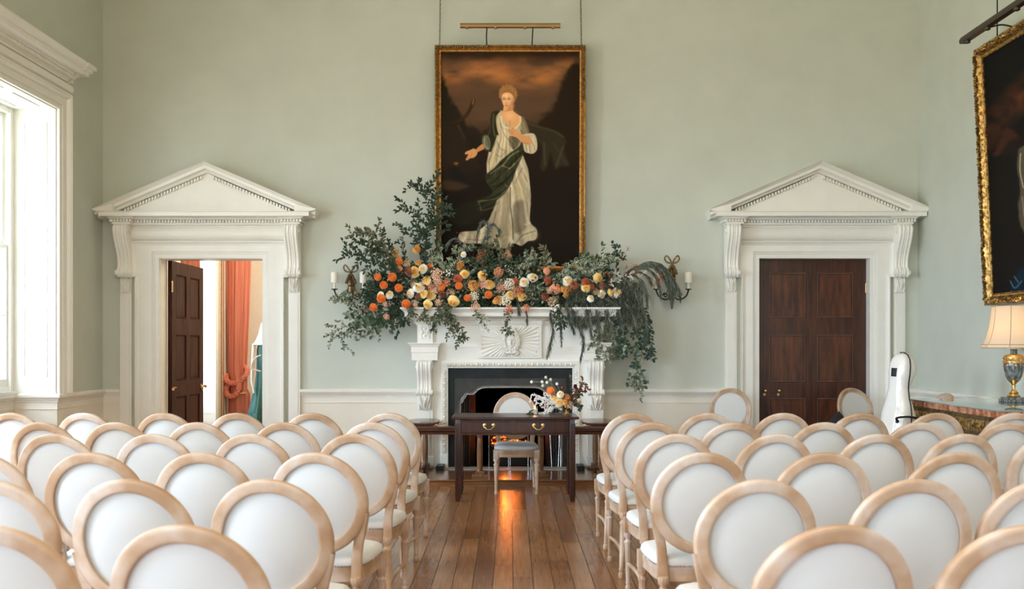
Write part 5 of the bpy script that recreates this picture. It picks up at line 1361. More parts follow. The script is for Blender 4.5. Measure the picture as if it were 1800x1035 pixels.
# picture light
PLD = 11.32; plz = sz(45, PLD)
pl = empty('picture_light', (sx(897, PLD), PLD, plz), 0, 'long brass picture light above the portrait over the mantel', 'light')
m = MB(); x0, x1 = sx(809, PLD)-pl.location.x, sx(985, PLD)-pl.location.x; P = []
for x in (x0, x1): P.append([(x, .03*math.cos(t), .027*math.sin(t)) for t in [PI*q/10 for q in range(11)]]+[(x, -.028, -.022), (x, .028, -.022)])
m.grid(P, closev=True)
for row in P: m.add(row, [tuple(range(len(row)))])
m.build('lamp_bar', 'bronze', pl)
for u_ in (821, 871, 923, 972):
    m = MB(); xx = sx(u_, PLD)-pl.location.x; m.lathe([(.022, -.022), (.02, -.034), (.012, -.038)], 12, (xx, 0, 0)); m.build('lamp_head', 'bronze', pl)
for u_, u2 in ((856, 856), (937, 935)):
    m = MB(); xx = sx(u_, PLD)-pl.location.x; x2 = sx(u2, 11.68)-pl.location.x; m.tube(spline([(xx, 0, -.02), (x2, .10, -.10), (x2, 11.66-PLD, sz(84, 11.68)-plz)], 6), .0075, 8); m.build('arm', 'darkbronze', pl)
for u_ in (821, 871, 923, 972):
    ld = bpy.data.lights.new('picture_light_lamp', 'SPOT'); ld.energy = PICW; ld.color = (1, .66, .34); ld.spot_size = math.radians(75); ld.spot_blend = .9; ld.shadow_soft_size = .02
    lo = bpy.data.objects.new('picture_light_lamp', ld); C.objects.link(lo); lo.location = (sx(u_, PLD), PLD, plz-.045)
    dv = Vector((sx(u_, PLD), 11.7, plz-.95))-lo.location; lo.rotation_euler = dv.to_track_quat('-Z', 'Y').to_euler()

# ---- the portrait on the right wall, seen at a grazing angle
XR0 = 4.77; ya, yb = 9.82, 8.05; zb_, zt_ = 1.98, 4.30
nu, nv = 170, 330
Yg, Zg = np.meshgrid(np.linspace(ya, yb, nu), np.linspace(zt_, zb_, nv), indexing='ij')
Xg = XR0-.10*(Zg-zb_)/(zt_-zb_)
Ug = CU+Xg/Yg*F; Vg = CV-(Zg-HC)/Yg*F
p = Paint(Ug, Vg, (24, 22, 20)); n1 = p.noise(30, 5, 1, 1); n2 = p.noise(12, 6)
lay(np.clip(1-abs(Vg-(205-(Ug-1760)*1.1))/45, 0, 1)*np.clip(n1*1.6-.35, 0, 1), (112, 62, 36), .9)
lay(np.clip((105-Vg+(1800-Ug)*.6)/40, 0, 1), (22, 22, 20), .9)
p.poly([(1752, 262), (1764, 232), (1776, 226), (1786, 236), (1800, 244), (1850, 240), (1850, 270), (1752, 272)], (66, 38, 26), 6, .9, nz=n2, namp=8)
p.poly([(1752, 280), (1850, 275), (1850, 600), (1752, 600)], (26, 23, 20), 10, .9)
p.poly([(1797, 258), (1790, 275), (1788, 300), (1794, 330), (1790, 366), (1800, 410), (1830, 420), (1850, 340), (1850, 250)], (86, 78, 62), 4, 1., nz=n2, namp=4)
p.line([(1794, 270), (1793, 300), (1799, 330)], (206, 192, 156), 1.6, 1.5, .7); p.line([(1797, 346), (1800, 380)], (176, 160, 126), 1.4, 1.5, .6)
p.poly([(1800, 470), (1786, 482), (1778, 496), (1776, 512), (1768, 524), (1772, 534), (1820, 540), (1850, 480)], (20, 34, 46), 3)
for L_ in ([(1776, 494), (1784, 506), (1796, 494)], [(1778, 512), (1788, 520), (1799, 514)], [(1783, 486), (1790, 496)], [(1770, 526), (1784, 530), (1799, 524)]): p.line(L_, (92, 122, 142), 1.6, 1.4, .7)
p2 = empty('portrait_painting', (4.82, (ya+yb)/2, zb_-.1), 0, 'gilt-framed dark painting with blue drapery on the right wall, above lamp', 'painting'); invp2 = Matrix.Translation(-p2.location)
o = canvas_mesh('canvas', Xg, Yg, Zg, p.c, p2); o.matrix_parent_inverse = invp2
cor = [(XR0, ya, zb_), (XR0-.10, ya, zt_), (XR0-.10, yb, zt_), (XR0, yb, zb_)]
gframe(p2, invp2, cor, (-1, 0, -.045), 1.15, 5, ('gilt2', 'gilt2'), True)
m = MB(); m.add([(XR0+.015, ya+.05, zb_), (XR0-.08, ya+.05, zt_), (XR0-.08, yb-.05, zt_), (XR0+.015, yb-.05, zb_)], [(0, 1, 2, 3)]); m.box(XR0+.0, XR0+.03, ya, yb, zb_-.05, zb_+.1); o = m.build('backboard', 'oakh', p2, smooth=False); o.matrix_parent_inverse = invp2
m = MB(); m.tube([(sx(1753, 9.66), 9.66, 4.36), (sx(1753, 9.66), 9.66, ZC-.02)], .006, 6); o = m.build('hanging_cord', 'iron', p2); o.matrix_parent_inverse = invp2
XB = 4.35; D0 = F*XB/(1692-CU); zb2 = sz(72, D0)
p3_ = empty('picture_light', (XB, D0, zb2), 0, 'dark bronze picture light angled over the painting on the right wall', 'light'); inv3 = Matrix.Translation(-p3_.location)
m = MB(); yl = D0-1.65
m.sweep([(XB, D0, zb2), (XB, yl, zb2)], [(-.03, -.03), (.03, -.03), (.035, 0), (.02, .03), (-.02, .03), (-.035, 0)], side=1)
o = m.build('lamp_bar', 'darkbronze', p3_); o.matrix_parent_inverse = inv3
for t in (.06, .30, .62, .94):
    m = MB(); yy = D0+(yl-D0)*t; m.lathe([(.03, -.02), (.028, -.05), (.015, -.055)], 12, (XB, yy, zb2)); o = m.build('lamp_head', 'darkbronze', p3_); o.matrix_parent_inverse = inv3
for yy in (D0-.42, D0-1.25):
    m = MB(); m.tube(spline([(XB, yy, zb2-.02), (XB+.16, yy, zb2+.02), (XB+.28, yy, zb2-.0), (XB+.33, yy, 4.40)], 6), .008, 8); o = m.build('arm', 'darkbronze', p3_); o.matrix_parent_inverse = inv3

# ------------------------------------------------------------------ wall sconces
def sconce(u, vtop, vbot, cands, vc, label, bow):
    D = 11.68; s_ = empty('wall_sconce', (sx(u, D), YB, sz(vbot, D)), 0, label, 'wall light', 'candle wall sconces'); inv = Matrix.Translation(-s_.location)
    def q(uu, vv, DD=D): return W(uu, vv, DD)
    def add(m, name, mt, par=None):
        o = m.build(name, mt, par or s_)
        if par is None: o.matrix_parent_inverse = inv
        return o
    m = MB()
    # torch-shaped backplate
    z0 = sz(vbot, D); z1 = sz(vtop+30, D); x = sx(u, D)
    m.lathe([(.006, z0), (.014, z0+.02), (.02, z0+.06), (.022, z0+.09), (.032, z0+.11), (.022, z0+.13), (.028, z0+.16), (.034, z1-.10), (.030, z1-.08), (.046, z1-.06), (.040, z1-.03), (.03, z1-.01), (.02, z1+.02), (.008, z1+.05)], 16, (x, D, 0), flute=.12)
    m.box(x-.02, x+.02, D, YB, z0+.15, z0+.19); m.box(x-.02, x+.02, D, YB, z1-.12, z1-.08)
    for s in (-1, 1):
        m.tube(spline([(x+s*.03, D, z1-.05), (x+s*.045, D, (z0+z1)/2), (x+s*.06, D-.0, z0+.20)], 5), [.012]*5+[.009]*6, 7)
    bp = add(m, 'backplate', 'oldbrass')
    m = MB()
    for s in (-1, 1):   # ribbon bow
        zz = z1+.11
        m.tube(spline([(x, D-.01, zz-.03), (x+s*.03, D-.02, zz+.03), (x+s*.065, D-.02, zz+.065), (x+s*.085, D-.01, zz+.035), (x+s*.065, D-.01, zz-.005), (x+s*.02, D-.01, zz-.02)], 6), .0095, 7)
        m.tube(spline([(x, D-.01, zz-.03), (x+s*.03, D-.015, zz-.08), (x+s*.055, D-.01, zz-.12)], 6), .012, 7)
        for k in range(5): m.ball((x+s*(.02+.008*k), D-.02, zz-.06-.02*k), .017, 7, 6)
    m.ball((x, D-.02, zz-.02), .02); add(m, 'ribbon_bow', 'giltdark' if bow else 'oldbrass')
    for uc in cands:
        s = 1 if uc > u else -1; xc = sx(uc, D); zc = sz(vc+3, D)
        m = MB(); m.tube(spline([(x+s*.03, D-.02, zc-.10), (x+s*.085, D-.04, zc-.125), (xc-s*.03, D-.03, zc-.085), (xc, D-.02, zc-.02)], 7), .0085, 8)
        ring = []
        for k in range(22):
            t = k/21*PI*2.6; rr = .030*(1-.7*k/21); ring.append((x+s*(.085+.0)+s*rr*math.cos(t), D-.04, zc-.075+rr*math.sin(t)))
        m.tube(ring, .0065, 7)
        m.lathe([(.006, zc-.03), (.012, zc-.012), (.036, zc-.006), (.040, zc), (.012, zc+.004)], 16, (xc, D-.02, 0)); arm = add(m, 'arm', 'iron')
        m = MB(); m.lathe([(.014, zc), (.014, zc+.085)], 14, (xc, D-.02, 0)); m.build('candle', 'candle', arm)
        m = MB(); zt3 = sz(478, D); m.lathe([(.041, zc+.072), (.042, zt3-.012), (.036, zt3-.003), (.0, zt3)], 24, (xc, D-.02, 0)); m.build('candle_shade', 'candle', arm)
sconce(617, 462, 540, (588.5, 639), 505, 'antique brass wall sconce with two ivory candle tubes, left of the garland', False)
sconce(1181, 446, 543, (1153, 1209.5), 505, 'gilt bow-topped wall sconce behind the garland, right of the mantel', True)
# ------------------------------------------------------------------ flowers and foliage
def petalmat(name, a, c, rough=.6):
    """petal colour varies over the bloom with its own pigment; slightly see-through"""
    m, nt, b = _nt(name); f = noise(nt, 28, 3)
    L(nt, ramp(nt, f, [(.35, a), (.65, c)]), b.inputs['Base Color']); b.inputs['Roughness'].default_value = rough
    b.inputs['Specular IOR Level'].default_value = .2; b.inputs['Sheen Weight'].default_value = .1; return m
PM = {
 'orange': petalmat('orange_petal', (.80, .17, .025), (.92, .30, .06)), 'deep_orange': petalmat('deep_orange_petal', (.66, .08, .01), (.80, .16, .03)),
 'yellow': petalmat('yellow_petal', (.86, .58, .20), (.92, .72, .36)), 'gold': petalmat('golden_petal', (.84, .44, .08), (.88, .54, .14)),
 'cream': petalmat('cream_petal', (.88, .80, .58), (.93, .88, .74)), 'white': petalmat('ivory_petal', (.84, .82, .72), (.92, .90, .84)),
 'caramel': petalmat('caramel_petal', (.50, .20, .04), (.72, .36, .10)), 'rust': petalmat('rust_petal', (.30, .06, .025), (.50, .13, .06)),
 'brown': petalmat('brown_petal', (.13, .035, .015), (.28, .085, .035)), 'pink': petalmat('dusty_pink_petal', (.74, .30, .20), (.84, .48, .36)),
 'salmon': petalmat('salmon_petal', (.78, .26, .12), (.86, .38, .20)), 'peach': petalmat('peach_petal', (.76, .44, .26), (.86, .62, .44)),
 'tan': petalmat('tan_petal', (.48, .30, .14), (.64, .45, .26)), 'berry': petalmat('berry_skin', (.48, .05, .015), (.66, .12, .03), .3), 'dark': petalmat('near_black_petal', (.02, .004, .008), (.05, .01, .015)),
 'palegreen': petalmat('pale_green_bud', (.52, .56, .42), (.74, .76, .64)), 'bleached': petalmat('bleached_petal', (.80, .79, .76), (.90, .89, .87)),
}
def leafmat(name, a, c, rough=.6):
    m, nt, b = _nt(name); f = noise(nt, 14, 3); L(nt, ramp(nt, f, [(.35, a), (.65, c)]), b.inputs['Base Color']); b.inputs['Roughness'].default_value = rough; b.inputs['Specular IOR Level'].default_value = .2; return m
LM = {
 'dark': leafmat('dark_green_leaf', (.018, .036, .022), (.045, .075, .045)), 'olive': leafmat('olive_leaf', (.10, .105, .055), (.20, .195, .115)),
 'mid': leafmat('mid_green_leaf', (.035, .065, .035), (.085, .125, .07)), 'sage': leafmat('sage_leaf', (.17, .21, .15), (.32, .36, .27)),
 'fir': leafmat('blue_green_needle', (.05, .075, .062), (.14, .175, .148)), 'firlight': leafmat('grey_green_needle', (.20, .23, .19), (.38, .40, .33)),
 'cream': leafmat('cream_leaf_margin', (.55, .54, .38), (.70, .68, .52)), 'twig': leafmat('brown_twig', (.07, .04, .025), (.13, .08, .05), .7),
 'euca': leafmat('eucalyptus_leaf', (.03, .06, .045), (.07, .11, .085)), 'rustleaf': leafmat('autumn_leaf', (.09, .02, .01), (.22, .07, .03)), 'silver': leafmat('silver_leaf', (.38, .40, .34), (.52, .54, .46)),
}
def bloom_frame(P, face):
    f = Vector(face).normalized(); u = Vector((0, 0, 1)).cross(f); u = u.normalized() if u.length > .1 else Vector((1, 0, 0)); v = f.cross(u); return f, u, v
def rose_mesh(m, P, face, r, seed, mi_out=0, mi_in=1, rings=5, ragged=.0):
    """layered open rose: every petal a curled patch"""
    rr = random.Random(seed); P = Vector(P); f, u, v = bloom_frame(P, face)
    for k in range(rings):
        t = k/(rings-1); n = [7, 6, 5, 4, 3, 3][k] if k < 6 else 3; rad = r*(1-.80*t); tilt = .95-.85*t   # outer petals open, inner upright
        for i in range(n):
            a0 = 2*PI*(i+.5*(k % 2))/n+rr.uniform(-.15, .15); sp = 2*PI/n*.72; G = []
            wob = rr.uniform(.9, 1.1)+ragged*rr.uniform(-.25, .2)
            for p in range(5):
                s = p/4; row = []
                for q in range(6):
                    w = (q/5-.5)*2; ang = a0+w*sp*(.35+.65*math.sin(min(1, s*1.1+.15)*PI*.62))
                    rd = rad*wob*(.12+.88*s**.75)*(1-.13*w*w*s); h = r*(.10+.52*t)+r*.42*(1-tilt)*s-r*.22*s**3*(1-t)+r*.10*math.sin(s*PI)*(1-t)
                    rd *= (1-.35*(1-tilt)*s*.5); h += rr.uniform(-.02, .02)*r*(1+4*ragged)
                    row.append(P+f*(h-r*.25)+u*(rd*math.cos(ang))+v*(rd*math.sin(ang)))
                G.append(row)
            m.grid(G, mi=mi_in if t > .45 else mi_out)
    m.ball(P+f*(r*.10), r*.30, 7, 5, mi=mi_in)
    m.ball(P-f*(r*.15), r*.45, 7, 5, mi=mi_out)
def dahlia_mesh(m, P, face, r, seed):
    """ball of many small cupped petals round a darker eye"""
    rr = random.Random(seed); P = Vector(P); f, u, v = bloom_frame(P, face); m.ball(P, r*.72, 9, 7, mi=0)
    n = 95
    for i in range(n):
        t = (i+.5)/n; ph = math.acos(1-1.55*t); a = i*2.39996; d = f*math.cos(ph)+(u*math.cos(a)+v*math.sin(a))*math.sin(ph)
        o = d.cross(f); o = o.normalized() if o.length > .05 else u; w = d.cross(o); sz_ = r*(.13+.13*t); inn = 1 if t < .13 else 0
        base = P+d*(r*.70); tip = P+d*(r*(1.0+.04*rr.random()))+w*(sz_*.35)*(-1 if w.dot(f) < 0 else 1)*0
        G = [[base-o*sz_*.6, base-w*sz_*.25, base+o*sz_*.6], [base.lerp(tip, .7)-o*sz_*.8, base.lerp(tip, .7)-w*sz_*.55, base.lerp(tip, .7)+o*sz_*.8], [tip-o*sz_*.35+w*sz_*.3, tip+w*sz_*.1, tip+o*sz_*.35+w*sz_*.3]]
        m.grid(G, mi=inn)
def cluster_mesh(m, P, face, r, seed, n=34):
    """head of many tiny four-petalled florets"""
    rr = random.Random(seed); P = Vector(P); f, u, v = bloom_frame(P, face)
    for i in range(n):
        a = i*2.39996; k = math.sqrt((i+.5)/n); d = (u*math.cos(a)+v*math.sin(a))*k*r*rr.uniform(.85, 1.1)
        c0 = P+d+f*(r*.55*math.sqrt(max(0, 1-k*k))+rr.uniform(-.1, .15)*r); q = r*.17; nn = (d*.7+f*r*.8).normalized(); uu = nn.orthogonal().normalized(); vv = nn.cross(uu)
        for j in range(4):
            b_ = 2*PI*j/4+a; e = uu*math.cos(b_)+vv*math.sin(b_); s_ = nn.cross(e)
            m.add([c0, c0+e*q*.6+s_*q*.45+nn*q*.2, c0+e*q*1.1+nn*q*.15, c0+e*q*.6-s_*q*.45+nn*q*.2], [(0, 1, 2, 3)], 0)
        m.ball(c0+nn*q*.1, q*.25, 5, 4, mi=1)
        if i % 4 == 0: m.tube([P-f*r*.4, c0], r*.03, 4, mi=1, cap=False)
FB = 11.36
KINDN = {'dahlia': ('orange_dahlia', 'orange dahlia'), 'rose_yellow': ('garden_rose', 'yellow garden rose'), 'rose_cream': ('garden_rose', 'cream garden rose'), 'rose_caramel': ('garden_rose', 'caramel rose'), 'rose_rust': ('garden_rose', 'rust-red rose'), 'rose_brown': ('garden_rose', 'dark brown rose'),
 'rose_pink': ('garden_rose', 'pink and salmon rose'), 'cl_peach': ('flower_cluster', 'peach flower cluster'), 'cl_pink': ('flower_cluster', 'pale pink flower cluster'), 'cl_cream': ('flower_cluster', 'cream flower cluster'), 'cl_tan': ('flower_cluster', 'tan flower cluster'), 'cl_coral': ('flower_cluster', 'coral flower cluster')}
FL = [
 ('dahlia', 664, 487, 5.6), ('dahlia', 674.5, 501, 6.2), ('dahlia', 689.6, 487, 6.8), ('dahlia', 701, 506, 6.4), ('dahlia', 670, 524.5, 6.8), ('dahlia', 656.5, 540, 6.2), ('dahlia', 714, 534, 7), ('dahlia', 701.5, 459, 6), ('dahlia', 757, 469, 5.8), ('dahlia', 776.6, 505, 5.4),
 ('dahlia', 806.7, 502.4, 5.8), ('dahlia', 821.4, 523.5, 5.4), ('dahlia', 859, 518, 6),
 ('rose_yellow', 729, 478, 8.2), ('rose_yellow', 748, 492, 7.5), ('rose_yellow', 743.5, 516, 6.8), ('rose_yellow', 756.6, 517, 8), ('rose_yellow', 750.6, 535, 7), ('rose_yellow', 796, 531, 9), ('rose_yellow', 816.4, 482, 6.8), ('rose_yellow', 847.8, 484, 7), ('rose_yellow', 861, 499, 8), ('rose_yellow', 896.8, 518, 7), ('rose_yellow', 916, 521, 7.5), ('rose_yellow', 1030, 505.4, 7), ('rose_yellow', 1053, 488.4, 8), ('rose_yellow', 1075, 513.6, 6), ('rose_yellow', 901, 520, 4.5),
 ('rose_cream', 743.5, 472, 7), ('rose_cream', 736, 505, 8.5), ('rose_cream', 720, 516, 6.8), ('rose_cream', 684, 517, 6.5), ('rose_cream', 668, 519, 6), ('rose_cream', 937, 487, 7.5), ('rose_cream', 920.7, 495.8, 7), ('rose_cream', 999, 494, 8), ('rose_cream', 1057.7, 516.7, 6), ('rose_cream', 1038.8, 523.6, 5.5), ('rose_cream', 1085.6, 514, 7.8), ('rose_cream', 814, 448, 4.5),
 ('rose_caramel', 694, 444, 6.2), ('rose_caramel', 733, 437.6, 6.2), ('rose_caramel', 809, 466, 7.2), ('rose_caramel', 832.7, 500, 9), ('rose_caramel', 875, 526, 7.2), ('rose_caramel', 998, 511.5, 9.2), ('rose_caramel', 735, 462, 4.5),
 ('rose_rust', 803.9, 490, 7), ('rose_rust', 964, 492.7, 6), ('rose_rust', 1009, 500, 7), ('rose_rust', 1030.7, 496, 7.2), ('rose_rust', 1040.7, 506, 5.8), ('rose_rust', 1060.8, 503, 6.2), ('rose_rust', 905.6, 495, 5.2),
 ('rose_brown', 716, 476, 6.2), ('rose_brown', 959, 520, 6.6), ('rose_brown', 776.6, 516.7, 5.6), ('rose_brown', 733, 520, 4.5), ('rose_brown', 748, 503, 4.5),
 ('rose_pink', 974, 509.6, 7.6), ('rose_pink', 962, 475, 5.6), ('rose_pink', 701, 471, 5.2), ('rose_pink', 979.7, 503, 4.5), ('rose_pink', 1061.5, 511, 4.6),
 ('cl_peach', 768, 482, 9), ('cl_peach', 770, 495, 6.5), ('cl_peach', 765, 510, 7), ('cl_peach', 730.6, 535.6, 6), ('cl_peach', 792, 517, 7.5), ('cl_peach', 771, 531, 5.5), ('cl_peach', 836.5, 540, 7), ('cl_peach', 966, 511, 5), ('cl_peach', 678, 534, 5),
 ('cl_pink', 850, 499, 7.5), ('cl_pink', 882, 506, 8.5), ('cl_pink', 891, 450.7, 7), ('cl_pink', 680, 556, 5), ('cl_cream', 833, 521.6, 7.5), ('cl_cream', 896, 499, 8), ('cl_cream', 889, 528, 9), ('cl_tan', 729, 500, 6.5), ('cl_tan', 901, 508, 5), ('cl_tan', 716, 463, 6), ('cl_tan', 971.6, 530, 8), ('cl_tan', 1049, 514, 5),
 ('cl_coral', 784.7, 497, 7), ('cl_coral', 757.7, 504, 5), ('cl_coral', 877, 477.7, 7), ('cl_coral', 895, 543, 7), ('cl_coral', 910.6, 511.6, 8), ('cl_coral', 924.5, 541.7, 6),
]
MATS = {'dahlia': ('orange', 'deep_orange'), 'rose_yellow': ('yellow', 'gold'), 'rose_cream': ('white', 'yellow'), 'rose_caramel': ('caramel', 'caramel'), 'rose_rust': ('rust', 'rust'), 'rose_brown': ('brown', 'brown'), 'rose_pink': ('salmon', 'pink'),
 'cl_peach': ('peach', 'salmon'), 'cl_pink': ('pink', 'peach'), 'cl_cream': ('cream', 'tan'), 'cl_tan': ('tan', 'brown'), 'cl_coral': ('salmon', 'rust')}
rf = random.Random(21)
order = {}
for kd in KINDN: order[kd] = sorted([i for i, f in enumerate(FL) if f[0] == kd], key=lambda i: FL[i][1])
for i, (kd, u, v, rp) in enumerate(FL):
    D = FB-.10+.04*math.sin(u*.7)+(-.08 if v > 522 else .06 if v < 475 else 0)
    if kd == 'cl_pink' and v < 460: D = 11.45
    r = 1.16*rp/F*D; P = W(u, v, D); bx_ = (u-890)/230; face = (bx_*.5+rf.uniform(-.35, .35), -1, rf.uniform(-.25, .5)-(.35 if v > 528 else 0))
    rank = order[kd].index(i); n = len(order[kd]); nm, what = KINDN[kd]
    base = empty(nm, P, 0, '%s on the mantel garland, %s from the left among the %ss there' % (what, ORD[rank], what), 'flower', 'blooms in the mantel garland')
    if len(base['label'].split()) > 16: base['label'] = '%s in mantel garland, %s from left among the %ss' % (what, ORD[rank], what)
    m = MB()
    if kd == 'dahlia': dahlia_mesh(m, (0, 0, 0), face, r, i)
    elif kd.startswith('rose'): rose_mesh(m, (0, 0, 0), face, r*1.12, i, rings=5 if r > .04 else 4, ragged=1. if kd == 'rose_caramel' else .2)
    else: cluster_mesh(m, (0, 0, 0), face, r*1.1, i)
    m.build('flower_head', [PM[x] for x in MATS[kd]], base, fix=False)
    m = MB(); fv = Vector(face).normalized(); m.tube([-fv*r*.3, -fv*r*.8+Vector((0, .03, -.01)), Vector((-(u-890)/1750*.3, .11 if D < 11.42 else .05, -.06))], .004, 5); m.build('flower_stem', LM['mid'], base)

def leaf(m, p, d, up, ln, wd, mi=0, curl=.15, rim=None):
    """folded pointed leaf from p along d"""
    d = Vector(d).normalized(); s_ = d.cross(Vector(up)); s_ = s_.normalized() if s_.length > 1e-3 else d.orthogonal().normalized(); n = s_.cross(d)
    q = []
    for t, w in ((0, .05), (.22, .72), (.5, 1.), (.78, .62), (1., .02)):
        c0 = p+d*(ln*t)-n*(curl*ln*t*t); q.append((c0-s_*wd*w+n*wd*w*.35, c0, c0+s_*wd*w+n*wd*w*.35))
    vs = [x for r_ in q for x in r_]; fs = []
    for i in range(4): fs += [(i*3, i*3+1, i*3+4, i*3+3), (i*3+1, i*3+2, i*3+5, i*3+4)]
    m.add(vs, fs, mi)
    if rim is not None:
        for sg in (0, 2):
            for i in range(4):
                a, b_ = q[i][sg], q[i+1][sg]; ca, cb = q[i][1], q[i+1][1]; k = .34
                m.add([a+n*.0012, b_+n*.0012, b_.lerp(cb, k)+n*.0012, a.lerp(ca, k)+n*.0012], [(0, 1, 2, 3)], rim)
def branch(name, label, group, pts, kind, D=None, seed=0, dens=1., ln=.05, wd=.012, spread=1., stem=.0035, mi_extra=None, sub=0, subln=.2, D1=None, stemmat='twig', cat='branch', leafrim=False):
    """pts in photo directions with a real depth; leaves set alternately along the stem and on side twigs"""
    rr = random.Random(seed); D = FB if D is None else D; D1 = D if D1 is None else D1; n = len(pts)
    P = spline([W(u, v, D+(D1-D)*i/max(1, n-1)) for i, (u, v) in enumerate(pts)], 8)
    root = empty(name, P[0], 0, label, cat, group); o = P[0].copy(); P = [p-o for p in P]
    sm = MB(); lm = MB(); sm.tube(P, [stem*(1-.6*i/len(P)) for i in range(len(P))], 5)
    def along(Q, dn, l0):
        L_ = 0
        for i in range(len(Q)-1):
            sg = (Q[i+1]-Q[i]); L_ += sg.length; d = sg.normalized()
            k = max(1, int(sg.length/(l0*.42)*dn+rr.random()))
            for j in range(k):
                p = Q[i].lerp(Q[i+1], (j+rr.random())/k); side = d.cross(Vector((0, -1, 0))); side = side.normalized() if side.length > .05 else Vector((1, 0, 0))
                sgn = rr.choice((-1, 1)); ld = d*rr.uniform(.35, 1.)+side*sgn*rr.uniform(.45, 1.1)*spread+Vector((rr.uniform(-.3, .3), rr.uniform(-.7, .25), rr.uniform(-.3, .3)))
                up = Vector((rr.uniform(-.5, .5), -1, rr.uniform(-.2, .8))); leaf(lm, p, ld, up, l0*rr.uniform(.65, 1.25), wd*rr.uniform(.75, 1.2), rr.choice(mi_extra) if mi_extra else 0, rr.uniform(-.1, .3), rim=(1 if leafrim and rr.random() < .75 else None))
        tip = Q[-1]; d = (Q[-1]-Q[-2]).normalized(); leaf(lm, tip, d, (0, -1, .2), l0, wd)
    along(P, dens, ln)
    for k in range(sub):
        i = int(len(P)*(.15+.8*(k+rr.random()*.5)/sub)); i = min(i, len(P)-2); d = (P[i+1]-P[i]).normalized(); side = d.cross(Vector((0, -1, 0))).normalized()
        a = rr.choice((-1, 1)) if True else 1; dirv = (d*rr.uniform(.5, 1)+side*a*rr.uniform(.5, 1)+Vector((0, rr.uniform(-.35, .15), 0))).normalized(); s0 = subln*rr.uniform(.6, 1.2)
        Q = spline([P[i], P[i]+dirv*s0*.5+Vector((0, 0, .02)), P[i]+dirv*s0+Vector((0, rr.uniform(-.05, .02), rr.uniform(-.04, .03)))], 4); sm.tube(Q, stem*.6, 4); along(Q, dens, ln)
    sm.build('stem', LM[stemmat], root)
    kinds = kind if isinstance(kind, (list, tuple)) else [kind]
    lm.build('leaves', [LM[k] for k in kinds], root, smooth=False, fix=False)
    return root
def weeper(name, label, group, pts, seed, D=FB, D1=None, w=.05, dens=1., kinds=('fir', 'firlight')):
    """hanging tress: fine needles swept down both sides of a drooping stem"""
    rr = random.Random(seed); D1 = D if D1 is None else D1; n = len(pts)
    P = spline([W(u, v, D+(D1-D)*i/max(1, n-1)) for i, (u, v) in enumerate(pts)], 8); root = empty(name, P[0], 0, label, 'foliage spray', group); o = P[0].copy(); P = [p-o for p in P]
    sm = MB(); lm = MB(); sm.tube(P, [.004*(1-.7*i/len(P)) for i in range(len(P))], 5)
    for i in range(len(P)-1):
        sg = P[i+1]-P[i]; d = sg.normalized(); k = max(2, int(sg.length/.0024*dens))
        taper = min(1, .35+1.6*i/len(P))*min(1, 2.2*(1-i/len(P))+.25)
        for j in range(k):
            p = P[i].lerp(P[i+1], rr.random()); a = rr.uniform(0, 2*PI); rad = Vector((math.cos(a), .6*math.sin(a), 0)); rad = rad-d*rad.dot(d)
            ln_ = 0; ld = (d*rr.uniform(.6, 1.2)+rad*rr.uniform(.25, .85)+Vector((0, 0, -.55))).normalized(); ln = w*taper*rr.uniform(.5, 1.3); s_ = ld.orthogonal().normalized()*.0024
            q = p+ld*ln*.6; e = p+ld*ln+Vector((0, 0, -.18*ln)); lm.add([p-s_, p+s_, q+s_, e, q-s_], [(0, 1, 2, 3, 4)], 1 if rr.random() < .34 else 0)
    sm.build('stem', LM['twig'], root); lm.build('needles', [LM[k] for k in kinds], root, smooth=False, fix=False); return root
G1 = 'leafy branches of the mantel garland'; G2 = 'weeping sprays of the mantel garland'
# tall dark branches beside the picture
branch('leafy_branch', 'tallest dark leafy branch rising along the left side of the gilt frame', G1, [(752, 492), (748, 455), (752, 415), (765, 375), (757, 345), (753, 326)], 'dark', 11.40, 1, 1.6, .055, .0115, sub=11, subln=.24)
branch('leafy_branch', 'dark leafy branch leaning up and left, below the tallest one', G1, [(752, 440), (750, 405), (742, 385), (722, 368), (704, 364)], 'dark', 11.38, 2, 1.3, .05, .012, sub=6, subln=.15)
branch('leafy_branch', 'short dark branch reaching left at the top of the tall foliage', G1, [(757, 392), (752, 360), (742, 342), (735, 332), (722, 323)], 'dark', 11.40, 3, 1.1, .05, .012, sub=4, subln=.14)
branch('leafy_branch', 'dark branch overlapping the lower left corner of the gilt frame', G1, [(760, 470), (768, 430), (772, 400), (770, 378), (776, 364)], 'dark', 11.42, 4, 1.25, .05, .012, sub=7, subln=.18)
branch('leafy_branch', 'dark upright branch at the left of the variegated leaves', G1, [(745, 480), (738, 450), (735, 425), (742, 405)], 'dark', 11.38, 5, 1.3, .05, .012, sub=6, subln=.17)
branch('leafy_branch', 'thin airy twig standing between the tall and the left branches', G1, [(712, 460), (709, 430), (708, 405), (703, 397)], ('dark', 'olive'), 11.40, 6, .55, .045, .011, sub=3, subln=.12, mi_extra=[0, 0, 1])
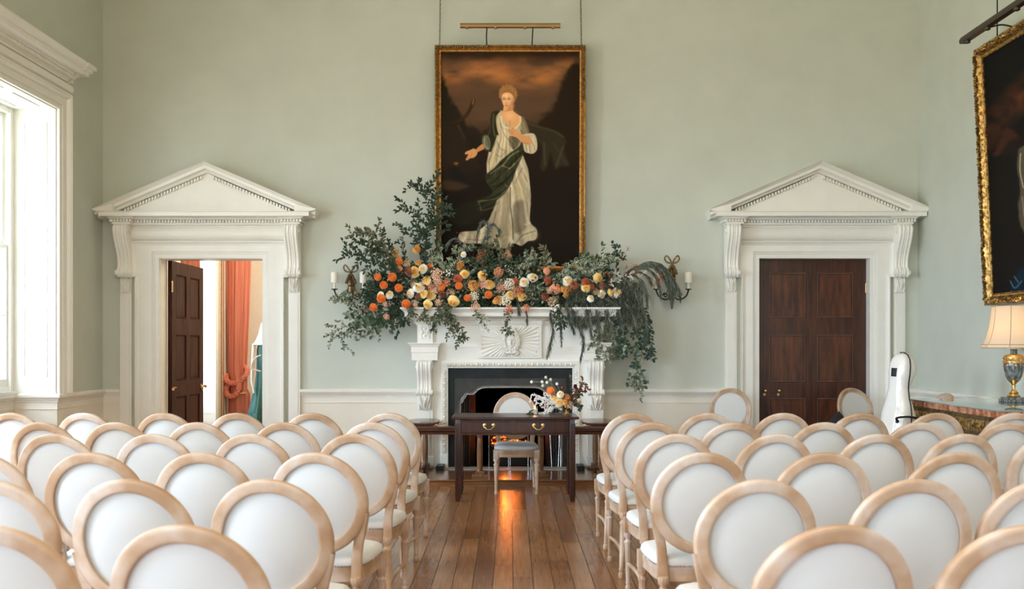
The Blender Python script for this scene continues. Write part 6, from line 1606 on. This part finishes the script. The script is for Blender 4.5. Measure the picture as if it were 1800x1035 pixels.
# left sweep
branch('leafy_branch', 'olive-leaved branch arching up and left over the sconce', G1, [(722, 492), (695, 458), (670, 430), (655, 412), (646, 403)], ('olive', 'dark'), 11.36, 7, 1.15, .05, .0115, sub=9, subln=.22, mi_extra=[0, 0, 1])
branch('leafy_branch', 'long olive branch reaching furthest left above the sconce', G1, [(715, 488), (685, 462), (655, 440), (632, 424), (612, 418)], ('olive', 'dark', 'mid'), 11.34, 8, 1.0, .048, .011, sub=8, subln=.20, mi_extra=[0, 1, 2])
branch('leafy_branch', 'dark branch hanging over the top of the left sconce', G1, [(720, 500), (690, 478), (660, 460), (632, 452), (606, 444)], 'dark', 11.30, 9, 1.25, .05, .012, sub=11, subln=.20)
branch('leafy_branch', 'dark branch in the middle of the left sweep', G1, [(722, 488), (700, 465), (678, 446), (664, 428)], 'dark', 11.38, 10, 1.35, .05, .012, sub=8, subln=.18)
branch('leafy_branch', 'dark pointed-leaf sprig between the leftmost orange dahlias', G1, [(712, 510), (685, 508), (665, 510), (650, 500)], 'dark', 11.38, 11, 1.2, .056, .011, sub=6, subln=.15)
branch('leafy_branch', 'dark sprig left of the lowest orange dahlia', G1, [(705, 535), (680, 530), (660, 530), (644, 533)], 'dark', 11.40, 12, 1.2, .056, .011, sub=6, subln=.15)
branch('leafy_branch', 'dark long-leaved sprig under the left end of mantel shelf', G1, [(715, 528), (705, 545), (700, 556), (706, 568)], 'dark', 11.32, 13, 1.2, .06, .013, sub=6, subln=.15)
branch('leafy_branch', 'broad-leaved green sprig below the lowest orange dahlia', G1, [(705, 545), (688, 548), (675, 556), (662, 562)], 'mid', 11.34, 14, 1.1, .07, .020, sub=5, subln=.14)
# grey-green trailing vine low on the left
GV = dict(kind=('sage', 'mid', 'olive'), mi_extra=[0, 0, 0, 2, 1], ln=.036, wd=.012, spread=1.2, cat='vine')
branch('trailing_vine', 'grey-green vine trailing furthest left below the sconce', G1, [(700, 555), (672, 562), (645, 562), (615, 572), (590, 580), (572, 590)], D=11.40, seed=15, dens=.55, sub=7, subln=.17, **GV)
branch('trailing_vine', 'grey-green vine hanging lowest beneath the left sconce', G1, [(690, 560), (655, 560), (630, 565), (610, 580), (602, 600), (604, 612)], D=11.44, seed=16, dens=.6, sub=7, subln=.15, **GV)
branch('trailing_vine', 'grey-green vine curling under the left end of the mantel', G1, [(705, 552), (685, 562), (665, 575), (645, 590), (628, 596)], D=11.42, seed=17, dens=.5, sub=6, subln=.17, **GV)
branch('trailing_vine', 'grey-green vine tangled round the foot of the left sconce', G1, [(655, 555), (635, 545), (615, 530), (603, 520)], D=11.5, seed=18, dens=1.1, sub=8, subln=.13, **GV)
branch('trailing_vine', 'small grey-green vine in front of the left sconce arm', G1, [(640, 560), (620, 545), (606, 528), (596, 524)], D=11.48, seed=19, dens=1.0, sub=6, subln=.12, **GV)
branch('trailing_vine', 'broad green vine leaves between the low vine and mantel end', G1, [(700, 548), (680, 566), (655, 570), (640, 562), (620, 568)], kind=('mid', 'sage'), mi_extra=[0, 1], ln=.06, wd=.02, spread=1.2, cat='vine', D=11.40, seed=20, dens=.8, sub=7, subln=.15)
# sprigs down the front of the mantel
for i, (lab, pts, sub) in enumerate((('olive sprig hanging over the left end of the mantel dentils', [(771, 530), (768, 548), (762, 562), (758, 580)], 7), ('olive sprig hanging over the mantel, reaching lowest on its left half', [(790, 532), (792, 550), (800, 570), (812, 588), (814, 598)], 8),
     ('olive sprig beside the longest left sprig on the mantel front', [(783, 530), (782, 550), (790, 568), (795, 582)], 6), ('tiny olive sprig under the leftmost yellow rose on the mantel edge', [(750, 538), (748, 552), (742, 560)], 2), ('small pale sprig hanging beside the frieze of the mantel', [(836, 545), (842, 555), (846, 568)], 4),
     ('dark narrow-leaved sprig hanging over the sun face tablet', [(896, 540), (894, 555), (892, 575), (890, 585)], 3), ('tiny dark sprig below the lowest orange dahlia on the shelf', [(722, 535), (721, 546), (724, 552)], 2))):
    branch('hanging_sprig', lab, G1, pts, ('olive', 'dark', 'mid') if i not in (4,) else ('silver', 'sage', 'olive'), 11.20, 30+i, .85, .046, .0095, D1=11.17, mi_extra=[0, 1, 2, 2], sub=sub, subln=.09, cat='sprig')
# upper middle: variegated leaves and olive sprays
VG = dict(kind=('mid', 'cream', 'sage'), leafrim=True, mi_extra=[0, 0, 2], cat='branch')
for i, (lab, pts, sub, ln) in enumerate((('cream-edged variegated branch at the lower left corner of the frame', [(785, 490), (782, 470), (775, 455), (768, 446)], 8, .062), ('cream-edged variegated branch before the painted skirt', [(800, 490), (806, 465), (812, 448), (816, 437)], 8, .06),
      ('cream-edged variegated sprig in the middle of the garland', [(850, 525), (868, 515), (880, 508), (872, 500)], 6, .058), ('cream-edged variegated branch under the middle of frame', [(905, 500), (915, 475), (925, 462), (940, 455)], 7, .045), ('pale variegated branch along the lower right frame corner', [(985, 500), (1000, 484), (1020, 470), (1042, 458)], 10, .055),
      ('pale variegated branch climbing right of the frame corner', [(1040, 500), (1045, 480), (1052, 462), (1064, 452)], 9, .062), ('cream-edged leaf sprig right of centre, low in the garland', [(915, 530), (925, 518), (930, 508), (940, 500)], 5, .065),
      ('small variegated sprig between the coral and pink clusters', [(835, 510), (845, 505), (828, 495), (822, 486)], 5, .05), ('variegated sprig left of the pink rose', [(975, 500), (982, 486), (995, 478), (1010, 474)], 7, .05), ('variegated sprig beneath the yellow rosebud on the right', [(1020, 525), (1030, 515), (1022, 508), (1014, 512)], 5, .05))):
    branch('variegated_branch', lab, G1, pts, D=11.38 if i not in (3,) else 11.42, seed=50+i, dens=1.0, ln=ln, wd=.017, sub=sub, subln=.13, **VG)
for i, (lab, pts, k, sub, ln) in enumerate((('olive-leaved sprig in front of the painted hem', [(880, 490), (878, 462), (880, 440), (872, 425)], ('mid', 'olive'), 7, .05), ('upright olive sprig in front of the lower frame rail', [(955, 490), (960, 470), (962, 455), (962, 446)], ('olive', 'sage'), 4, .06), ('thin tall sprig with small leaves right of the painting', [(1084, 500), (1084, 475), (1082, 450), (1078, 428)], ('dark', 'dark'), 3, .045),
     ('dark sprig rising right of the frame corner', [(1070, 495), (1066, 475), (1068, 460), (1074, 450)], ('dark', 'mid'), 5, .05), ('dark leaves low in the middle of the garland', [(860, 535), (850, 528), (842, 532), (825, 536)], ('dark', 'mid'), 7, .05), ('dark leaves low right of centre in the garland', [(965, 535), (950, 530), (940, 524), (925, 528)], ('dark', 'mid'), 7, .05),
     ('broad dark leaves over the right part of mantel shelf', [(990, 535), (975, 545), (985, 560), (990, 572)], ('dark', 'mid'), 5, .055), ('green leafy sprig in front of frame bottom, left of the yellow rose', [(840, 480), (838, 462), (845, 450), (858, 444)], ('mid', 'olive'), 7, .048))):
    branch('leafy_branch', lab, G1, pts, k, 11.40 if i != 6 else 11.2, 70+i, .95, ln, .011, mi_extra=[0, 1], sub=sub, subln=.13)
# silvery sprig and lower eucalyptus on the right
branch('silvery_branch', 'silvery pale leaves in a row on the right sweep', G1, [(1070, 500), (1090, 490), (1110, 482), (1130, 480)], ('silver', 'sage'), 11.2, 90, .55, .06, .011, mi_extra=[0, 0, 1], sub=1, subln=.1)
for i, (lab, pts, k, sub, ln, wd) in enumerate((('dark broad-leaved branch hanging lowest on the right', [(1110, 560), (1125, 590), (1128, 620), (1120, 650), (1118, 672)], ('euca', 'sage', 'mid'), 10, .052, .019), ('dark eucalyptus branch beside the scroll bracket on the right', [(1080, 560), (1092, 585), (1100, 605), (1096, 625)], ('euca', 'mid'), 8, .05, .018), ('leafy branch at the far right edge of the hanging foliage', [(1130, 540), (1142, 570), (1144, 600), (1136, 625)], ('euca', 'dark'), 7, .052, .014),
    ('dried grey-green twigs before the right scroll bracket', [(1060, 555), (1068, 580), (1066, 605), (1085, 628)], ('sage', 'olive'), 9, .036, .012), ('pale green clematis tip hanging at the very bottom right', [(1122, 640), (1120, 658), (1124, 672), (1120, 684)], ('sage', 'olive'), 7, .034, .012), ('mid-green branch between the hanging sprays on the right', [(1085, 540), (1075, 565), (1085, 590), (1090, 610)], ('mid', 'sage'), 8, .048, .017),
    ('dusty leaves behind the right scroll bracket', [(1045, 560), (1055, 590), (1050, 615), (1058, 640)], ('olive', 'sage'), 7, .036, .012))):
    branch('trailing_vine', lab, G1, pts, k, 11.32, 100+i, 1.0, ln, wd, mi_extra=list(range(len(k))), sub=sub, subln=.13, cat='vine')
# weeping sprays
WP = [
 ('long thin weeping spray reaching down beside the tablet', [(968, 525), (967, 550), (972, 580), (966, 610), (962, 628)], .055, 1.0), ('weeping spray just right of the long thin one', [(975, 525), (983, 550), (986, 580), (987, 608)], .042, 1.0), ('weeping spray in front of the mantel end, reaching lowest', [(1000, 520), (1008, 545), (1020, 575), (1026, 600), (1020, 636)], .055, 1.1),
 ('weeping spray over the left half of the right mantel end', [(1000, 518), (996, 535), (1002, 560), (1010, 585)], .06, 1.1), ('dense weeping spray under the cream roses on the right', [(1010, 518), (1028, 530), (1036, 560), (1040, 595)], .06, 1.2), ('weeping spray above the right scroll bracket', [(1025, 522), (1045, 535), (1052, 565), (1054, 590)], .06, 1.2),
 ('weeping spray beside the scroll bracket, falling straight', [(1040, 525), (1062, 538), (1070, 565), (1072, 590)], .06, 1.2), ('dense weeping spray in the middle of the right cascade', [(1055, 520), (1080, 532), (1090, 558), (1094, 585)], .06, 1.2), ('weeping spray right of the middle of the cascade', [(1070, 512), (1100, 530), (1112, 555), (1118, 585)], .06, 1.2),
 ('weeping spray at the outer edge of the right cascade', [(1080, 505), (1112, 515), (1130, 545), (1136, 580), (1138, 605)], .055, 1.2), ('high weeping spray arching toward the right sconce', [(1085, 495), (1110, 472), (1140, 464), (1160, 478), (1174, 500), (1180, 520)], .06, 1.2), ('weeping spray arching furthest right over the right sconce', [(1095, 485), (1130, 464), (1160, 468), (1182, 488), (1194, 510), (1196, 530)], .055, 1.2),
 ('thick weeping spray curling over the shaft of the right sconce', [(1100, 480), (1138, 460), (1166, 468), (1180, 490), (1182, 512), (1181, 538)], .065, 1.3), ('weeping spray tip between the right sconce arms', [(1120, 472), (1155, 462), (1172, 474), (1178, 500), (1176, 524)], .06, 1.2),
 ('weeping spray falling left of the right sconce', [(1090, 492), (1125, 470), (1148, 478), (1158, 500), (1162, 525)], .055, 1.2), ('weeping spray filling the shoulder of the right sweep', [(1080, 498), (1108, 482), (1128, 492), (1136, 515), (1138, 540)], .06, 1.2), ('weeping spray under the silvery leaves', [(1075, 500), (1098, 490), (1112, 505), (1120, 530), (1122, 555)], .06, 1.2),
 ('short weeping spray at the top of the right sweep', [(1100, 492), (1118, 478), (1136, 482), (1146, 500)], .06, 1.1), ('weeping spray rising before the painted skirt', [(846, 470), (850, 430), (858, 398), (850, 388), (842, 400), (838, 425)], .05, 1.0), ('second weeping spray before the painted skirt', [(850, 470), (856, 425), (862, 395), (874, 398), (878, 415)], .045, 1.0), ('weeping spray arching left in front of the painting', [(825, 465), (812, 430), (800, 418), (788, 425), (784, 440)], .045, .9),
 ('small weeping spray over the frame bottom, left of centre', [(890, 480), (888, 464), (884, 456), (880, 470)], .04, .8), ('small weeping spray over the frame bottom, right of centre', [(945, 480), (946, 462), (942, 456), (938, 470)], .045, .9), ('weeping arc around the small cream rose', [(925, 500), (920, 482), (910, 484), (906, 500)], .035, .9), ('dark weeping tuft hanging over the tablet edge', [(908, 520), (911, 535), (914, 552)], .05, 1.1), ('slim weeping tuft below the coral cluster', [(922, 535), (926, 552), (927, 570)], .035, 1.0),
 ('outer weeping spray drooping below the right arch', [(1120, 470), (1150, 468), (1170, 485), (1186, 500), (1188, 520)], .05, 1.2), ('weeping spray low at the outer right', [(1100, 520), (1122, 540), (1134, 572), (1132, 612)], .05, 1.1)]
for i, (lab, pts, w_, dn) in enumerate(WP):
    dd = 11.16 if pts[-1][1] > 530 and pts[0][0] < 1090 else (11.30 if pts[0][0] > 950 else 11.42)
    weeper('weeping_spray', lab, G2, pts, 200+i, D=11.28 if dd < 11.2 else dd, D1=dd, w=w_*1.45, dens=dn*1.3)
# extra thickness in the right cascade and leaf filling along the shelf: nobody could count it
def filler(name, label, region, n, kinds, ln, wd, D0, D1, seed, needle=False):
    rr = random.Random(seed); m = MB()
    for i in range(n):
        u, v = region(rr); D = rr.uniform(D0, D1); p = W(u, v, D); d = Vector((rr.gauss(0, 1), rr.uniform(-1, .3), rr.gauss(-.1, .8)))
        if needle:
            d = Vector((rr.gauss(0, .35), rr.gauss(0, .3), -1)).normalized(); q = p+d*ln*rr.uniform(.6, 1.2); s_ = d.orthogonal().normalized()*.0032; m.add([p-s_, p+s_, q], [(0, 1, 2)], rr.randrange(len(kinds)))
        else: leaf(m, p, d, (rr.uniform(-.6, .6), -1, rr.uniform(-.3, .8)), ln*rr.uniform(.6, 1.3), wd*rr.uniform(.7, 1.3), rr.randrange(len(kinds)))
    o = m.build(name, [LM[k] for k in kinds], smooth=False, fix=False); tag(o, label, 'foliage', kind='stuff'); return o
def rg_shelf(r):
    u = r.triangular(688, 1090, 870) if r.random() < .4 else r.uniform(690, 1086); t = (u-690)/400; lo = 452+12*math.sin(t*9)+(10 if u > 860 else 0)+(12 if u > 1010 else 0); lo = lo+(18 if 945 < u < 1020 else 0); return u, min(539, r.uniform(lo, 552))
filler('garland_foliage', 'dense mass of dark green leaves filling the garland on the mantel shelf', rg_shelf, 5200, ['dark', 'dark', 'mid', 'dark', 'mid', 'olive'], .045, .013, 11.38, 11.66, 5)
def rg_left(r):
    t = r.random(); u = 700-52*t+r.gauss(0, 8); v = 500+22*t+r.gauss(0, 13)-(30 if r.random() < .35 else 0)*(1-t); return u, v
filler('garland_foliage', 'loose dark leaves behind the leftmost orange dahlias', rg_left, 520, ['dark', 'mid', 'dark'], .05, .012, 11.40, 11.50, 6)
def rg_right(r):
    u = r.uniform(1000, 1130); t = (u-1000)/130; v = r.uniform(505+6*t-(18 if u > 1060 else 0), 565+10*math.sin(t*8)); return u, v
filler('weeping_needles', 'fine grey-green needles thickening the weeping cascade on the right', rg_right, 6500, ['fir', 'fir', 'firlight', 'mid'], .075, 1, 11.20, 11.50, 7, True)
def rg_front(r):
    u = r.uniform(705, 1085); return u, r.uniform(470+(14 if u > 945 else 0), 536)
filler('garland_leaves', 'green and cream-edged leaves showing between the blooms of the garland', rg_front, 420, ['mid', 'dark', 'sage', 'dark', 'olive'], .042, .012, 11.23, 11.31, 8)
# berries
def berries(label, pts, seed, mat_, r=.0075, tw=True, D=11.25):
    rr = random.Random(seed); root = empty('berry_spray', W(*pts[0], D), 0, label, 'berries', 'berry sprays of the mantel garland'); o = root.location; sm = MB(); bm_ = MB()
    for (u, v) in pts[1:]:
        p = W(u, v, D)-o; sm.tube(spline([Vector((0, 0, 0)), p*.5+Vector((0, 0, .02)), p], 4), .0018, 4)
        for k in range(8):
            q = p+Vector((rr.gauss(0, .022), rr.gauss(0, .015), rr.gauss(0, .02))); sm.tube([p, q], .001, 3, cap=False); bm_.ball(q, r*rr.uniform(.8, 1.2), 7, 5)
    sm.build('stem', LM['twig'], root); tag(bm_.build('berry_heads', PM[mat_], root), kind='stuff')
berries('red-orange berries right of the painting, left of the tall sprig', [(1078, 520), (1068, 480), (1076, 488), (1072, 498), (1082, 478)], 1, 'berry', .006)
berries('red-orange berries at the top of the right sweep', [(1090, 500), (1102, 470), (1112, 478), (1122, 482), (1108, 484), (1115, 468)], 2, 'berry', .006)
berries('red-orange berries hanging near the right sconce', [(1130, 480), (1160, 492), (1155, 500), (1163, 482)], 3, 'berry', .006)
berries('single tiny red berry cluster on the highest thin twig', [(1084, 470), (1104, 437), (1095, 455)], 4, 'berry', .0045)
berries('red berries in front of the painted hem', [(848, 480), (846, 448), (840, 452), (850, 446)], 5, 'berry', .006)
berries('small red berries left of the painted skirt', [(830, 465), (836, 418), (812, 412)], 6, 'berry', .005)
berries('white berries left of the centre of the garland', [(792, 500), (786, 476), (790, 482)], 7, 'white', .008)
berries('white berries at the right part of mantel edge', [(972, 520), (972, 540), (978, 537), (974, 546)], 8, 'white', .009, D=11.16)
berries('white berries in front of frame bottom right of centre', [(905, 500), (893, 470), (900, 482), (908, 488), (897, 476)], 9, 'white', .005)
berries('tiny pink berries below the left sconce', [(650, 545), (642, 541), (646, 544)], 10, 'berry', .004)

# ------------------------------------------------------------------ things on the desk
DZt = .80; BD = 9.72
vz = empty('flower_bowl', (sx(996, BD), BD, DZt), 0, 'small footed brass flower bowl on the right end of the desk', 'bowl')
m = MB(); m.lathe([(.028, 0), (.030, .006), (.018, .016), (.014, .026), (.02, .034), (.034, .045), (.044, .066), (.047, .082), (.051, .086), (.047, .087), (.038, .06)], 24); m.build('bowl_body', 'brass', vz)
m = MB(); m.ball((0, 0, .075), .04, 12, 8); m.build('moss', LM['mid'], vz)
BQ = [('orange_dahlia', 'ball-shaped orange dahlia, topmost large bloom of the desk bouquet', 'dahlia', 968, 687, 7.6, ('orange', 'salmon')), ('garden_rose', 'large pale yellow rose at the left of the desk bouquet', 'rose', 973, 699, 8.2, ('yellow', 'yellow')), ('garden_rose', 'cream rose high in the desk bouquet', 'rose', 985, 692.5, 6, ('cream', 'yellow')),
 ('garden_rose', 'yellow rose lowest in the desk bouquet', 'rose', 983, 707, 7.6, ('yellow', 'gold')), ('garden_rose', 'rust-coloured rose right in the desk bouquet', 'rose', 997, 698, 7, ('rust', 'caramel')), ('garden_rose', 'small bronze rose above the brass bowl', 'rose', 994, 707, 5, ('caramel', 'caramel')), ('flower_cluster', 'peach flower cluster just above the rim of brass bowl', 'cl', 1001, 712, 7, ('peach', 'tan')),
 ('dark_flower', 'nearly black small flower, rightmost high in the desk bouquet', 'rose', 1012, 678, 3.6, ('dark', 'dark')), ('flower_cluster', 'tiny cream and green floret cluster at the right of the desk bouquet', 'cl', 1018, 705, 4.5, ('palegreen', 'tan')), ('dark_flower', 'small dark red flower behind the roses of the desk bouquet', 'rose', 988, 681, 3.4, ('dark', 'rust'))]
bc = Vector((sx(996, BD), BD, DZt+.07))
for i, (nm, lab, kd, u, v, rp, mm) in enumerate(BQ):
    D = BD-.05+.03*math.sin(i*2.1); r = rp/F*D; P = W(u, v, D); root = empty(nm, P, 0, lab, 'flower', 'blooms of the desk bouquet'); face = ((u-990)/40, -1, .35); m = MB()
    if kd == 'dahlia': dahlia_mesh(m, (0, 0, 0), face, r, i)
    elif kd == 'rose': rose_mesh(m, (0, 0, 0), face, r*1.12, 300+i)
    else: cluster_mesh(m, (0, 0, 0), face, r*1.1, 300+i, 26)
    m.build('flower_head', [PM[x] for x in mm], root, fix=False); m = MB(); m.tube([Vector((0, .01, -.01)), (bc-P)*.6+Vector((0, 0, .01)), bc-P], .003, 5); m.build('flower_stem', LM['mid'], root)
for i, (lab, pts) in enumerate((('pale bud stem pointing furthest left over the desk', [(986, 705), (968, 684), (952, 672), (934.5, 671)]), ('pale bud stem rising highest from the desk bouquet', [(988, 700), (974, 684), (966, 672), (959.5, 663)]), ('pale bud stem between the highest and the leftmost stems', [(984, 702), (966, 684), (956, 676), (953, 671)]),
     ('short pale bud stem right of the highest one', [(988, 700), (976, 682), (970, 674), (968, 667)]), ('pale bud stem above the cream rose', [(990, 700), (984, 686), (980, 678), (979, 674.5)]), ('pale drooping bud below the leftmost stems', [(980, 700), (964, 686), (958, 681), (954, 678)]), ('small pale bud near the highest stem of the desk bouquet', [(984, 700), (970, 684), (964, 677), (961.5, 672)]))):
    Q = [W(u, v, BD-.03) for u, v in pts]; root = empty('scabiosa_stem', Q[0], 0, lab, 'flower', 'pale bud stems of the desk bouquet'); Q = [q-root.location for q in Q]; m = MB(); m.tube(spline(Q, 5), .0022, 5); m.build('flower_stem', LM['sage'], root)
    m = MB(); e = Q[-1]; m.ball(e, .014, 10, 8)
    for k in range(16):
        d = Vector((math.cos(k*2.4)*math.sin(k*.35), -abs(math.sin(k*1.7))*.7, math.sin(k*2.4))).normalized(); m.ball(e+d*.012, .005, 5, 4)
    m.build('bud', PM['palegreen'] if i % 2 else PM['bleached'], root)
branch('autumn_branch', 'drooping branch of dark red leaves at the right of the desk bouquet', 'branches of the desk bouquet', [(1000, 708), (1012, 696), (1020, 684), (1027, 675), (1035, 684)], ('rustleaf', 'olive'), BD, 401, 1.2, .024, .008, mi_extra=[0, 0, 0, 1], sub=5, subln=.07)
branch('autumn_branch', 'short dark red leaf branch inside the desk bouquet', 'branches of the desk bouquet', [(998, 708), (1006, 694), (1014, 690), (1022, 694)], ('rustleaf', 'dark'), BD+.02, 402, 1.3, .024, .008, mi_extra=[0, 1], sub=5, subln=.06)
branch('leafy_branch', 'dark green sprig low at the right of the desk bouquet', 'branches of the desk bouquet', [(998, 714), (1008, 708), (1014, 706), (1020, 712)], ('dark', 'mid'), BD, 403, 1.4, .034, .011, mi_extra=[0, 1], sub=5, subln=.06)
branch('grass_stem', 'thin dry twig standing upright out of the desk bouquet', 'branches of the desk bouquet', [(1004, 708), (1004, 690), (1004, 672), (1002, 660)], ('olive', 'olive'), BD+.03, 404, .3, .016, .005, sub=0)
for i, (lab, pts, s_) in enumerate((('bleached white starry sprig reaching left over the candle', [(985, 712), (965, 706), (950, 698), (937, 693)], 6), ('bleached white sprig sweeping down beside the candle', [(986, 714), (970, 710), (958, 706), (950, 712)], 7), ('bleached lacy sprig lying low on the desk beside the bowl', [(988, 720), (975, 716), (964, 720), (954, 726)], 7), ('bleached starry sprig just under the pale roses', [(986, 712), (975, 708), (966, 702), (956, 700)], 6))):
    LM['bleach'] = PM['bleached']; branch('bleached_sprig', lab, 'branches of the desk bouquet', pts, ('bleach',), BD-.02*i, 410+i, 1.5, .015, .0035, sub=s_, subln=.07, stemmat='silver', stem=.0018)
m = MB(); 
for i, (u, v, an) in enumerate(((974, 727, .3), (981, 722, 1.3), (969, 730, -.4), (986, 724, 1.0), (978, 730, .0))): leaf(m, W(u, v-1, BD-.02), (math.cos(an)*-1, -.3, math.sin(an)*.4), (0, -.4, 1), .07, .024)
gl = m.build('fallen_leaves', LM['mid'], fix=False); tag(gl, 'broad green leaves lying on the desk beside the brass bowl', 'leaves')
# candle in a glass
cd = empty('glass_candle', (sx(940, BD), BD-.02, DZt), 0, 'lit white candle in a small glass on the desk', 'candle')
m = MB(); m.lathe([(.0, .002), (.026, .002), (.0265, .05), (.02, .053), (.0, .052)], 24); m.build('wax', 'candle', cd)
m = MB(); m.lathe([(.028, 0), (.031, .002), (.031, .075), (.0295, .075), (.0285, .006)], 28); m.build('glass', 'candleglass', cd)
m = MB(); m.lathe([(.002, 0), (.006, .008), (.004, .018), (.0005, .026)], 8, (0, 0, .055)); m.build('flame', 'flame', cd)
bk = empty('notebook', (sx(956, 9.75), 9.75, DZt), .1, 'small closed black notebook lying on the desk behind the candle', 'book')
m = MB(); m.bbox(-.065, .065, -.045, .045, 0, .003, .001); m.bbox(-.065, .065, -.045, .045, .017, .020, .001); m.bbox(-.065, -.061, -.045, .045, .0, .020, .001); m.build('cover', 'black', bk)
m = MB(); m.box(-.061, .062, -.042, .042, .003, .017); m.build('pages', 'candle', bk, smooth=False)
branch('small_sprig', 'small green sprig lying on the desk left of the candle', 'branches of the desk bouquet', [(938, 730), (932, 729), (927, 731)], ('mid',), 9.66, 420, 1.2, .03, .008, sub=1, subln=.03)
# ------------------------------------------------------------------ camera, daylight and lamps
cam = bpy.data.cameras.new('camera'); co = bpy.data.objects.new('camera', cam); C.objects.link(co)
co.location = (0, 0, HC); co.rotation_euler = (PI/2, 0, 0)
cam.sensor_width = 36; cam.lens = 35; cam.shift_x = (900-CU)/1800; cam.shift_y = (CV-517.5)/1800
cam.dof.use_dof = True; cam.dof.focus_distance = 10.2; cam.dof.aperture_fstop = 3.2
bpy.context.scene.camera = co
w = bpy.data.worlds.new('sky'); bpy.context.scene.world = w; w.use_nodes = True; nt = w.node_tree
bg = nt.nodes['Background']; tc = nt.nodes.new('ShaderNodeTexCoord'); sp = nt.nodes.new('ShaderNodeSeparateXYZ'); L(nt, tc.outputs['Generated'], sp.inputs[0])
c = ramp(nt, mathn(nt, 'ADD', mathn(nt, 'MULTIPLY', sp.outputs[2], .5), .5), [(.44, (.46, .50, .46)), (.52, SKYC)])
L(nt, c, bg.inputs[0]); bg.inputs[1].default_value = SKY
def portal(x, y0, y1, z0, z1):
    ld = bpy.data.lights.new('window_portal', 'AREA'); ld.shape = 'RECTANGLE'; ld.size = z1-z0; ld.size_y = y1-y0; ld.cycles.is_portal = True
    o = bpy.data.objects.new('window_portal', ld); C.objects.link(o); o.location = (x, (y0+y1)/2, (z0+z1)/2); o.rotation_euler = (0, -PI/2, 0)
for a, c_ in WINS: portal(XL-.59, a+.02, c_-.02, 1.0, WZ1-.02)
for a, c_ in FWIN:
    ld = bpy.data.lights.new('window_portal', 'AREA'); ld.shape = 'RECTANGLE'; ld.size = c_-a-.04; ld.size_y = 2.96; ld.cycles.is_portal = True
    o = bpy.data.objects.new('window_portal', ld); C.objects.link(o); o.location = ((a+c_)/2, YF-.29, 2.5); o.rotation_euler = (PI/2, 0, 0)
portal(XL2-.52, wy0+.05, wy1-.05, .55, 3.85)
def lamp(name, loc, e, col, r):
    ld = bpy.data.lights.new(name, 'POINT'); ld.energy = e; ld.color = col; ld.shadow_soft_size = r; o = bpy.data.objects.new(name, ld); C.objects.link(o); o.location = loc
lamp('table_lamp_bulb', (lx, ly, TZ+zb+.17), LAMPW, (1, .60, .28), .04)
for x, y in ((-1.6, 2.0), (1.6, 2.0)): lamp('chandelier_lamp', (x, y, 5.0), CHANW, (1, .70, .42), .35)
lamp('adjoining_room_fill', (-2.6, 14.6, 4.2), 170., (1, .88, .74), .3)  # unseen fill light, added to brighten the room beyond the open door
lamp('fire_glow', (0, gy-.04, .52), FIREW, (1, .30, .06), .10)
s = bpy.context.scene
s.view_settings.view_transform = 'Standard'; s.view_settings.look = 'None'; s.view_settings.gamma = 1; s.view_settings.exposure = EXPO
s.cycles.use_denoising = True; s.cycles.max_bounces = 12; s.cycles.diffuse_bounces = 7; s.cycles.glossy_bounces = 4; s.cycles.transparent_max_bounces = 12
s.cycles.sample_clamp_indirect = 8; s.cycles.caustics_reflective = False; s.cycles.caustics_refractive = False
